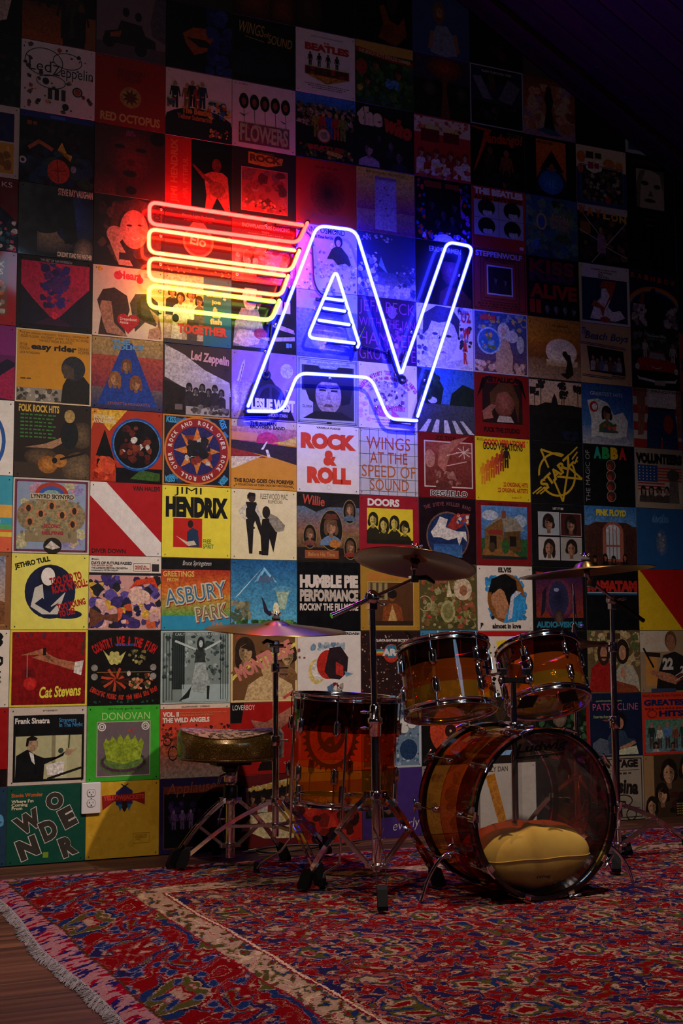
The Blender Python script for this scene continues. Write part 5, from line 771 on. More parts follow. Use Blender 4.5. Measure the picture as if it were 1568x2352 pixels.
S(7, 8, 'blue record sleeve with white window bars behind the left rack tom', '3878a0', [Ln(.3, 0, .3, 1, .02, 'c8ccd0'), Ln(.7, 0, .7, 1, .02, 'c8ccd0'), Ln(0, .45, 1, .45, .02, 'c8ccd0'), N(.3, .0, .7, .4, 6, 79, '6c98b0 508cac', .05, .1)])
S(7, 9, 'black record sleeve with large orange disc behind bass drum hoop', '0a0808', [E(.5, .5, .36, .36, 'b03c20'), E(.5, .5, .1, .1, '2c100c'), E(.5, .5, .02, .02, 'c0a088')])
S(7, 10, 'dull mauve record sleeve at floor level seen through bass drum shell', '8c7c80', [N(.05, .05, .95, .9, 12, 80, '7c6c70 988890 6c5c60', .1, .2)])
# ---- column 8
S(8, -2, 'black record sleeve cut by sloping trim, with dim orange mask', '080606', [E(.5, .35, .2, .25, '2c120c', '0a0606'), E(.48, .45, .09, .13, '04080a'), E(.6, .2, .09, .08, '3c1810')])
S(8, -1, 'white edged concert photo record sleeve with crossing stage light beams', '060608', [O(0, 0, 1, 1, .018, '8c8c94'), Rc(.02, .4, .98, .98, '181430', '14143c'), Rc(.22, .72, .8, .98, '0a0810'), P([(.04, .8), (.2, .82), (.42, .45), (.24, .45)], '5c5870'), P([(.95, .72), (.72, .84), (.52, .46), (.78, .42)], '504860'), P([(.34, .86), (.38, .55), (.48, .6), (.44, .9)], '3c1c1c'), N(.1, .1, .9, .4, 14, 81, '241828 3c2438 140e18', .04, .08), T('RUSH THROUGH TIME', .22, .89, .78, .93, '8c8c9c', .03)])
S(8, 0, 'black record sleeve with sweeping orange brush script and two dancers', '080608', [H(.36, .05, .62, '2c1a14', '5c3020'), H(.66, .02, .64, '6c3424', '7c4430'), N(.2, .02, .9, .3, 10, 82, '140c10 1c1218', .06, .1), P([(.02, .98), (.4, .95), (.34, .86), (.1, .3), (.04, .22), (.2, .7), (.26, .92), (.02, .95)], 'a03018'), T('andango!', .3, .7, .98, .92, 'a03018', .04, 4, .25), T('ZZ TOP', .68, .88, .92, .95, '5c4c38', .02)], 1)
S(8, 1, 'red record sleeve with grid of four dark mop-haired head crops', 'a01c1c', [Rc(.04, .2, .96, .78, '8c8890'), Ln(.5, .2, .5, .78, .01, '585460'), Ln(.04, .49, .96, .49, .01, '585460'), [[E(x, y, .16, .14, '0c0a0e'), E(x+.02, y-.08, .09, .06, 'a89c9c'), P([(x-.12, y-.04), (x-.1, y+.05), (x+.14, y+.05), (x+.13, y-.03), (x+.04, y-.05)], '0c0a0e')] for x, y in ((.27, .66), (.75, .66), (.27, .36), (.75, .35))], T('THE BEATLES', .04, .87, .96, .98, 'c8bcb8', .07), T("A HARD DAY'S NIGHT", .05, .79, .95, .86, '1c0a0c', .05), Rc(.88, .04, .96, .09, 'c0a8a8')])
S(8, 2, 'brick red record sleeve with nested frames around small white bordered photo', '7c2420', [O(.02, .02, .98, .98, .02, '5c1818'), T('STEPPENWOLF', .06, .87, .92, .96, 'b0a8b0', .03), O(.14, .14, .86, .86, .012, '3c1014'), Rc(.2, .2, .8, .8, '8c3024'), O(.2, .2, .8, .8, .01, '3c1014'), O(.26, .26, .74, .74, .025, 'b0a8a8'), Rc(.285, .285, .715, .715, '1c1018'), B(.42, .52, .05, '6c5058', '100c10', '241820', 1.5, .3), B(.6, .5, .05, '6c5058', '100c10', '241820', 1.5, .3), T('16 greatest hits', .22, .8, .78, .86, '2c0c10', .02), X(.08, .09, .9, .12, '3c1014'), X(.12, .05, .88, .08, '3c1014')])
S(8, 3, 'pale edged fantasy record sleeve with blue globe and white-haired figure', 'a8a0b0', [Rc(.02, .02, .98, .98, '5c3848', '2c4888'), N(.02, .7, .98, .98, 24, 83, '3860a0 2c4478 7c88a8 b09860', .04, .08), N(.02, .02, .98, .2, 20, 84, 'b08878 8c5c58 c0a090', .05, .09), P([(.42, .02), (.4, .3), (.44, .6), (.62, .62), (.72, .3), (.7, .02)], 'b08c78'), E(.55, .7, .11, .13, 'c8c0bc'), E(.55, .68, .05, .07, 'b89888'), E(.7, .62, .12, .1, 'b8b4b8'), E(.28, .52, .22, .22, '90a8d0'), E(.28, .52, .19, .19, '2c5ca8'), N(.14, .38, .42, .66, 8, 85, '5c7048 c08858 5c8cc0', .04, .07), E(.86, .5, .07, .14, 'a8a8a8'), T('ethos', .12, .85, .4, .96, 'b83440', .05)])
S(8, 4, 'dark red record sleeve with snarling long-haired face photo in frame', '701010', [Rc(.14, .22, .88, .86, '241210'), E(.54, .58, .2, .26, '8c5040', '5c3024'), P([(.3, .3), (.28, .7), (.45, .86), (.7, .86), (.82, .6), (.8, .24), (.72, .6), (.6, .74), (.42, .7)], '4c2c18'), P([(.14, .4), (.3, .52), (.4, .5), (.3, .4), (.34, .3), (.16, .26)], '8c5444'), P([(.4, .24), (.44, .34), (.66, .34), (.72, .24)], 'a09084'), P([(.04, .6), (.14, .92), (.3, .98), (.2, .85)], '140606'), P([(.96, .6), (.88, .92), (.74, .98), (.82, .85)], '140606'), T('METALLICA', .2, .87, .8, .96, '1c0a0a', .07), T('FUCK THE STUDIO', .16, .07, .82, .15, '200808', .05)], 1)
S(8, 5, 'yellow record sleeve with repeating red guitarist silhouettes and italic title', 'd0b414', [T('GOOD VIBRATIONS', .16, .86, .92, .97, 'c83c1c', .06), T('GOOD VIBRATIONS', .14, .8, .87, .92, '1c140c', .03), [H(.14+.085*k, .25+.055*k, .34, ('c88018', 'c06418', 'b84c18', 'a83c1c', '8c2c1c', '241814')[k], ('c88018', 'c06418', 'b84c18', 'a83c1c', '8c2c1c', '241814')[k]) for k in range(6)], T('22 ORIGINAL HITS', .5, .23, .95, .3, 'b02c14', .03), T('22 ORIGINAL ARTISTS', .4, .14, .95, .21, 'b02c14', .03), T('as seen on TV', .65, .05, .84, .08, 'b02c14'), T('Ronco\npresents', .03, .93, .17, .985, '8c6c10', .01)], m=0.15)
S(8, 6, 'dark red bordered record sleeve with painted wooden cabin under blue sky', '6c0c10', [Rc(.09, .1, .93, .93, '2c5080', '4c78b0'), E(.25, .78, .15, .08, 'a0a8b8'), E(.8, .7, .12, .1, '8898ac'), Rc(.09, .1, .93, .42, '1c3c1c', '28502c'), P([(.15, .2), (.15, .56), (.48, .76), (.5, .2)], '6c4c24'), P([(.12, .56), (.46, .8), (.72, .74), (.87, .55), (.52, .5), (.46, .74)], '7c7468'), P([(.5, .2), (.5, .52), (.8, .55), (.8, .22)], '503818'), Rc(.46, .74, .54, .86, '6c3c2c'), Rc(.22, .48, .46, .55, '7c2420'), Rc(.24, .22, .36, .46, '140c0a'), Rc(.6, .3, .72, .46, '140e0c'), P([(.1, .16), (.8, .14), (.6, .24), (.12, .26)], '7c5028'), Rc(.1, .1, .92, .14, '1c1c20'), E(.28, .28, .06, .08, '382c1c'), E(.52, .3, .07, .12, '2c4c24'), T('GRATEFUL DEAD', .22, .94, .78, .975, '3c0a0c', .03)])
S(8, 7, 'white record sleeve with dark-haired profile in blue scalloped oval', 'cfc4ba', [N(.14, .16, .9, .86, 30, 86, '2c78b0 3484bc', .08, .1), E(.52, .5, .34, .38, '7c4c20'), E(.48, .62, .23, .25, '0c0a0c'), P([(.24, .5), (.3, .62), (.46, .66), (.56, .4), (.5, .18), (.36, .2), (.32, .3), (.3, .36), (.26, .4)], 'a87450'), P([(.2, .6), (.26, .8), (.5, .88), (.7, .78), (.74, .5), (.58, .36), (.54, .56), (.4, .66), (.3, .58)], '0a080a'), P([(.46, .12), (.56, .34), (.62, .56), (.72, .6), (.88, .5), (.86, .3), (.7, .14)], '2c88c4'), P([(.54, .16), (.6, .52), (.7, .62), (.8, .6), (.66, .5), (.62, .2)], 'b8b4c0'), E(.27, .2, .03, .03, '241c1c'), T('ELVIS', .38, .9, .62, .98, '241c18', .05), T('almost in love', .26, .03, .78, .11, '1c1614', .05), T('P', .05, .05, .1, .12, '241c18', .06)])
S(8, 8, 'record sleeve with red strip and tumbling yellow letters behind the toms', 'cfc4ba', [Rc(0, .92, 1, 1, 'a81414'), N(.05, .0, .95, .8, 36, 87, '2c2824 68605c 140e0c', .015, .04), [T(ch, x, y, x+.2, y+.28, 'd8b818', .08, r) for ch, x, y, r in (('D', .02, .6, 6), ('E', .34, .58, 6), ('V', .62, .62, -12), ('O', .8, .5, 8))]])
S(8, 9, 'dark brown record sleeve hidden behind the rack toms', '241a14', [N(.05, .05, .95, .95, 14, 88, '3c2c20 1c1410 4c3828', .08, .16)])
S(8, 10, 'pale record sleeve with slanted orange bar seen through the bass drum head', 'd8d0cc', [Rc(.55, .0, .75, 1, 'c0b8b4'), P([(.1, .82), (.26, .86), (.46, .14), (.32, .1)], 'd0861c'), T('STEELY DAN', .02, .88, .5, .96, '584c48', .02)])
# ---- column 9
S(9, -1, 'orange and lilac sky record sleeve with lone black robed figure', '7c4434', [Rc(0, 0, 1, .3, '7c6478', '8c5c5c'), Rc(0, .45, 1, 1, '8c4428', '5c2c28'), N(0, .1, 1, .9, 22, 89, '8c5440 a06c58 6c3828 80607c 9c7c6c', .1, .2), P([(.24, .1), (.5, .22), (.74, .06), (.5, .04)], '2c4464'), P([(.38, .16), (.44, .5), (.4, .64), (.43, .78), (.54, .78), (.58, .62), (.54, .48), (.6, .14)], '0c0808'), E(.485, .82, .055, .06, '0c0808')])
S(9, 0, 'black record sleeve with orange panel, dark pyramid and blue fan shell', '08080a', [Rc(.22, .08, .8, .96, 'b03418', 'b85820'), P([(.28, .45), (.52, .8), (.76, .45)], '100c10'), E(.5, .28, .26, .22, '2c5ca0'), P([(.22, .3), (.36, .52), (.52, .42), (.68, .5), (.8, .3), (.8, .08), (.22, .08)], '141828'), E(.5, .25, .24, .2, '3470b8', '1c4890'), [Ln(.5, .46, .5+.22*math.cos(a*.45+3.4), .28+.2*math.sin(a*.45+3.4), .01, '1c3c7c') for a in range(7)], E(.52, .5, .05, .07, '8c3018'), T('MOUNTAIN', .24, .89, .54, .94, '4c1c10', .04)])
S(9, 1, 'mottled blue green fantasy sky record sleeve with floating figures', '2c4c5c', [Rc(0, 0, 1, .35, '1c2c40', '3c5450'), Rc(0, .5, 1, 1, '40685c', '2c4474'), N(0, 0, 1, 1, 34, 90, '3c6058 4c5c48 2c4468 586c58 243850', .06, .14), G(.3, .58, .1, .03, 'a08450', ry=.14), E(.3, .58, .07, .11, '24487c'), [H(.52+.07*k, .48-.01*k, .26, '7c6454', '8c6c58') for k in range(5)], N(.5, .84, .66, .96, 6, 91, '1c2424', .04, .06), N(.55, .25, .85, .4, 6, 92, '34402c', .06, .08), N(.1, .1, .3, .3, 8, 93, '3c5c88 2c4870', .05, .08)])
S(9, 2, 'black record sleeve with blue red gradient title over red stencil words', '060606', [T('KISS', .05, .58, .92, .95, '3c1430', .05), T('KISS', .06, .72, .91, .95, '6c1814', .02), T('ALIVE', .05, .31, .96, .55, '8c1c10', .05), T('II', .05, .06, .26, .28, '8c1c10', .05), [B(.38+.17*k, .16, .06, '706864', '181414', '100c0c', 1.1, .04) for k in range(4)]], m=0.15)
S(9, 3, 'amber sunset record sleeve with white sun and crouching silhouette', 'b06c18', [Rc(0, 0, 1, .34, '8c6c50', '785030'), Rc(0, .34, 1, .6, '6c3c14', '9c5814'), Rc(0, .6, 1, 1, 'a86414', 'b87820'), E(.63, .46, .3, .22, 'd8c0a0'), Rc(.34, .22, .94, .32, 'a8845c', 'd0b088'), Rc(0, 0, 1, .22, '8c6c54', '80603f'), P([(.6, .1), (.7, .12), (.74, .3), (.68, .38), (.72, .44), (.8, .42), (.84, .24), (.86, .1), (.74, .02), (.66, .06)], '1c0e08'), E(.7, .43, .05, .05, '1c0e08'), T('NEIL DIAMOND', .46, .87, .76, .9, '3c2008', .02), T('Jonathan Livingston Seagull', .38, .78, .86, .82, '3c2008', 0, 0, .2), P([(.02, .88), (.06, .96), (.05, .9), (.08, .92)], '2c1808')])
S(9, 4, 'dusk record sleeve with palm tree silhouettes above black lower half', '080708', [Rc(0, .56, 1, .98, 'a07c60', 'b09480'), P([(0, .5), (.2, .58), (.3, .62), (.42, .62), (.44, .7), (.48, .78), (.52, .7), (.54, .6), (.8, .6), (1, .58), (1, .4), (0, .4)], '100c0c'), [[Ln(x, .5, x, y, .014, '100c0c'), N(x-.09, y-.06, x+.09, y+.08, 8, 94+k, '140f0c 1c1410', .03, .06)] for k, (x, y) in enumerate(((.1, .78), (.22, .9), (.62, .9), (.66, .76), (.93, .86)))], N(.6, .02, .95, .18, 4, 99, '10142c', .06, .1)])
S(9, 5, 'black record sleeve with yellow outlined star, ring and slanted title', '070707', [G(.5, .47, .36, .035, 'b08c1c')]+[[Ln(a[0], a[1], b[0], b[1], .035, 'b08c1c') for a, b in (((.2, .86), (.6, .04)), ((.6, .04), (.72, .6)), ((.72, .6), (.98, .42)), ((.98, .42), (.2, .45)), ((.2, .86), (.9, .7)))], Ln(.06, .24, .9, .86, .2, '070707'), T('STARZ', .12, .42, .88, .6, 'b08c1c', .04, 40), [Ln(.03+.07*k, .14, .2+.07*k, .26, .025, 'b08c1c') for k in range(3)], [Ln(.74+.05*k, .8-.07*k, .9, .94-.08*k, .025, 'b08c1c') for k in range(3)]], m=0.15)
S(9, 6, 'black record sleeve with two by two grid of long-haired portraits', '08080a', [[[Rc(x, y, x+.4, y+.37, c), B(x+.2, y+.2, .11, '8c6450', '1c120e', '1c1616', 1.6, y), O(x, y, x+.4, y+.37, .008, 'a8a0a0')] for x, y, c in ((.12, .5, '8c949c'), (.54, .49, '3c1414'), (.12, .1, 'a09c9c'), (.54, .1, '8c8884'))], T('LET IT BE', .4, .91, .6, .945, 'b8b0b0', .04)])
S(9, 7, 'black record sleeve with violet metallic head glowing orange and teal letters', '0a080e', [Rc(.06, .2, .94, .9, '7c2c14', '241440'), E(.5, .5, .3, .34, 'a8441c', '3c1c40'), E(.48, .5, .19, .28, '181830', '28284c'), E(.44, .64, .05, .03, '8088a8'), E(.48, .2, .09, .12, '5c4438', '2c1c20'), [P([(.06+.2*k, .92), (.2+.2*k, .92), (.16+.2*k, .87), (.1+.2*k, .87)], '8c2c1c') for k in range(4)], P([(.14, .2), (.18, .6), (.26, .7), (.22, .3)], '1c1428'), P([(.82, .2), (.78, .6), (.72, .7), (.76, .3)], '1c1428'), T('AUDIO-VISIONS', .06, .04, .92, .14, '28748c', .05)])
S(9, 8, 'black record sleeve behind the hi-hat cymbals', '070708', [Ln(.2, .9, .9, .86, .01, '2c2830'), N(.1, .1, .9, .6, 6, 100, '0c0c10 101014', .1, .2)])
S(9, 9, 'dark green leafy record sleeve with pale peering face beside hi-hat pole', '0c140c', [N(0, 0, 1, 1, 40, 101, '1c3420 28482c 142418 345838', .05, .1), E(.45, .7, .14, .2, '8c7468', '5c4c40'), E(.45, .8, .16, .12, '141010'), N(.6, .3, .9, .5, 6, 102, '8c847c 6c685c', .03, .06), Rc(.95, 0, 1, 1, '8c1814')])
S(9, 10, 'dark grey record sleeve low behind the bass drum', '201c1e', [N(.05, .05, .95, .95, 12, 103, '30282a 181416', .1, .2)])
# ---- column 10
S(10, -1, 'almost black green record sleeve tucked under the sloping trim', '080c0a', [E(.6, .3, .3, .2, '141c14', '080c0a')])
S(10, 0, 'cream scalloped record sleeve with blue border around dark crowd picture', 'b8a48c', [Rc(0, 0, 1, .62, '1c2c58'), Rc(.1, .06, .92, .66, '241c18'), N(.1, .06, .92, .62, 34, 104, '4c4038 6c5844 8c8078 302420 38303c', .03, .07), E(.1, .8, .09, .1, 'b05c28'), E(.66, .74, .12, .09, 'b06830'), E(.86, .72, .08, .08, 'b06830'), E(.08, .6, .06, .08, 'a04c24'), P([(.16, .78), (.54, .78), (.5, .6), (.34, .54), (.2, .6)], 'c0b4a0'), X(.18, .78, .54, .92, '2c2020', .02), X(.22, .6, .48, .74, '8c1c1c', .03), E(.62, .1, .06, .06, '8c2418'), O(.08, .05, .94, .68, .012, '2c4878')])
S(10, 1, 'dark street scene record sleeve crossed by thin white lines, fanned title', '0c080a', [Rc(.0, .88, 1, 1, 'a09490'), N(.02, .05, .98, .85, 30, 105, '3c2018 241420 5c3824 181014 30203c', .05, .12), Rc(.05, .5, .25, .7, '6c4820'), Ln(.06, .88, .58, .35, .012, 'a09490'), Ln(.98, .78, .26, .02, .014, 'a09490'), Ln(.02, .56, .58, .34, .012, 'a09490'), Ln(.52, .32, .98, .16, .012, 'a09490'), [T(ch, .01+.165*k, .82-.012*k, .15+.165*k, .98-.02*k, ('a03420', 'b0602c', 'b04c20', 'b88438', 'b87c2c', 'b09038')[k], .05) for k, ch in enumerate('WAYLON')], B(.46, .6, .06, '8c6450', '1c1210', '7c5c6c', 1.4, .2)])
S(10, 2, 'white bordered record sleeve with navy panel of red-haired pale figures', 'b0a49c', [Rc(.05, .04, .95, .77, '101c38'), P([(.2, .08), (.3, .34), (.42, .44), (.44, .6), (.56, .62), (.62, .44), (.56, .3), (.66, .22), (.8, .26), (.9, .14), (.7, .06)], 'c0b4b0'), P([(.4, .62), (.46, .74), (.74, .74), (.66, .5), (.52, .3), (.44, .14), (.5, .3), (.6, .5), (.52, .62)], '8c3418'), P([(.22, .3), (.3, .4), (.5, .28), (.46, .1), (.4, .26)], '8c3c20'), E(.5, .08, .1, .05, '8c2c1c'), T('strawberry alarm clock', .24, .9, .76, .935, '2c2420', .03), T('THE WORLD\nIN A\nSEA SHELL', .38, .78, .66, .89, '2c2420', .03)])
S(10, 3, 'tan record sleeve with blue script title over slanted dark group photo', 'a8845c', [P([(.12, .62), (.84, .58), (.88, .16), (.18, .2)], '0c0a0a'), [B(.24+.085*k, .44-.05*(k % 2), .04, '9c7058', '2c1c14', ('8c8078', '5c3428', '48506c')[k % 3], 1.4, .22) for k in range(7)], Ln(.0, .68, .9, .63, .012, '7c2c24'), Ln(.0, .655, .9, .605, .012, '2c3c5c'), Ln(.02, .14, .6, .12, .012, '7c2c24'), Ln(.02, .115, .6, .095, .012, '2c3c5c'), T('The', .03, .8, .16, .92, '1c3058', .02, 0, .3), T('Beach Boys', .08, .7, .95, .86, '1c3058', .02, 0, .3), T('Forever', .6, .1, .88, .18, '2c2424', .01, 0, .3)])
S(10, 4, 'blue sky record sleeve with white flag bearing red crescent and bearded man', '284c78', [Rc(0, 0, 1, .3, '8c8c90', '4c6890'), Rc(0, .3, 1, 1, '345c8c', '1c3c74'), P([(.1, .72), (.3, .76), (.5, .7), (.62, .5), (.8, .56), (.9, .4), (.86, .16), (.6, .1), (.3, .14), (.16, .1), (.18, .4)], 'a8a8a4'), E(.23, .62, .085, .09, '8c1c1c'), E(.245, .62, .05, .055, 'a8a8a4'), B(.48, .52, .1, '7c5440', '181010', '34482c', 1.6, .2), N(.38, .2, .7, .36, 10, 106, 'a03c20 3c4c2c 2c3c48', .03, .06), T('CAT STEVENS', .2, .9, .78, .96, '2c6454', .01), T('GREATEST HITS', .16, .81, .8, .87, '98a4b0', .0)])
S(10, 5, 'black record sleeve with rainbow capitals and stacked profile heads', '060606', [T('THE MAGIC OF', -.34, .44, .5, .52, '8c8c8c', -.01, 90), [T(ch, .2+.165*k, .77, .35+.165*k, .97, c, .07) for k, (ch, c) in enumerate((('A', '1c7c6c'), ('B', '1c7c3c'), ('B', 'b08c1c'), ('A', '9c2418')))], [[E(.53, .66-.17*k, .085, .085, '3c2018'), E(.5, .63-.17*k, .045, .06, '7c2c1c'), G(.53, .67-.17*k, .09, .008, '8c8480')] for k in range(4)]], m=0.15)
S(10, 6, 'record sleeve of brick and glass palm house with arched window, yellow title', '3c2420', [Rc(0, .68, 1, 1, '4c7cac', '2c609c'), P([(.0, .55), (.1, .7), (.2, .74), (.8, .74), (.9, .7), (1, .56), (1, 0), (0, 0)], '3c2018'), E(.54, .58, .2, .17, '8c4c3c'), Rc(.34, .1, .74, .58, '8c4c3c'), E(.54, .58, .15, .125, 'a8a8b0'), Rc(.4, .14, .68, .56, '98a0a8'), [Rc(.39+.07*k, .14, .405+.07*k, .66, '7c4438') for k in range(5)], Rc(.4, .34, .68, .37, '7c4438'), [Ln(.02+.035*k, .02, .1+.025*k, .55, .006, '140c0c') for k in range(9)], [Ln(.98-.03*k, .02, .92-.02*k, .55, .006, '140c0c') for k in range(7)], [B(x, .14+.03*(k % 2), .045, '8c4c34', '0c0808', '0c0a0c', 1.4, .0) for k, x in enumerate((.18, .38, .54, .76))], T('PINK FLOYD', .22, .84, .8, .95, 'c0b02c', .06)])
S(10, 7, 'black record sleeve with red block letters above a blue fading stripe', '050506', [Rc(.02, .56, .98, .6, '060606', '1c6c98'), Rc(.02, .6, .98, .61, 'b8b0b0'), T('RAMATAM', .02, .62, .98, .8, 'a02018', .09)], m=0.15)
S(10, 8, 'outdoor photo record sleeve with two long-haired men, one in red shirt', '5c4c34', [N(0, .4, 1, 1, 40, 107, '8c7850 a08c60 4c5830 5c4828 b09c78', .06, .12), P([(.02, .02), (.06, .4), (.2, .5), (.4, .5), (.5, .3), (.5, .02)], '8c1814'), E(.3, .64, .12, .2, '2c1a12'), E(.3, .63, .065, .12, '9c6c54'), Rc(.24, .55, .36, .58, '2c1a12'), P([(.5, .02), (.54, .36), (.62, .46), (.85, .44), (.96, .24), (.98, .02)], '9c9484'), E(.66, .66, .13, .2, '24160f'), E(.66, .64, .07, .12, 'a8785c'), P([(.6, .3), (.66, .44), (.72, .3), (.68, .2)], 'a8785c'), P([(.5, .2), (.9, .1), (.98, .0), (.5, .0)], '7c3820'), X(.36, .84, .66, .97, '3c2c1c', .02)])
S(10, 9, 'navy record sleeve with pink title and seated woman in blue blouse', '0e1834', [Rc(0, 0, .012, 1, 'a01c18'), P([(.04, .02), (.06, .22), (.2, .3), (.4, .24), (.42, .02)], '4c5464'), P([(.36, .04), (.34, .3), (.44, .42), (.66, .4), (.72, .28), (.86, .26), (.88, .18), (.6, .1)], '28384c'), E(.58, .56, .12, .14, '0c0a0c'), E(.58, .52, .065, .09, 'a07058'), P([(.56, .14), (.84, .24), (.88, .2), (.6, .06)], 'a07058'), P([(.4, .02), (.56, .1), (.88, .16), (.92, .02)], 'b0b494'), T('sentimentally yours', .13, .86, .62, .9, '8c9c60', .01, 0, .2), T('PATSY CLINE', .07, .73, .93, .84, 'b8506c', -.005), T('heartaches', .08, .61, .36, .66, '8c9c60', .01, 0, .2)])
S(10, 10, 'tan old handbill style record sleeve with ornate black type', '8c8070', [O(.03, .03, .97, .97, .015, '241c18'), T('ON STAGE', .1, .82, .9, .95, '1c1614', .07), Ln(.08, .78, .92, .78, .008, '241c18'), X(.2, .71, .8, .75, '3c302c', .02), T('Messina', .12, .42, .9, .66, '1c1614', .05, -6), G(.6, .3, .18, .02, '1c1614', ry=.1), G(.35, .28, .1, .02, '1c1614', ry=.08), Ln(.08, .18, .92, .18, .008, '241c18'), G(.75, .08, .1, .02, '1c1614')])
# ---- column 11
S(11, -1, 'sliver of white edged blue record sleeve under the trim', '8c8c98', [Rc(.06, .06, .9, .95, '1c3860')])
S(11, 0, 'black record sleeve with grey monochrome straight-haired face crop', '080606', [Rc(.2, .08, .78, .76, '8c7c74'), P([(.2, .08), (.2, .5), (.28, .72), (.4, .76), (.3, .5), (.26, .08)], '5c5048'), P([(.5, .76), (.7, .7), (.76, .4), (.78, .76)], '4c423c'), E(.38, .52, .08, .04, '181210'), E(.64, .48, .07, .04, '181210'), P([(.44, .3), (.56, .3), (.5, .4)], '4c403a'), E(.48, .22, .12, .035, '241614'), Rc(.1, .82, .8, .92, '2c0c0a')])
S(11, 1, 'dark brown record sleeve with faint black figures and tiny grey title', '1a0e0c', [Rc(.04, .02, .92, .78, '0a0606'), [H(.2+.2*k, .2, .5, '100a0a', '1a1010') for k in range(4)], T('QUEEN', .36, .87, .58, .92, '4c3c3c', .0), X(.4, .78, .55, .81, '4c3c3c')])
S(11, 2, 'dark record sleeve with thin rainbow arc and cloudy shapes', '0c0c18', [Rc(0, .4, 1, 1, '10142c', '141428'), G(.5, .3, .6, .05, 'a0481c', ry=.44), G(.5, .3, .55, .03, '8c6c1c', ry=.4), G(.5, .3, .52, .03, '1c3c6c', ry=.37), Rc(0, 0, 1, .3, '1c1420'), P([(.34, 0), (.36, .4), (.44, .7), (.52, .72), (.62, .4), (.66, 0)], '1c1210'), N(.02, .05, .34, .42, 10, 108, '8c7c7c 6c5c60 a08c88', .05, .1), N(.68, .05, .98, .42, 10, 109, '7c7078 5c5054 94847f', .05, .1), P([(.18, .45), (.26, .66), (.3, .64), (.28, .4)], '6c2414'), [T(ch, .03+.137*k, .86-.01*k, .12+.137*k, .95-.01*k, '9c2c18', .05) for k, ch in enumerate('RAINBOW')]])
S(11, 3, 'record sleeve with front of a vintage red car and chrome bumper', '1c1a18', [Rc(0, .6, 1, 1, '2c2c28', '1c1e1c'), N(0, .6, 1, .98, 18, 110, '3c3c34 50504c 242420', .04, .09), H(.28, .5, .34, '8c8480', '7c5444'), H(.86, .4, .4, '8c8480', '7c5444'), P([(.08, .38), (.14, .5), (.34, .54), (.36, .64), (.68, .62), (.72, .52), (.9, .46), (.95, .34), (.9, .26), (.1, .3)], '8c1c14'), P([(.36, .52), (.38, .62), (.66, .6), (.7, .5)], '6c7478'), Rc(.08, .22, .94, .3, '181414'), P([(.1, .2), (.14, .14), (.5, .1), (.9, .12), (.94, .2), (.88, .16), (.5, .14), (.16, .18)], 'b0a8a4'), E(.11, .36, .045, .05, 'a09890'), E(.92, .32, .045, .05, 'a09890'), Ln(.4, .38, .5, .34, .012, 'b0a8a4'), Ln(.5, .34, .62, .37, .012, 'b0a8a4'), Rc(.46, .06, .68, .14, '8c8478'), T('The Guess Who', .32, .88, .72, .93, '9c9c94', .02), T('So Long, Bannatyne', .33, .83, .7, .86, '8c8c84')], 1)
S(11, 4, 'record sleeve of blue jeans and white shirt against red white stripes', 'a09488', [[Rc(0, .0+.286*k, 1, .143+.286*k, '8c1c1c') for k in range(4)], P([(.26, 0), (.28, .45), (.32, .66), (.86, .64), (.9, .4), (.92, 0), (.6, 0), (.58, .2), (.54, 0)], '1c2c4c'), P([(.3, .66), (.28, 1), (.9, 1), (.88, .64)], 'b0a498'), Rc(.3, .64, .88, .69, '241814'), P([(.08, .2), (.1, .6), (.06, 1), (.26, 1), (.24, .6), (.2, .22)], '7c4c38'), P([(.9, .2), (.9, 1), (1, 1), (1, .2)], '7c4c38'), E(.72, .42, .1, .16, '8c2418'), T('BRUCE SPRINGSTEEN', .02, .94, .98, .985, '30282c', .02)])
S(11, 5, 'tan record sleeve with heavy black headline over starred flag collage', '8c7c6c', [T('VOLUNTEERS', .02, .74, .98, .92, '141010', .09), Rc(.05, .44, .46, .72, '1c3868'), [E(.09+.075*(k % 5), .48+.05*(k//5), .012, .012, 'a8a0a0', n=6) for k in range(25)], [Rc(.46, .46+.05*k, .96, .485+.05*k, '9c2420') for k in range(5)], Rc(.05, .1, .96, .44, '9c8c80'), [Rc(.05, .3+.05*k, .6, .325+.05*k, '8c2824') for k in range(3)], [B(.16+.16*k, .3, .055, '8c7468', '1c1614', '3c3430', 1.6, .1) for k in range(4)], E(.78, .56, .13, .1, '3c3834'), P([(.68, .1), (.7, .46), (.88, .46), (.9, .1)], '585048')])
S(11, 6, 'plain blue embossed record sleeve with one pale mottled oval form', '1c4878', [E(.5, .44, .12, .22, '6c7484', '2c4c78'), N(.42, .28, .58, .6, 10, 111, '8c8c94 3c4c64 5c6478', .02, .05), P([(.3, .78), (.36, .92), (.46, .84), (.56, .92), (.66, .8), (.6, .76), (.4, .76)], '2c5c8c'), T('EAGLES', .33, .78, .66, .86, '5888b0', -.01)])
S(11, 7, 'record sleeve split diagonally into plain yellow and red', '9c0f0f', [P([(0, 0), (0, 1), (.02, 1), (.9, 0)], 'c8a418')], m=0.15)
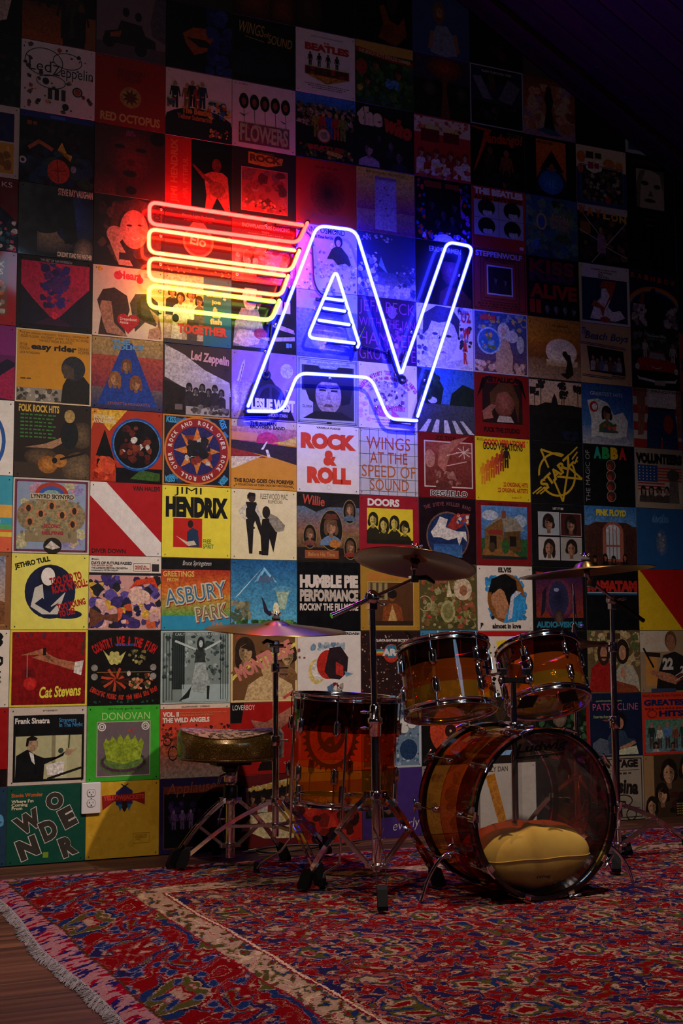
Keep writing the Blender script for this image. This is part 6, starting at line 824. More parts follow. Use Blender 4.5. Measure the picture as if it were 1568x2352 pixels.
S(11, 8, 'record sleeve with man in striped-sleeve jersey holding a guitar', '8c7458', [Rc(0, .66, .62, 1, 'b0a490'), T('Stills', .1, .8, .42, .95, 'b88c84', -.015, 8, .3), Rc(.1, .1, .34, .6, 'b07838'), Ln(.12, .62, .4, .6, .07, '241814'), P([(.3, .02), (.36, .34), (.46, .6), (.7, .66), (.98, .54), (1, .02)], '1c1816'), E(.62, .84, .12, .16, '5c4028'), E(.62, .8, .09, .14, '8c5c44'), P([(.16, .32), (.24, .36), (.6, .3), (.8, .2), (.7, .12), (.4, .2)], '9c6448'), Ln(.06, .72, .26, .4, .035, '140f0d'), T('22', .44, .36, .66, .56, 'b0a8a0', .06), T('22', .8, .3, .98, .42, 'b0a8a0', .05), [Ln(.7, .14+.04*k, .86, .22+.04*k, .015, ('8c2420', 'b0a8a0')[k % 2]) for k in range(4)], Rc(.2, 0, .7, .06, '2c3c58')])
S(11, 9, 'red orange record sleeve with navy slab words and outdoor band photo', 'b0301c', [T('Herb Alpert & the Tijuana Brass', .02, .92, .98, .98, '7c1410', .03), T('GREATEST', .04, .79, .98, .89, '141c48', .06), T('HITS', .34, .61, .84, .71, '141c48', .06), G(.2, .66, .1, .02, '7c1410', ry=.07), Rc(.06, .04, .98, .57, '5c7480', '487058'), [H(.18+.16*k, .1, .42-.05*(k % 2), ('1c2c24', 'b0a898', '486c98', '6c3c30', '1c3828', '8c8478')[k], '8c6450', '3c342c') for k in range(5)], B(.26, .16, .045, '8c6450', '241a14', 'b0a8a0', 1.6, .05), B(.6, .14, .045, '8c6450', '241a14', '6c2420', 1.6, .05), X(.05, .73, .95, .76, '7c1410')])
S(11, 10, 'brown record sleeve crowded with leaning long-haired faces', '3c2c1c', [Rc(0, 0, .2, 1, '8c6c48'), [B(x, y, s, 'a87c5c', '1c120c', '2c1e18', 1.2, y-s*1.6) for x, y, s in ((.5, .72, .17), (.88, .78, .17), (.36, .38, .14), (.14, .2, .12))], N(.5, .02, .98, .4, 10, 112, '3c1814 281410 1c1414', .08, .14), [X(.64, .2-.04*k, .97, .22-.04*k, '8c7c3c') for k in range(5)]])
# ---- column 12 (slivers at the right edge)
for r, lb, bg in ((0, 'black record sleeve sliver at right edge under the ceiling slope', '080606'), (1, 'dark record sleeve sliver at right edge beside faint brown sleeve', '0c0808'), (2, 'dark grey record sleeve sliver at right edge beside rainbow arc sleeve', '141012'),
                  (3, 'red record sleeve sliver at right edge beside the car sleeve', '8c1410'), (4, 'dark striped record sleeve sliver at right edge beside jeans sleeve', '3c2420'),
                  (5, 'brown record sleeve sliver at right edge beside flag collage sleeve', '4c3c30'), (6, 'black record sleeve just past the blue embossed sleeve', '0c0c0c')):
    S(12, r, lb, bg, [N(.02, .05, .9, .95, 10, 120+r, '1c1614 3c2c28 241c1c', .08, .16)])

# ================================================================== neon sign
def round_path(pts, r, n=5):
    """polyline in wall plane (x, z) with rounded corners"""
    out = [Vector(pts[0])]
    for i in range(1, len(pts)-1):
        a, b, c = Vector(pts[i-1]), Vector(pts[i]), Vector(pts[i+1])
        d1 = (a-b); d2 = (c-b); k = min(r, d1.length*0.45, d2.length*0.45)
        p, q = b+d1.normalized()*k, b+d2.normalized()*k
        for j in range(n+1):
            t = j/n; out.append(p*(1-t)**2+b*2*t*(1-t)+q*t*t)
    out.append(Vector(pts[-1])); return out
NY_ = -0.06
ns = thing('neon_sign', 'glowing red, yellow and blue neon sign on the record wall', 'neon sign', (1.05, 0, 2.38))
NO = Vector((1.05, 0, 2.38))
M['neon_red'] = neon_core('neon_red', (46.0, 0.38, 0.26)); M['neon_red_s'] = neon_shell('neon_red_glass', (0.9, 0.02, 0.02))
M['neon_orange'] = neon_core('neon_orange', (48.0, 1.9, 0.50)); M['neon_orange_s'] = neon_shell('neon_orange_glass', (1.0, 0.10, 0.02))
M['neon_amber'] = neon_core('neon_amber', (40.0, 1.8, 0.45)); M['neon_amber_s'] = neon_shell('neon_amber_glass', (1.0, 0.12, 0.03))
M['neon_lime'] = neon_core('neon_lime', (3.4, 6.2, 0.42)); M['neon_lime_s'] = neon_shell('neon_lime_glass', (0.42, 0.78, 0.02))
M['neon_blue'] = neon_core('neon_blue', (1.0, 1.15, 78.0)); M['neon_blue_s'] = neon_shell('neon_blue_glass', (0.015, 0.03, 1.5))
def neon(name, pts, mat, rad=0.03, back=0.03, label=None):
    p = [Vector((v[0], NY_, v[1]))-NO for v in round_path([Vector(q) for q in pts], rad)]
    c = MB().tube(p, 0.0074, 10); c.ball(p[0], 0.0074, 10); c.ball(p[-1], 0.0074, 10)
    o = c.build(name, mat, ns, label)
    MB().tube(p, 0.0106, 12, caps=False).build('glass_shell', mat+'_s', o)
    # painted-out ends bent back to the wall
    for e, nb in ((p[0], p[1]), (p[-1], p[-2])):
        d = (e-nb).normalized()
        MB().tube([e+d*0.006, e+d*0.012+Vector((0, 0.012, 0)), e-d*0.01+Vector((0, 0.03, 0)), e-d*0.07+Vector((0, 0.036, 0)), e-d*0.12+Vector((0, 0.036, 0))], 0.0095, 8).build('blacked_out_end', 'blackout', ns)
    return o
neon('striped_tube', [(0.959, 2.808), (0.231, 2.816), (0.232, 2.718), (0.936, 2.722), (0.983, 2.823)], 'neon_red', 0.035, label='red neon bar outline')
neon('striped_tube', [(0.919, 2.684), (0.230, 2.695), (0.231, 2.591), (0.903, 2.586), (0.942, 2.687)], 'neon_orange', 0.035, label='orange red neon bar outline')
neon('striped_tube', [(0.869, 2.560), (0.231, 2.565), (0.233, 2.469), (0.853, 2.465), (0.887, 2.562)], 'neon_amber', 0.035, label='amber neon bar outline')
neon('striped_tube', [(0.821, 2.433), (0.233, 2.442), (0.234, 2.347), (0.805, 2.345), (0.844, 2.442)], 'neon_lime', 0.035, label='yellow green neon bar outline')
neon('letter_tube', [(0.695, 1.922), (0.858, 1.931), (0.935, 2.114), (1.305, 2.124), (1.394, 1.934), (1.544, 1.936)], 'neon_blue', 0.045)
neon('letter_tube', [(1.549, 1.957), (1.866, 2.821), (1.722, 2.828), (1.467, 2.160)], 'neon_blue', 0.04)
neon('letter_tube', [(1.458, 2.158), (1.230, 2.820), (1.032, 2.817), (0.694, 1.944)], 'neon_blue', 0.045)
neon('triangle_tube', [(1.219, 2.279), (0.982, 2.283), (1.126, 2.617), (1.244, 2.278), (1.236, 2.262)], 'neon_blue', 0.035)
for a, b in (((1.074, 2.477), (1.161, 2.475)), ((1.064, 2.429), (1.171, 2.426)), ((1.039, 2.370), (1.193, 2.364))):
    neon('bar_tube', [a, b], 'neon_blue')
for x, z in ((0.30, 2.816), (0.80, 2.81), (0.30, 2.719), (0.62, 2.72), (0.30, 2.694), (0.80, 2.686), (0.30, 2.592), (0.30, 2.565), (0.66, 2.562), (0.30, 2.468), (0.30, 2.441), (0.6, 2.437), (0.30, 2.347), (0.85, 2.346),
             (0.80, 2.215), (0.92, 2.53), (1.15, 2.818), (1.32, 2.56), (1.42, 2.27), (1.55, 2.38), (1.70, 2.37), (1.82, 2.69), (1.62, 2.15), (1.12, 2.119), (0.905, 2.04), (1.36, 2.0), (1.05, 2.44), (1.19, 2.43), (1.10, 2.281)):
    s = MB().tube([Vector((x, -0.004, z-0.004))-NO, Vector((x, -0.048, z))-NO], 0.0045, 8)
    s.tube([Vector((x+0.011*math.cos(a*0.7), -0.052, z+0.011*math.sin(a*0.7)))-NO for a in range(9)], 0.0016, 6)
    so = s.build('standoff', 'glass', ns)
    MB().lathe([(0, 0.004), (0.007, 0.004), (0.009, 0.0)], 10, Matrix.Translation(Vector((x, -0.0045, z-0.004))-NO) @ MXZ).build('foot_clip', 'chrome_worn', so)
def smooth_pts(pts, n=6):
    P_ = [Vector(p) for p in pts]; P_ = [P_[0]*2-P_[1]]+P_+[P_[-1]*2-P_[-2]]; out = []
    for i in range(1, len(P_)-2):
        for k in range(n):
            t = k/n; a, b, c, d = P_[i-1:i+3]
            out.append(0.5*((2*b)+(c-a)*t+(2*a-5*b+4*c-d)*t*t+(3*b-a-3*c+d)*t**3))
    out.append(P_[-2]); return out
for w in ([(0.997, 2.797), (1.022, 2.767), (1.030, 2.660), (1.039, 2.557), (1.083, 2.504), (1.179, 2.506)], [(0.826, 2.346), (0.815, 2.228), (0.801, 2.112)],
          [(1.284, 2.281), (1.371, 2.268), (1.452, 2.248), (1.495, 2.153)], [(0.907, 2.695), (0.920, 2.647), (0.892, 2.592)]):
    MB().tube([q-NO for q in smooth_pts([(x, -0.014, z) for x, z in w])], 0.0042, 8).build('wire', 'cable', ns)
for x, z in ((0.801, 2.105), (1.497, 2.140)):
    g = MB().lathe([(0.008, 0.0), (0.009, 0.006), (0.017, 0.008), (0.022, 0.004), (0.023, 0.0)], 20, Matrix.Translation(Vector((x, -0.0046, z))-NO) @ MXZ)
    g.build('grommet', 'black', ns)

# ================================================================== hardware helpers
def strap(mb, pts, lat, thick, high):
    """flat bar swept along pts; lat = sideways direction (thin side)"""
    pts = [Vector(p) for p in pts]; vs = []
    for i, p in enumerate(pts):
        t = (pts[min(i+1, len(pts)-1)]-pts[max(i-1, 0)]).normalized()
        l = Vector(lat); l = (l-t*l.dot(t)).normalized(); h = t.cross(l)
        vs += [p+l*a*thick/2+h*b*high/2 for a, b in ((-1, -1), (1, -1), (1, 1), (-1, 1))]
    fs = []
    for i in range(len(pts)-1):
        a = i*4; fs += [(a+k, a+(k+1) % 4, a+4+(k+1) % 4, a+4+k) for k in range(4)]
    fs += [(3, 2, 1, 0), tuple(len(vs)-4+k for k in range(4))]
    return mb.add(vs, fs)
def wing_screw(parent, p, d, s=1.0):
    """winged thumb screw at p sticking out along d"""
    p = Vector(p); d = Vector(d).normalized(); m = MB()
    m.cyl(p-d*0.006*s, p+d*0.016*s, 0.0035*s, 8)
    side = d.cross(Vector((0, 0, 1))); side = side.normalized() if side.length > 0.01 else Vector((1, 0, 0))
    for k in (-1, 1): m.tube([p+d*0.012*s, p+d*0.018*s+side*k*0.008*s, p+d*0.026*s+side*k*0.016*s], [0.004*s, 0.005*s, 0.003*s], 8)
    return m.build('wing_screw', 'chrome', parent)
def collar(parent, z, r, h, name='collar', mat='chrome', ears=None):
    m = MB().lathe([(r*0.7, z-h/2), (r, z-h/2), (r*1.06, z-h/2+0.003), (r*1.06, z+h/2-0.003), (r, z+h/2), (r*0.7, z+h/2)], 20)
    for dx, dy in ears or ():
        d = Vector((dx, dy, 0)).normalized(); m.box((0, 0, 0), (0.026, 0.024, h*0.8), Matrix.Translation(d*(r+0.008)+Vector((0, 0, z))) @ Matrix.Rotation(math.atan2(d.y, d.x), 4, 'Z'), bev=0.003)
        m.cyl(d*(r+0.012)+Vector((-d.y, d.x, 0))*0.016+Vector((0, 0, z)), d*(r+0.012)-Vector((-d.y, d.x, 0))*0.016+Vector((0, 0, z)), 0.005, 8)
    return m.build(name, mat, parent)
def tripod(parent, feet, zu, zl, rp, wide=0.013, hour=False, midt=0.5):
    """double-strap folding legs: upper collar at zu, lower collar at zl, feet = floor offsets"""
    collar(parent, zu, rp*1.3, 0.03, 'leg_collar', 'chrome', feet)
    collar(parent, zl, rp*1.15, 0.022, 'brace_collar', 'chrome_worn', feet)
    for fx, fy in feet:
        d = Vector((fx, fy, 0)); L = d.length; d.normalize(); lat = Vector((-d.y, d.x, 0))
        p0 = d*(rp+0.016)+Vector((0, 0, zu-0.004)); p1 = Vector((fx, fy, 0.045)); knee = p0+(p1-p0)*0.14+Vector((0, 0, 0.010))
        lg = MB(); N_ = 14
        for s in (-1, 1):
            pts = []
            for k in range(N_+1):
                t = k/N_
                q = p0*(1-t)**2+knee*0+p1*0
                q = p0+(p1-p0)*t+Vector((0, 0, 0.018*math.sin(math.pi*min(1, t*1.1))))
                if hour: w = wide*(1.15 if 0.12 < t < 0.42 else (0.28 if 0.46 < t < 0.54 else (1.05 if 0.58 < t < 0.88 else 0.55)))
                else: w = wide*(1-0.35*t)
                pts.append(q+lat*s*w)
            strap(lg, pts, lat, 0.0026, 0.015)
        m = p0+(p1-p0)*midt+Vector((0, 0, 0.017))
        lg.cyl(m-lat*wide*1.3, m+lat*wide*1.3, 0.0042, 8)
        lo = lg.build('leg', 'chrome', parent)
        # rubber foot
        ax = (p1-p0).normalized(); Fm = Matrix.Translation(Vector((fx, fy, 0.0475))) @ Matrix((( d.x, lat.x, 0, 0), (d.y, lat.y, 0, 0), (0, 0, 1, 0), (0, 0, 0, 1)))
        ft = MB().prism([(-0.022, 0.04), (0.004, 0.028), (0.026, -0.022), (0.024, -0.036), (-0.012, -0.036), (-0.03, 0.018)], -0.017, 0.017, Fm @ Matrix(((1, 0, 0, 0), (0, 0, 1, 0), (0, 1, 0, 0), (0, 0, 0, 1))))
        ft.build('rubber_foot', 'rubber', lo)
        br = MB(); b0 = d*(rp+0.012)+Vector((0, 0, zl))
        for s in (-1, 1): strap(br, [b0+lat*s*0.009, m+lat*s*0.010], lat, 0.0024, 0.011)
        br.build('leg_brace', 'chrome_worn', parent)
def bronze():
    m, nt, b, out = new_mat('lathed_bronze'); L = nt.links.new
    tc = node(nt, 'ShaderNodeTexCoord'); wv = node(nt, 'ShaderNodeTexWave', wave_type='RINGS', rings_direction='Z')
    wv.inputs['Scale'].default_value = 62; wv.inputs['Distortion'].default_value = 0.6; wv.inputs['Detail'].default_value = 2
    L(tc.outputs['Object'], wv.inputs['Vector'])
    L(cramp(nt, wv.outputs['Fac'], [(0.0, '7a5a34'), (1.0, 'b08a54')], 'LINEAR'), b.inputs['Base Color'])
    b.inputs['Metallic'].default_value = 1.0; b.inputs['Roughness'].default_value = 0.36
    tg = node(nt, 'ShaderNodeTangent', direction_type='RADIAL', axis='Z'); L(tg.outputs[0], b.inputs['Tangent'])
    b.inputs['Anisotropic'].default_value = 0.85; b.inputs['Anisotropic Rotation'].default_value = 0.25
    bp = node(nt, 'ShaderNodeBump'); bp.inputs['Strength'].default_value = 0.12; bp.inputs['Distance'].default_value = 0.0006
    L(wv.outputs['Fac'], bp.inputs['Height']); L(bp.outputs['Normal'], b.inputs['Normal'])
    return m
M['bronze'] = bronze()
def cymbal(name, label, mat, r, bell=0.055, rise=0.028, bellh=0.022, stamp=None):
    """origin at the centre hole, local z up through the bell"""
    t = 0.0014; P_ = []
    for k in range(13):
        u = k/12; P_.append((bell+(r-bell)*u, -bellh-rise*(u**1.35)))
    dome = [(0.006, 0.0), (bell*0.45, -0.003), (bell*0.75, -0.009), (bell*0.95, -bellh*0.82)]
    top = dome+P_; bot = [(q, z-t) for q, z in reversed(top)]
    o = MB().lathe(top+bot, 72, loop=True).build(name, 'bronze')
    o.matrix_world = mat; tag(o, label, 'cymbal', 'cymbals of the drum kit')
    if stamp: ink = stamp
    return o
def axis_mat(c, tilt, lean, px):
    """frame at c whose z is up, tipped away from the viewer by tilt and to the picture right by lean (degrees)"""
    y = YAW+math.atan((px-784)/2971.0)
    r_ = Vector((math.cos(y), -math.sin(y), 0)); a_ = Vector((math.sin(y), math.cos(y), 0)); t, l = R(tilt), R(lean)
    z = (Vector((0, 0, 1))*math.cos(l)+r_*math.sin(l))*math.cos(t)+a_*math.sin(t)
    x = (r_-z*r_.dot(z)).normalized(); yv = z.cross(x)
    return Matrix(((x.x, yv.x, z.x, c[0]), (x.y, yv.y, z.y, c[1]), (x.z, yv.z, z.z, c[2]), (0, 0, 0, 1)))
def tilter(parent, cm, lo, nm='cymbal_tilter'):
    """felts, sleeve and nut on the cymbal rod; cm = cymbal frame in the parent's local space"""
    m = MB().lathe([(0.0045, -0.065), (0.0045, 0.034), (0.0, 0.035)], 10, cm); m.build('cymbal_rod', 'chrome', parent)
    MB().lathe([(0.005, -0.0235), (0.017, -0.0235), (0.019, -0.030), (0.017, -0.036), (0.005, -0.036)], 18, cm).build('lower_felt', 'felt', parent)
    MB().lathe([(0.005, 0.001), (0.016, 0.001), (0.018, 0.007), (0.016, 0.013), (0.005, 0.013)], 18, cm).build('upper_felt', 'felt', parent)
    n = MB().lathe([(0.004, 0.013), (0.011, 0.013), (0.012, 0.022), (0.007, 0.027), (0.004, 0.027)], 14, cm)
    for s in (-1, 1): n.tube([cm @ Vector((s*0.008, 0, 0.02)), cm @ Vector((s*0.015, 0, 0.026)), cm @ Vector((s*0.02, 0, 0.031))], [0.004, 0.0045, 0.003], 8)
    n.build('wing_nut', 'chrome', parent)
    MB().lathe([(0.0045, -0.036), (0.012, -0.038), (0.013, -0.062), (0.006, -0.066)], 14, cm).build('cup_seat', 'chrome_worn', parent)

# ================================================================== left straight cymbal stand and its cymbal
st = thing('cymbal_stand', 'chrome straight cymbal stand between throne and floor tom', 'cymbal stand', (0.610, -0.600, 0.010), 'cymbal stands of the drum kit')
tripod(st, [(-0.325, 0.158), (0.026, -0.362), (0.305, 0.205)], 0.262, 0.172, 0.0135)
MB().tube([(0, 0, 0.13), (0, 0, 0.50)], 0.0135, 16).build('lower_tube', 'chrome', st)
MB().tube([(0, 0, 0.49), (0, 0, 0.79)], 0.0112, 16).build('middle_tube', 'chrome', st)
MB().tube([(0, 0, 0.78), (0, 0, 0.885)], 0.0085, 14).build('upper_tube', 'chrome', st)
collar(st, 0.785, 0.0165, 0.035, 'height_clamp', 'chrome'); wing_screw(st, (0.02, -0.01, 0.785), (1, -0.3, 0)); wing_screw(st, (0.02, -0.012, 0.76), (1, -0.5, 0), 0.9)
collar(st, 0.50, 0.0185, 0.04, 'height_clamp', 'chrome'); wing_screw(st, (0.022, -0.01, 0.50), (1, -0.4, 0))
tl = MB().box((0, 0, 0.868), (0.026, 0.022, 0.05), bev=0.004); tl.cyl((-0.03, -0.004, 0.872), (0.03, -0.004, 0.872), 0.0085, 12)
tl.build('tilter_head', 'chrome', st)
MB().tube([(-0.012, -0.012, 0.885), (-0.045, -0.018, 0.893), (-0.062, -0.02, 0.882)], [0.006, 0.008, 0.006], 8).build('tilter_lever', 'black', st)
cmr = axis_mat((0.612, -0.600, 0.984), -5.0, 2.0, 637)
tilter(st, Matrix.Translation(-Vector(st.location)) @ cmr, 0)
cymbal('ride_cymbal', 'large bronze ride cymbal lit purple on the straight stand', cmr, 0.281, 0.058, 0.022, 0.018)

# ================================================================== centre boom stand and crash cymbal
bs = thing('boom_cymbal_stand', 'tall chrome boom cymbal stand in front of the floor tom', 'cymbal stand', (0.724, -1.262, 0.010), 'cymbal stands of the drum kit')
tripod(bs, [(-0.096, -0.238), (-0.182, 0.205), (0.262, 0.036)], 0.352, 0.108, 0.0165, 0.0155, True, 0.47)
MB().tube([(0.002, 0, 0.09), (-0.002, 0, 0.60)], 0.0162, 18).build('lower_tube', 'chrome', bs)
MB().tube([(-0.002, 0, 0.58), (-0.010, 0, 1.03)], 0.0112, 16).build('upper_tube', 'chrome', bs)
MB().lathe([(0.017, 0.555), (0.021, 0.558), (0.0215, 0.598), (0.0265, 0.601), (0.0265, 0.618), (0.019, 0.622), (0.0185, 0.660), (0.013, 0.668)], 20, Matrix.Translation((-0.002, 0, 0))).build('height_clamp', 'chrome', bs)
for z in (0.640, 0.585): wing_screw(bs, (-0.024, -0.006, z), (-1, -0.2, 0), 1.1)
tl = MB(); Bp = Vector((-0.011, -0.0, 1.044)); bd_ = Vector((0.325, 0, 0.133)).normalized(); bn = Vector((0, -1, 0))
tl.lathe([(0, -0.022), (0.020, -0.022), (0.024, -0.014), (0.024, 0.014), (0.020, 0.022), (0, 0.022)], 20, Matrix.Translation(Bp) @ frame_z(bn))
tl.lathe([(0.024, -0.006), (0.027, -0.004), (0.027, 0.004), (0.024, 0.006)], 20, Matrix.Translation(Bp) @ frame_z(bn))
tl.box((0, 0, -0.03), (0.03, 0.034, 0.03), Matrix.Translation(Bp), bev=0.004)
tl.build('boom_ratchet', 'chrome', bs)
wing_screw(bs, Bp+Vector((0.004, -0.024, 0)), (0.2, -1, 0)); wing_screw(bs, Bp+Vector((0.024, 0, -0.02)), (1, 0, -0.3))
b0 = Bp-bd_*0.175; b1 = Bp+bd_*0.178
am = MB().tube([b0+bn*0.012, Bp+bn*0.012-bd_*0.03], 0.0082, 16); am.tube([b0+bn*0.012-bd_*0.002, b0+bn*0.012+bd_*0.012], 0.0095, 16)
am.tube([Bp-bd_*0.085+bn*0.012, Bp-bd_*0.079+bn*0.012], 0.0096, 16)
am.build('boom_arm_tail', 'chrome', bs, 'knurled chrome counterweight end of the boom arm')
MB().tube([Bp+bn*0.012-bd_*0.03, b1+bn*0.012], 0.0062, 14).build('boom_arm', 'chrome', bs)
MB().box((0, 0, 0), (0.03, 0.028, 0.026), Matrix.Translation(b1+bn*0.008), bev=0.004).build('tilter_head', 'chrome', bs)
MB().tube([b1+bn*0.016+Vector((0.012, 0, 0.004)), b1+bn*0.02+Vector((0.045, 0, 0.006)), b1+bn*0.02+Vector((0.078, 0, -0.012))], [0.008, 0.009, 0.006], 8).build('tilter_lever', 'black', bs)
cmc = axis_mat((0.893, -1.262, 1.217), 11.0, 7.5, 950)
tilter(bs, Matrix.Translation(-Vector(bs.location)) @ cmc, 0)
MB().tube([b1+bn*0.004, (Matrix.Translation(-Vector(bs.location)) @ cmc) @ Vector((0, 0, -0.06))], 0.006, 10).build('tilter_neck', 'chrome_worn', bs)
cymbal('crash_cymbal', 'tilted bronze crash cymbal seen from below on the centre boom stand', cmc, 0.223, 0.046, 0.024, 0.018)

# ================================================================== right boom stand, cymbal, hi-hat
rs = thing('boom_cymbal_stand', 'chrome boom cymbal stand behind right side of bass drum', 'cymbal stand', (1.945, -1.000, 0.010), 'cymbal stands of the drum kit')
tripod(rs, [(0.385, 0.03), (-0.16, 0.30), (-0.20, -0.26)], 0.222, 0.062, 0.0155, 0.012)
MB().tube([(0, 0, 0.03), (0, 0, 0.55)], 0.0155, 16).build('lower_tube', 'chrome', rs)
MB().tube([(0, 0, 0.54), (0, 0, 0.86)], 0.0125, 16).build('middle_tube', 'chrome', rs)
MB().tube([(0, 0, 0.85), (0.001, 0, 1.04)], 0.0095, 14).build('upper_tube', 'chrome', rs)
collar(rs, 0.555, 0.021, 0.05, 'height_clamp'); wing_screw(rs, (-0.025, -0.01, 0.565), (-1, -0.3, 0), 1.2)
collar(rs, 0.860, 0.018, 0.04, 'height_clamp'); wing_screw(rs, (-0.02, -0.008, 0.865), (-1, -0.2, 0), 1.3)
Bp = Vector((0.002, 0, 1.055)); e0 = Vector((0.150, -0.0, 0.968)); e1 = Vector((-0.095, 0, 1.118))
tl = MB().lathe([(0, -0.02), (0.017, -0.02), (0.021, -0.012), (0.021, 0.012), (0.017, 0.02), (0, 0.02)], 18, Matrix.Translation(Bp) @ frame_z((0, -1, 0)))
tl.box((0, 0, -0.026), (0.026, 0.03, 0.028), Matrix.Translation(Bp), bev=0.004); tl.build('boom_ratchet', 'chrome_worn', rs)
wing_screw(rs, Bp+Vector((0.01, -0.022, 0)), (0.5, -1, 0))
wing_screw(rs, Bp+Vector((0.03, -0.01, 0.0)), (1, -0.4, 0.2))
MB().tube([Bp+Vector((0, -0.014, 0)), e0+Vector((0, -0.014, 0))], 0.0085, 14).build('boom_arm_tail', 'black', rs)
MB().tube([Bp+Vector((0, -0.014, 0)), e1+Vector((0, -0.014, 0))], 0.0065, 14).build('boom_arm', 'chrome_worn', rs)
MB().box((0, 0, 0), (0.028, 0.026, 0.04), Matrix.Translation(e1+Vector((-0.006, -0.008, 0.004))) @ Matrix.Rotation(R(20), 4, 'Y'), bev=0.004).build('tilter_head', 'chrome_worn', rs)
cmx = axis_mat((1.820, -1.000, 1.222), 0.5, -4.5, 1345)
tilter(rs, Matrix.Translation(-Vector(rs.location)) @ cmx, 0)
MB().tube([e1+Vector((-0.006, -0.006, 0.01)), (Matrix.Translation(-Vector(rs.location)) @ cmx) @ Vector((0, 0, -0.055))], 0.006, 10).build('tilter_neck', 'chrome_worn', rs)
cymbal('crash_cymbal', 'wide dark cymbal nearly edge-on on the right boom stand', cmx, 0.278, 0.055, 0.018, 0.028)

hh = thing('hi_hat_stand', 'chrome hi-hat stand behind the right rack tom', 'cymbal stand', (1.973, -0.690, 0.010), 'cymbal stands of the drum kit')
tripod(hh, [(0.20, 0.16), (-0.24, 0.12), (0.04, -0.27)], 0.30, 0.10, 0.0135)
MB().tube([(0, 0, 0.03), (0, 0, 0.50)], 0.0135, 14).build('lower_tube', 'chrome', hh)
MB().tube([(0, 0, 0.49), (0, 0, 0.85)], 0.0095, 14).build('upper_tube', 'chrome', hh)
MB().tube([(0, 0, 0.84), (0, 0, 1.135)], 0.0036, 10).build('pull_rod', 'chrome', hh)
MB().lathe([(0.004, 0.905), (0.011, 0.905), (0.012, 0.935), (0.008, 0.945), (0.010, 0.955), (0.004, 0.962)], 14).build('clutch', 'chrome', hh)
wing_screw(hh, (0.012, -0.004, 0.952), (1, -0.4, 0))
MB().lathe([(0.008, 0.845), (0.022, 0.845), (0.024, 0.852), (0.008, 0.856)], 16).build('seat_cup', 'black', hh)
MB().box((-0.02, -0.16, 0.03), (0.085, 0.26, 0.008), bev=0.003).build('foot_board', 'chrome_worn', hh)
cymbal('hi_hat_cymbal', 'upper bronze hi-hat cymbal, domed side up', Matrix.Translation((1.973, -0.690, 0.912)), 0.178, 0.045, 0.014, 0.014)
cymbal('hi_hat_cymbal', 'lower bronze hi-hat cymbal, inverted under its pair', Matrix.Translation((1.973, -0.690, 0.852)) @ Matrix.Rotation(math.pi, 4, 'X'), 0.178, 0.045, 0.014, 0.014)

# ================================================================== drums
def ring(mb, r0, r1, z0, z1, n=64):
    return mb.lathe([(r0, z0), (r1, z0), (r1, z1), (r0, z1)], n, loop=True, smooth=False)
def hoop_mb(r, z, up):
    """triple-flanged steel hoop around radius r; z its shell side, up +1/-1 outwards"""
    p = [(r+0.002, z), (r+0.012, z), (r+0.013, z+0.002*up), (r+0.006, z+0.0035*up), (r+0.006, z+0.019*up), (r+0.011, z+0.021*up), (r+0.011, z+0.0235*up), (r+0.003, z+0.0225*up)]
    return MB().lathe(p, 72, loop=True)
def lug_mb(r, zc, zl):
    """curved teardrop lug on the shell side at angle 0"""
    m = MB(); prof = []
    for k in range(9):
        t = k/8; prof.append((0.0125*math.sin(math.pi*(0.12+0.80*t))**0.75, zc+zl*(t-0.5)))
    T_ = Matrix.Translation((r+0.004, 0, 0)) @ Matrix.Diagonal((0.95, 1.0, 1, 1))
    m.lathe([(0, prof[0][1])]+prof+[(0, prof[-1][1])], 12, T_)
    m.box((r+0.002, 0, zc), (0.006, 0.028, zl*0.7), bev=0.002)
    m.box((r+0.0155, 0, zc), (0.004, 0.009, zl*0.72), bev=0.001)
    return m
def parts_around(parent, me, name, n, a0, sub=None, lab=None):
    for k in range(n):
        o = link(name, me, parent); o.rotation_euler = (0, 0, R(a0+360.0*k/n))
        for sn, sm in sub or ():
            link(sn, sm, o)
def mesh_of(mb, name, mat):
    me = mb.mesh(name); me.materials.append(M[mat]); return me
def tom(name, label, mat, r, h, n, a0, bands, group, heads):
    t = thing(name, label, 'drum', group=group, mat=mat)
    H2 = h/2; z = H2
    for frac, mt, lb in bands:
        z1 = z-h*frac
        MB().lathe([(r, z), (r, z1)], 72).build('shell_band', mt, t, lb)
        ring(MB(), r-0.0012, r+0.0006, z1-0.0006, z1+0.0006).build('shell_seam', mt, t)
        z = z1
    MB().lathe([(0, H2+0.0035), (r*0.5, H2+0.0035), (r+0.001, H2+0.003), (r+0.004, H2-0.004)], 64).build('top_head', heads[0], t)
    MB().lathe([(0, -H2-0.0035), (r*0.5, -H2-0.0035), (r+0.001, -H2-0.003), (r+0.004, -H2+0.004)], 64).build('bottom_head', heads[1], t)
    hoop_mb(r, H2-0.010, 1).build('top_hoop', 'chrome', t); hoop_mb(r, -H2+0.010, -1).build('bottom_hoop', 'chrome', t)
    zl = min(0.064, h*0.3); zc = h*0.225
    for s in (1, -1):
        lug = mesh_of(lug_mb(r, s*zc, zl), 'lug', 'chrome')
        rd = MB().cyl((r+0.0085, 0, s*(zc+zl*0.4)), (r+0.0105, 0, s*(H2+0.006)), 0.0025, 8); rd.box((r+0.0105, 0, s*(H2-0.003)), (0.012, 0.016, 0.006), bev=0.0015); rd.cyl((r+0.0105, 0, s*(H2-0.002)), (r+0.0105, 0, s*(H2+0.014)), 0.0042, 8)
        rod = mesh_of(rd, 'tension_rod', 'chrome')
        parts_around(t, lug, 'lug', n, a0+(0 if s > 0 else 0), [('tension_rod', rod)])
    return t
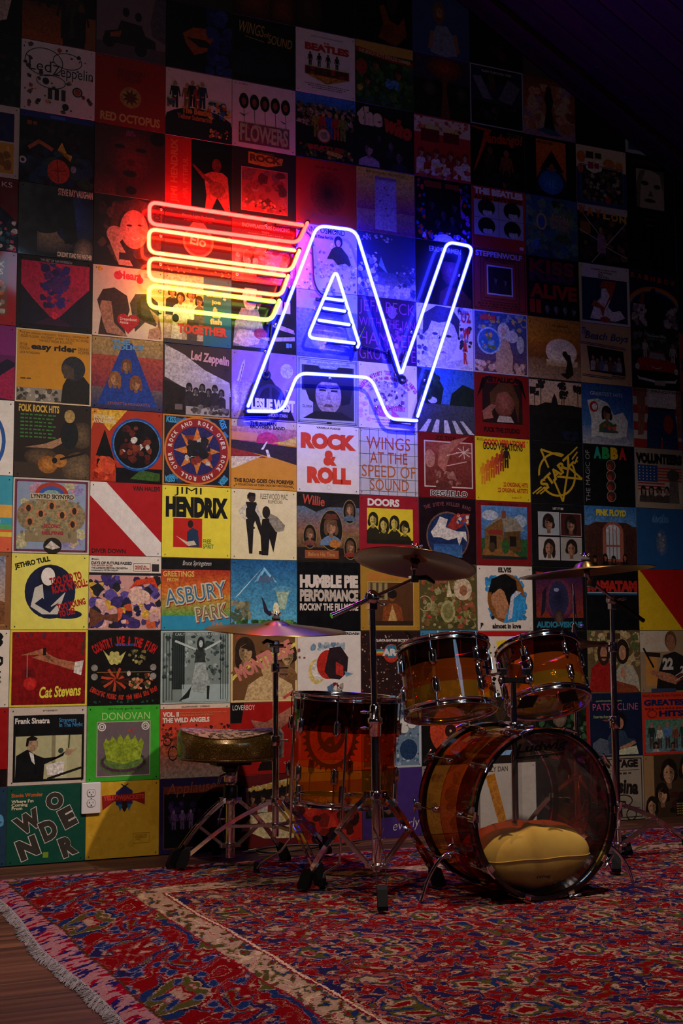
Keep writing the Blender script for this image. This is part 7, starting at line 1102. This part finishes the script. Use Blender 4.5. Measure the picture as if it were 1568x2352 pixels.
RED3 = [(0.34, 'ac_dark', 'dark red acrylic band'), (0.34, 'ac_amber', 'amber acrylic band'), (0.32, 'ac_yellow', 'yellow acrylic band')]
mL = axis_mat((1.004, -1.28, 0.760), 15.5, -6.5, 1030); mR = axis_mat((1.415, -1.28, 0.766), 23.0, -11.0, 1246)
tL = tom('rack_tom', 'larger clear amber rack tom left of the chrome post', mL, 0.160, 0.232, 6, 14, RED3, 'rack toms on the bass drum', ('clear_head', 'amber_head'))
tR = tom('rack_tom', 'smaller steeply tipped amber rack tom with black tape squares', mR, 0.149, 0.208, 6, -52, RED3, 'rack toms on the bass drum', ('clear_head', 'amber_head'))
# tape squares stuck inside the right tom's lower head
for x, y, a in ((-0.085, -0.030, 12), (0.078, -0.020, -8)):
    MB().box((x, y, -0.1085), (0.062, 0.118, 0.001), Matrix.Rotation(R(a), 4, 'Z')).build('tape_square', 'tape', tR)
# air-vent grommets and mount brackets
for t, r, ang, vz in ((tL, 0.157, -118, (0.03, -0.028, -0.082)), (tR, 0.146, -80, (-0.055,))):
    for z in vz:
        MB().lathe([(0.003, 0.0015), (0.006, 0.0025), (0.007, 0.0)], 14, Matrix.Rotation(R(ang), 4, 'Z') @ Matrix.Translation((r, 0, z)) @ Matrix.Rotation(R(90), 4, 'Y')).build('vent_grommet', 'chrome_worn', t)
def mount(t, r, ang, z=0.0):
    Q = Matrix.Rotation(R(ang), 4, 'Z') @ Matrix.Translation((r, 0, z)) @ Matrix.Rotation(R(90), 4, 'Y')
    m = MB().lathe([(0.034, 0.0), (0.032, 0.008), (0.022, 0.016), (0, 0.018)], 20, Q @ Matrix.Diagonal((1.25, 0.72, 1, 1)))
    m.box((0, 0, 0.022), (0.056, 0.022, 0.022), Q, bev=0.005); m.cyl(Q @ Vector((0.0, -0.02, 0.026)), Q @ Vector((0.0, 0.02, 0.026)), 0.008, 12)
    m.tube([Q @ Vector((-0.018, 0.012, 0.026)), Q @ Vector((-0.045, 0.016, 0.034)), Q @ Vector((-0.058, 0.014, 0.03))], [0.005, 0.006, 0.003], 8)
    m.build('mount_bracket', 'chrome', t)
mount(tL, 0.157, -42, -0.005); mount(tR, 0.146, -112, 0.0)

# ---- tom holder on the bass drum
th = thing('tom_holder', 'chrome double tom post rising through the bass drum shell', 'drum mount', (1.200, -1.415, 0.245))
MB().tube([(0, 0, 0.020), (0, 0, 0.505)], 0.0112, 18).build('post', 'chrome', th)
fl = MB().box((0, 0, 0.329), (0.085, 0.06, 0.010), bev=0.004); fl.lathe([(0.011, 0.330), (0.019, 0.334), (0.019, 0.358), (0.0165, 0.364), (0.011, 0.364)], 18)
fl.box((0.02, -0.01, 0.345), (0.03, 0.02, 0.02), bev=0.003); fl.build('base_flange', 'chrome', th)
wing_screw(th, (0.036, -0.016, 0.345), (1, -0.5, 0.1), 1.2); wing_screw(th, (-0.02, -0.02, 0.345), (-1, -0.5, 0.1))
YH = Matrix.Translation((0.004, 0, 0.514)) @ Matrix.Rotation(-YAW-0.13, 4, 'Z')
out = []
for k in range(25):
    t = k/24; out.append((-0.055+0.11*t, 0.013-0.006*math.sin(math.pi*t)))
bar = out+[(-0.055+0.11*(1-k/24), -0.015+0.004*math.sin(math.pi*k/24)*0-0.005*math.sin(math.pi*k/24)*-1) for k in range(25)]
MB().prism(bar, -0.014, 0.014, YH @ MXZ).build('cross_block', 'chrome', th)
nb = MB().prism([(x*0.62, z*0.62) for x, z in bar], 0.014, 0.0152, YH @ MXZ).build('badge', 'black', th)
vs_, fs_ = glyphs('Ludwig', 0.03, 0.2)
MB().add([(u*0.056-0.028, v*0.012-0.006, 0.0154) for u, v in vs_], fs_, mat=YH @ MXZ).build('badge_lettering', 'chrome_worn', nb)
for s in (-1, 1):
    MB().lathe([(0, 0.0), (0.009, 0.002), (0.010, 0.009), (0, 0.012)], 14, YH @ Matrix.Translation((s*0.048, -0.013, -0.001)) @ MXZ).build('block_bolt', 'chrome_worn', th)
for s, tgt, r, ang in ((-1, tL, 0.157, -42), (1, tR, 0.146, -112)):
    a = YH @ Vector((s*0.043, 0, 0.012)); q = tgt.matrix_world @ (Matrix.Rotation(R(ang), 4, 'Z') @ Vector((r+0.028, 0, -0.03)))-Vector(th.location)
    k = MB().box((0, 0, 0.016), (0.028, 0.026, 0.024), Matrix.Translation(a), bev=0.004); k.build('ball_clamp', 'black', th)
    MB().tube(smooth_pts([a+Vector((0, 0, 0.016)), a*0.5+q*0.5+Vector((0, 0, 0.004)), q]), 0.0055, 10).build('tom_arm', 'chrome', th)

# ---- bass drum
BDM = Matrix.Translation((1.232, -1.370, 0.3025)) @ MXZ
bd = thing('bass_drum', 'clear amber and red acrylic bass drum with black hoops', 'drum', mat=BDM)
BI = BDM.inverted()
rB = 0.2775
for z0, z1, mt, lb in ((-0.172, -0.062, 'ac_yellow', 'yellow acrylic band'), (-0.062, 0.052, 'ac_amber', 'amber acrylic band'), (0.052, 0.172, 'ac_red', 'dark red acrylic band')):
    MB().lathe([(rB, z0), (rB, z1)], 96).build('shell_band', mt, bd, lb)
    ring(MB(), rB-0.0014, rB+0.0006, z1-0.0007, z1+0.0007, 96).build('shell_seam', mt, bd)
MB().lathe([(0, 0.181), (0.15, 0.181), (rB-0.004, 0.180), (rB+0.002, 0.172)], 96).build('front_head', 'clear_head', bd)
MB().lathe([(0, -0.181), (0.15, -0.181), (rB-0.004, -0.180), (rB+0.002, -0.172)], 96).build('batter_head', 'clear_head', bd)
for s, nm in ((1, 'front_hoop'), (-1, 'rear_hoop')):
    ho = ring(MB(), rB+0.002, rB+0.0145, s*0.160, s*0.200, 96).build(nm, 'black_hoop', bd)
    ring(MB(), rB+0.0145, rB+0.0153, s*0.172, s*0.188, 96).build('hoop_inlay', 'hoop_inlay', ho)
    ring(MB(), rB+0.0005, rB+0.0035, s*0.176, s*0.186, 96).build('collar_ring', 'chrome', ho)
    cl = MB().box((rB+0.0185, 0, s*0.186), (0.0075, 0.025, 0.036), bev=0.002); cl.box((rB+0.010, 0, s*0.2035), (0.019, 0.025, 0.006), bev=0.001)
    cl.cyl((rB+0.022, 0, s*0.178), (rB+0.022, 0, s*0.208), 0.0075, 10)
    claw = mesh_of(cl, 'claw', 'chrome')
    tr_ = MB().cyl((rB+0.020, 0, s*0.085), (rB+0.022, 0, s*0.212), 0.0032, 8); tr_.tube([(rB+0.021, -0.027, s*0.219), (rB+0.022, -0.01, s*0.212), (rB+0.022, 0.01, s*0.212), (rB+0.021, 0.027, s*0.219)], [0.0036, 0.0052, 0.0052, 0.0036], 8)
    trm = mesh_of(tr_, 't_rod', 'chrome')
    lg = MB().box((rB+0.002, 0, s*0.085), (0.005, 0.024, 0.04), bev=0.002)
    lg.lathe([(0, -0.022), (0.006, -0.02), (0.0095, -0.008), (0.0095, 0.010), (0.006, 0.021), (0, 0.022)], 12, Matrix.Translation((rB+0.009, 0, s*0.085)))
    lug = mesh_of(lg, 'lug', 'chrome')
    for k in range(10):
        a = R(36*k)
        o = link('claw', claw, bd); o.rotation_euler = (0, 0, a); q = link('t_rod', trm, o)
        o = link('lug', lug, bd); o.rotation_euler = (0, 0, a)
# spurs
for s, pts in ((-1, [(0.972, -1.425, 0.178), (0.905, -1.412, 0.158), (0.855, -1.405, 0.092), (0.826, -1.402, 0.014)]),
               (1, [(1.490, -1.430, 0.178), (1.585, -1.448, 0.150), (1.640, -1.460, 0.085), (1.664, -1.468, 0.014)])):
    sp_ = MB().tube([BI @ q for q in smooth_pts(pts)], 0.0062, 12).build('spur', 'chrome', bd)
    b_ = MB().box((0, 0, 0), (0.032, 0.036, 0.040), Matrix.Translation(BI @ Vector((pts[0][0]+s*0.002, pts[0][1], pts[0][2]))) @ Matrix.Rotation(R(25*s), 4, 'Z'), bev=0.004)
    b_.build('spur_bracket', 'chrome', bd); wing_screw(bd, BI @ Vector((pts[0][0]+s*0.03, pts[0][1]-0.014, pts[0][2]+0.02)), (s, 0.6, 0.2), 1.1)
# logo on the clear front head
vs_, fs_ = glyphs('Ludwig', 0.035, 0.22)
lo_ = MB().add([(-0.112+u*0.212+0.0, 0.200+v*0.040+0.012*u, 0.1822) for u, v in vs_], fs_)
lo_.prism([(-0.116, 0.190), (0.085, 0.200), (0.086, 0.206), (-0.102, 0.197), (-0.092, 0.240), (-0.100, 0.240)], 0.1818, 0.1824)
lo_.build('head_lettering', 'ink_black', bd, 'black slanted maker lettering on the clear head')
vent = MB().lathe([(0.004, 0.0), (0.011, 0.002), (0.013, 0.0)], 18, Matrix.Rotation(R(-28), 4, 'Z') @ Matrix.Translation((rB, 0, 0.02)) @ Matrix.Rotation(R(90), 4, 'Y')).build('vent_grommet', 'chrome_worn', bd)

# ---- cushion inside the bass drum
def canvas():
    m, nt, b, out_ = new_mat('yellow_canvas'); L = nt.links.new
    tc = node(nt, 'ShaderNodeTexCoord'); n1 = node(nt, 'ShaderNodeTexNoise'); n1.inputs['Scale'].default_value = 9; n1.inputs['Detail'].default_value = 5; L(tc.outputs['Object'], n1.inputs['Vector'])
    L(cramp(nt, n1.outputs['Fac'], [(0.25, 'b98a30'), (0.5, 'dcae48'), (0.8, 'e8c058')], 'LINEAR'), b.inputs['Base Color']); b.inputs['Roughness'].default_value = 0.9
    n2 = node(nt, 'ShaderNodeTexNoise'); n2.inputs['Scale'].default_value = 600; L(tc.outputs['Object'], n2.inputs['Vector'])
    bp = node(nt, 'ShaderNodeBump'); bp.inputs['Strength'].default_value = 0.3; bp.inputs['Distance'].default_value = 0.001; L(n2.outputs['Fac'], bp.inputs['Height']); L(bp.outputs['Normal'], b.inputs['Normal'])
    return m
M['canvas'] = canvas()
cu = thing('cushion', 'plump yellow canvas cushion inside the bass drum', 'cushion', (1.240, -1.405, 0.143))
CA, CB, CC = 0.226, 0.128, 0.116
def cush(u, v):
    """u around (0..1), v bottom to top (-1..1): pillow with pinched corners"""
    a = 2*math.pi*u; c, s = math.cos(a), math.sin(a); e = 0.42
    k = (abs(c)**(2/e)+abs(s)**(2/e))**(-e/2)
    h = math.sqrt(max(0, 1-abs(v)**2.0)); ph = h**0.5
    z = v*CC*(0.92+0.08*math.cos(4*a))
    x = c*k*CA*ph; y = s*k*CB*ph
    # sag to the round shell
    lim = math.sqrt(max(0.0, 0.272**2-(0.3025-(0.143+z))**2)) if abs(0.3025-(0.143+z)) < 0.272 else 0.05
    x = max(-lim-0.011, min(lim-0.012, x))
    wr = 0.004*math.sin(9*a+5*v)*(1-h*0.6)
    return (x, y+0*wr, z+wr)
vs_, fs_ = [], []; U, V_ = 56, 22
for j in range(V_+1):
    v = -math.cos(math.pi*j/V_)
    for i in range(U): vs_.append(cush(i/U, v))
for j in range(V_):
    for i in range(U): fs_.append((j*U+i, j*U+(i+1) % U, (j+1)*U+(i+1) % U, (j+1)*U+i))
MB().add(vs_, fs_, True).build('cushion_cover', 'canvas', cu)
MB().tube([Vector(cush(i/80, 0.02))*1.004 for i in range(80)], 0.0022, 6, closed=True).build('seam_piping', 'canvas', cu)
gv, gf = glyphs('Ludwig', 0.03, 0.2)
def on_front(x, v):
    best = min((cush(u/400, v) for u in range(200, 400)), key=lambda p: abs(p[0]-x)); return best
lv = []
for u, v in gv:
    p = on_front(-0.028+u*0.060, -0.60+v*0.13); lv.append((p[0], p[1]-0.0012, p[2]))
MB().add(lv, gf).build('cushion_lettering', 'ink_green', cu, 'small dark green maker lettering')

# ---- floor tom
mF = axis_mat((0.812, -0.802, 0.486), 0.0, 3.2, 790)
ft = tom('floor_tom', 'large banded amber floor tom behind the centre boom stand', mF, 0.2032, 0.392, 8, -98, [(0.315, 'ac_dark', 'near black red acrylic band'), (0.345, 'ac_amber', 'amber acrylic band'), (0.34, 'ac_yellow', 'yellow acrylic band')], None, ('clear_head', 'clear_head'))
FI = mF.inverted()
for pts in ([(0.572, -0.880, 0.578), (0.560, -0.872, 0.17), (0.552, -0.80, 0.115), (0.530, -0.66, 0.055), (0.524, -0.615, 0.020)],
            [(0.722, -1.024, 0.578), (0.694, -1.020, 0.105), (0.686, -1.016, 0.085), (0.634, -1.02, 0.062), (0.622, -1.025, 0.018)],
            [(1.020, -0.70, 0.560), (1.020, -0.66, 0.17), (1.03, -0.62, 0.10), (1.05, -0.57, 0.05), (1.06, -0.56, 0.018)]):
    lg = MB().tube([FI @ Vector(p) for p in pts], 0.0048, 10).build('leg', 'chrome', ft)
    MB().tube([FI @ (Vector(pts[-1])+Vector((0, 0, d))) for d in (0.03, 0.012, -0.008)], [0.008, 0.0105, 0.0115], 12).build('rubber_foot', 'rubber', lg)
    p = Vector(pts[0]); p = Vector((pts[0][0]+(pts[1][0]-pts[0][0])*0.62, pts[0][1]+(pts[1][1]-pts[0][1])*0.62, 0.335)); q = FI @ p; d = Vector((q.x, q.y, 0)).normalized()
    B_ = Matrix.Translation(d*(0.2032+0.009)+Vector((0, 0, q.z))) @ Matrix.Rotation(math.atan2(d.y, d.x), 4, 'Z')
    mb = MB().box((0, 0, 0), (0.018, 0.026, 0.062), B_, bev=0.006); mb.cyl(B_ @ Vector((0.008, 0, -0.02)), B_ @ Vector((0.022, 0, -0.02)), 0.007, 10)
    mb.build('leg_bracket', 'chrome', ft); wing_screw(ft, B_ @ Vector((0.016, 0.014, 0.004)), B_.to_3x3() @ Vector((0.6, 1, 0.1)), 1.15)

# ================================================================== drum throne
def glitter():
    m, nt, b, out_ = new_mat('gold_sparkle_vinyl'); L = nt.links.new
    tc = node(nt, 'ShaderNodeTexCoord'); vo = node(nt, 'ShaderNodeTexVoronoi'); vo.inputs['Scale'].default_value = 720; L(tc.outputs['Object'], vo.inputs['Vector'])
    cs = node(nt, 'ShaderNodeSeparateColor'); L(vo.outputs['Color'], cs.inputs[0])
    L(mixc(nt, mth(nt, 'GREATER_THAN', cs.outputs[0], 0.95), '5c4008', 'd8b868'), b.inputs['Base Color'])
    b.inputs['Metallic'].default_value = 0.55; b.inputs['Roughness'].default_value = 0.3; b.inputs['Coat Weight'].default_value = 0.6; b.inputs['Coat Roughness'].default_value = 0.12
    nm = node(nt, 'ShaderNodeBump'); nm.inputs['Strength'].default_value = 0.55; nm.inputs['Distance'].default_value = 0.002
    L(cs.outputs[1], nm.inputs['Height']); L(nm.outputs['Normal'], b.inputs['Normal']); return m
def leopard():
    m, nt, b, out_ = new_mat('leopard_print_velour'); L = nt.links.new
    tc = node(nt, 'ShaderNodeTexCoord'); nz = node(nt, 'ShaderNodeTexNoise'); nz.inputs['Scale'].default_value = 30; L(tc.outputs['Object'], nz.inputs['Vector'])
    wo = node(nt, 'ShaderNodeVectorMath', operation='MULTIPLY_ADD'); L(nz.outputs['Color'], wo.inputs[0]); wo.inputs[1].default_value = (0.022, 0.022, 0.0); L(tc.outputs['Object'], wo.inputs[2])
    vo = node(nt, 'ShaderNodeTexVoronoi', voronoi_dimensions='2D'); vo.inputs['Scale'].default_value = 36; L(wo.outputs[0], vo.inputs['Vector'])
    n2 = node(nt, 'ShaderNodeTexNoise'); n2.inputs['Scale'].default_value = 90; L(tc.outputs['Object'], n2.inputs['Vector'])
    gap = mth(nt, 'GREATER_THAN', n2.outputs['Fac'], 0.46)
    ringm = mth(nt, 'MULTIPLY', mth(nt, 'MULTIPLY', mth(nt, 'GREATER_THAN', vo.outputs['Distance'], 0.22), mth(nt, 'LESS_THAN', vo.outputs['Distance'], 0.43)), gap)
    inner = mth(nt, 'LESS_THAN', vo.outputs['Distance'], 0.24)
    c = mixc(nt, inner, 'd8aa94', '8a5a3c'); c = mixc(nt, ringm, c, '0c0706')
    L(c, b.inputs['Base Color']); b.inputs['Roughness'].default_value = 0.9; return m
M['glitter'] = glitter(); M['leopard'] = leopard()
tn = thing('drum_throne', 'gold sparkle drum throne with leopard print seat top', 'stool', (0.500, -0.385, 0.0))
RS = 0.213
def seat_pt(a, r, z): return (r*math.cos(a), r*math.sin(a), z)
cam_a = -YAW   # picture-right direction
def crown(a, k): return 0.538+0.017*math.cos(2*(a-cam_a))*k*k+0.012*(1-k)*0.4-0.006*k**6
side_v, side_f, U = [], [], 72
prof = [(0.955, 0.428), (1.0, 0.436), (1.012, 0.450), (1.016, 0.475), (1.01, 0.505), (0.985, None), (0.95, None)]
for j, (k, z) in enumerate(prof):
    for i in range(U):
        a = 2*math.pi*i/U; top = crown(a, 0.94)
        zz = z if z is not None else (top-0.012 if j == 5 else top)
        if z is not None and j >= 3: zz = 0.450+(top-0.02-0.450)*((z-0.450)/(0.505-0.450))
        side_v.append(seat_pt(a, RS*k, zz))
for j in range(len(prof)-1):
    for i in range(U): side_f.append((j*U+i, j*U+(i+1) % U, (j+1)*U+(i+1) % U, (j+1)*U+i))
side_v.append((0, 0, 0.428)); c_ = len(side_v)-1
side_f += [((i+1) % U, i, c_) for i in range(U)]
MB().add(side_v, side_f, True).build('seat_side', 'glitter', tn, 'gold sparkle vinyl side')
top_v, top_f = [], []
for j in range(11):
    k = 0.955*(1-j/10)
    for i in range(U):
        a = 2*math.pi*i/U; top_v.append(seat_pt(a, RS*max(k, 0.001), crown(a, k)+0.0015))
for j in range(10):
    for i in range(U): top_f.append((j*U+i, j*U+(i+1) % U, (j+1)*U+(i+1) % U, (j+1)*U+i))
MB().add(top_v, top_f, True).build('seat_top', 'leopard', tn, 'leopard print velour top')
MB().tube([seat_pt(2*math.pi*i/96, RS*1.0, 0.4365) for i in range(96)], 0.0032, 6, closed=True).build('seat_piping', 'glitter', tn)
MB().tube([seat_pt(2*math.pi*i/96, RS*0.955, crown(2*math.pi*i/96, 0.95)+0.001) for i in range(96)], 0.0022, 6, closed=True).build('top_piping', 'glitter', tn)
MB().box((0, 0, 0.415), (0.15, 0.10, 0.024), bev=0.006).build('seat_plate', 'black', tn)
MB().lathe([(0, 0.404), (0.036, 0.404), (0.034, 0.385), (0.026, 0.372), (0, 0.372)], 20).build('seat_socket', 'black', tn)
MB().lathe([(0, 0.38), (0.026, 0.38), (0.028, 0.372), (0.028, 0.338), (0.022, 0.33), (0, 0.33)], 20).build('seat_clamp', 'chrome', tn)
MB().tube([(-0.028, -0.012, 0.366), (-0.05, -0.022, 0.36), (-0.06, -0.026, 0.33)], [0.006, 0.006, 0.0045], 8).build('clamp_lever', 'chrome', tn)
MB().tube([(0, 0, 0.285), (0, 0, 0.335)], 0.0165, 18).build('upper_tube', 'chrome', tn)
MB().tube([(0, 0, 0.035), (0, 0, 0.30)], 0.0185, 18).build('lower_tube', 'chrome', tn)
MB().lathe([(0.018, 0.272), (0.028, 0.272), (0.029, 0.278), (0.029, 0.318), (0.024, 0.322), (0.017, 0.322)], 20).build('memory_lock', 'black', tn)
tripod(tn, [(-0.236, 0.008), (0.225, -0.022), (0.02, 0.225)], 0.262, 0.085, 0.0185, 0.016)

# ---- loose cable by the wall
cb_ = [(0.72, -0.10, 0.008), (0.80, -0.06, 0.008), (0.90, -0.05, 0.008), (1.00, -0.07, 0.008), (1.03, -0.12, 0.008), (0.95, -0.17, 0.010), (0.83, -0.20, 0.010), (0.74, -0.19, 0.010), (0.71, -0.14, 0.013), (0.78, -0.10, 0.016), (0.93, -0.10, 0.016), (1.08, -0.12, 0.008), (1.18, -0.09, 0.008)]
cab = thing('audio_cable', 'black audio cable coiled on the floor behind the floor tom', 'cable', (0.9, -0.12, 0.0))
MB().tube([q-Vector((0.9, -0.12, -0.0)) for q in smooth_pts(cb_)], 0.0045, 8).build('cable_jacket', 'cable', cab)
for p, d in (((0.72, -0.10, 0.009), (-1, -0.5, 0)), ((1.18, -0.09, 0.009), (1, 0.3, 0))):
    p = Vector(p)-Vector((0.9, -0.12, 0)); d = Vector(d).normalized()
    MB().tube([p, p+d*0.05], 0.0075, 12).build('jack_sleeve', 'chrome', cab); MB().tube([p+d*0.05, p+d*0.078, p+d*0.082], [0.0032, 0.0032, 0.0015], 10).build('jack_tip', 'chrome_worn', cab)
bpy.data.objects.remove(_to, do_unlink=True); bpy.data.curves.remove(_txt)
bpy.context.view_layer.update()
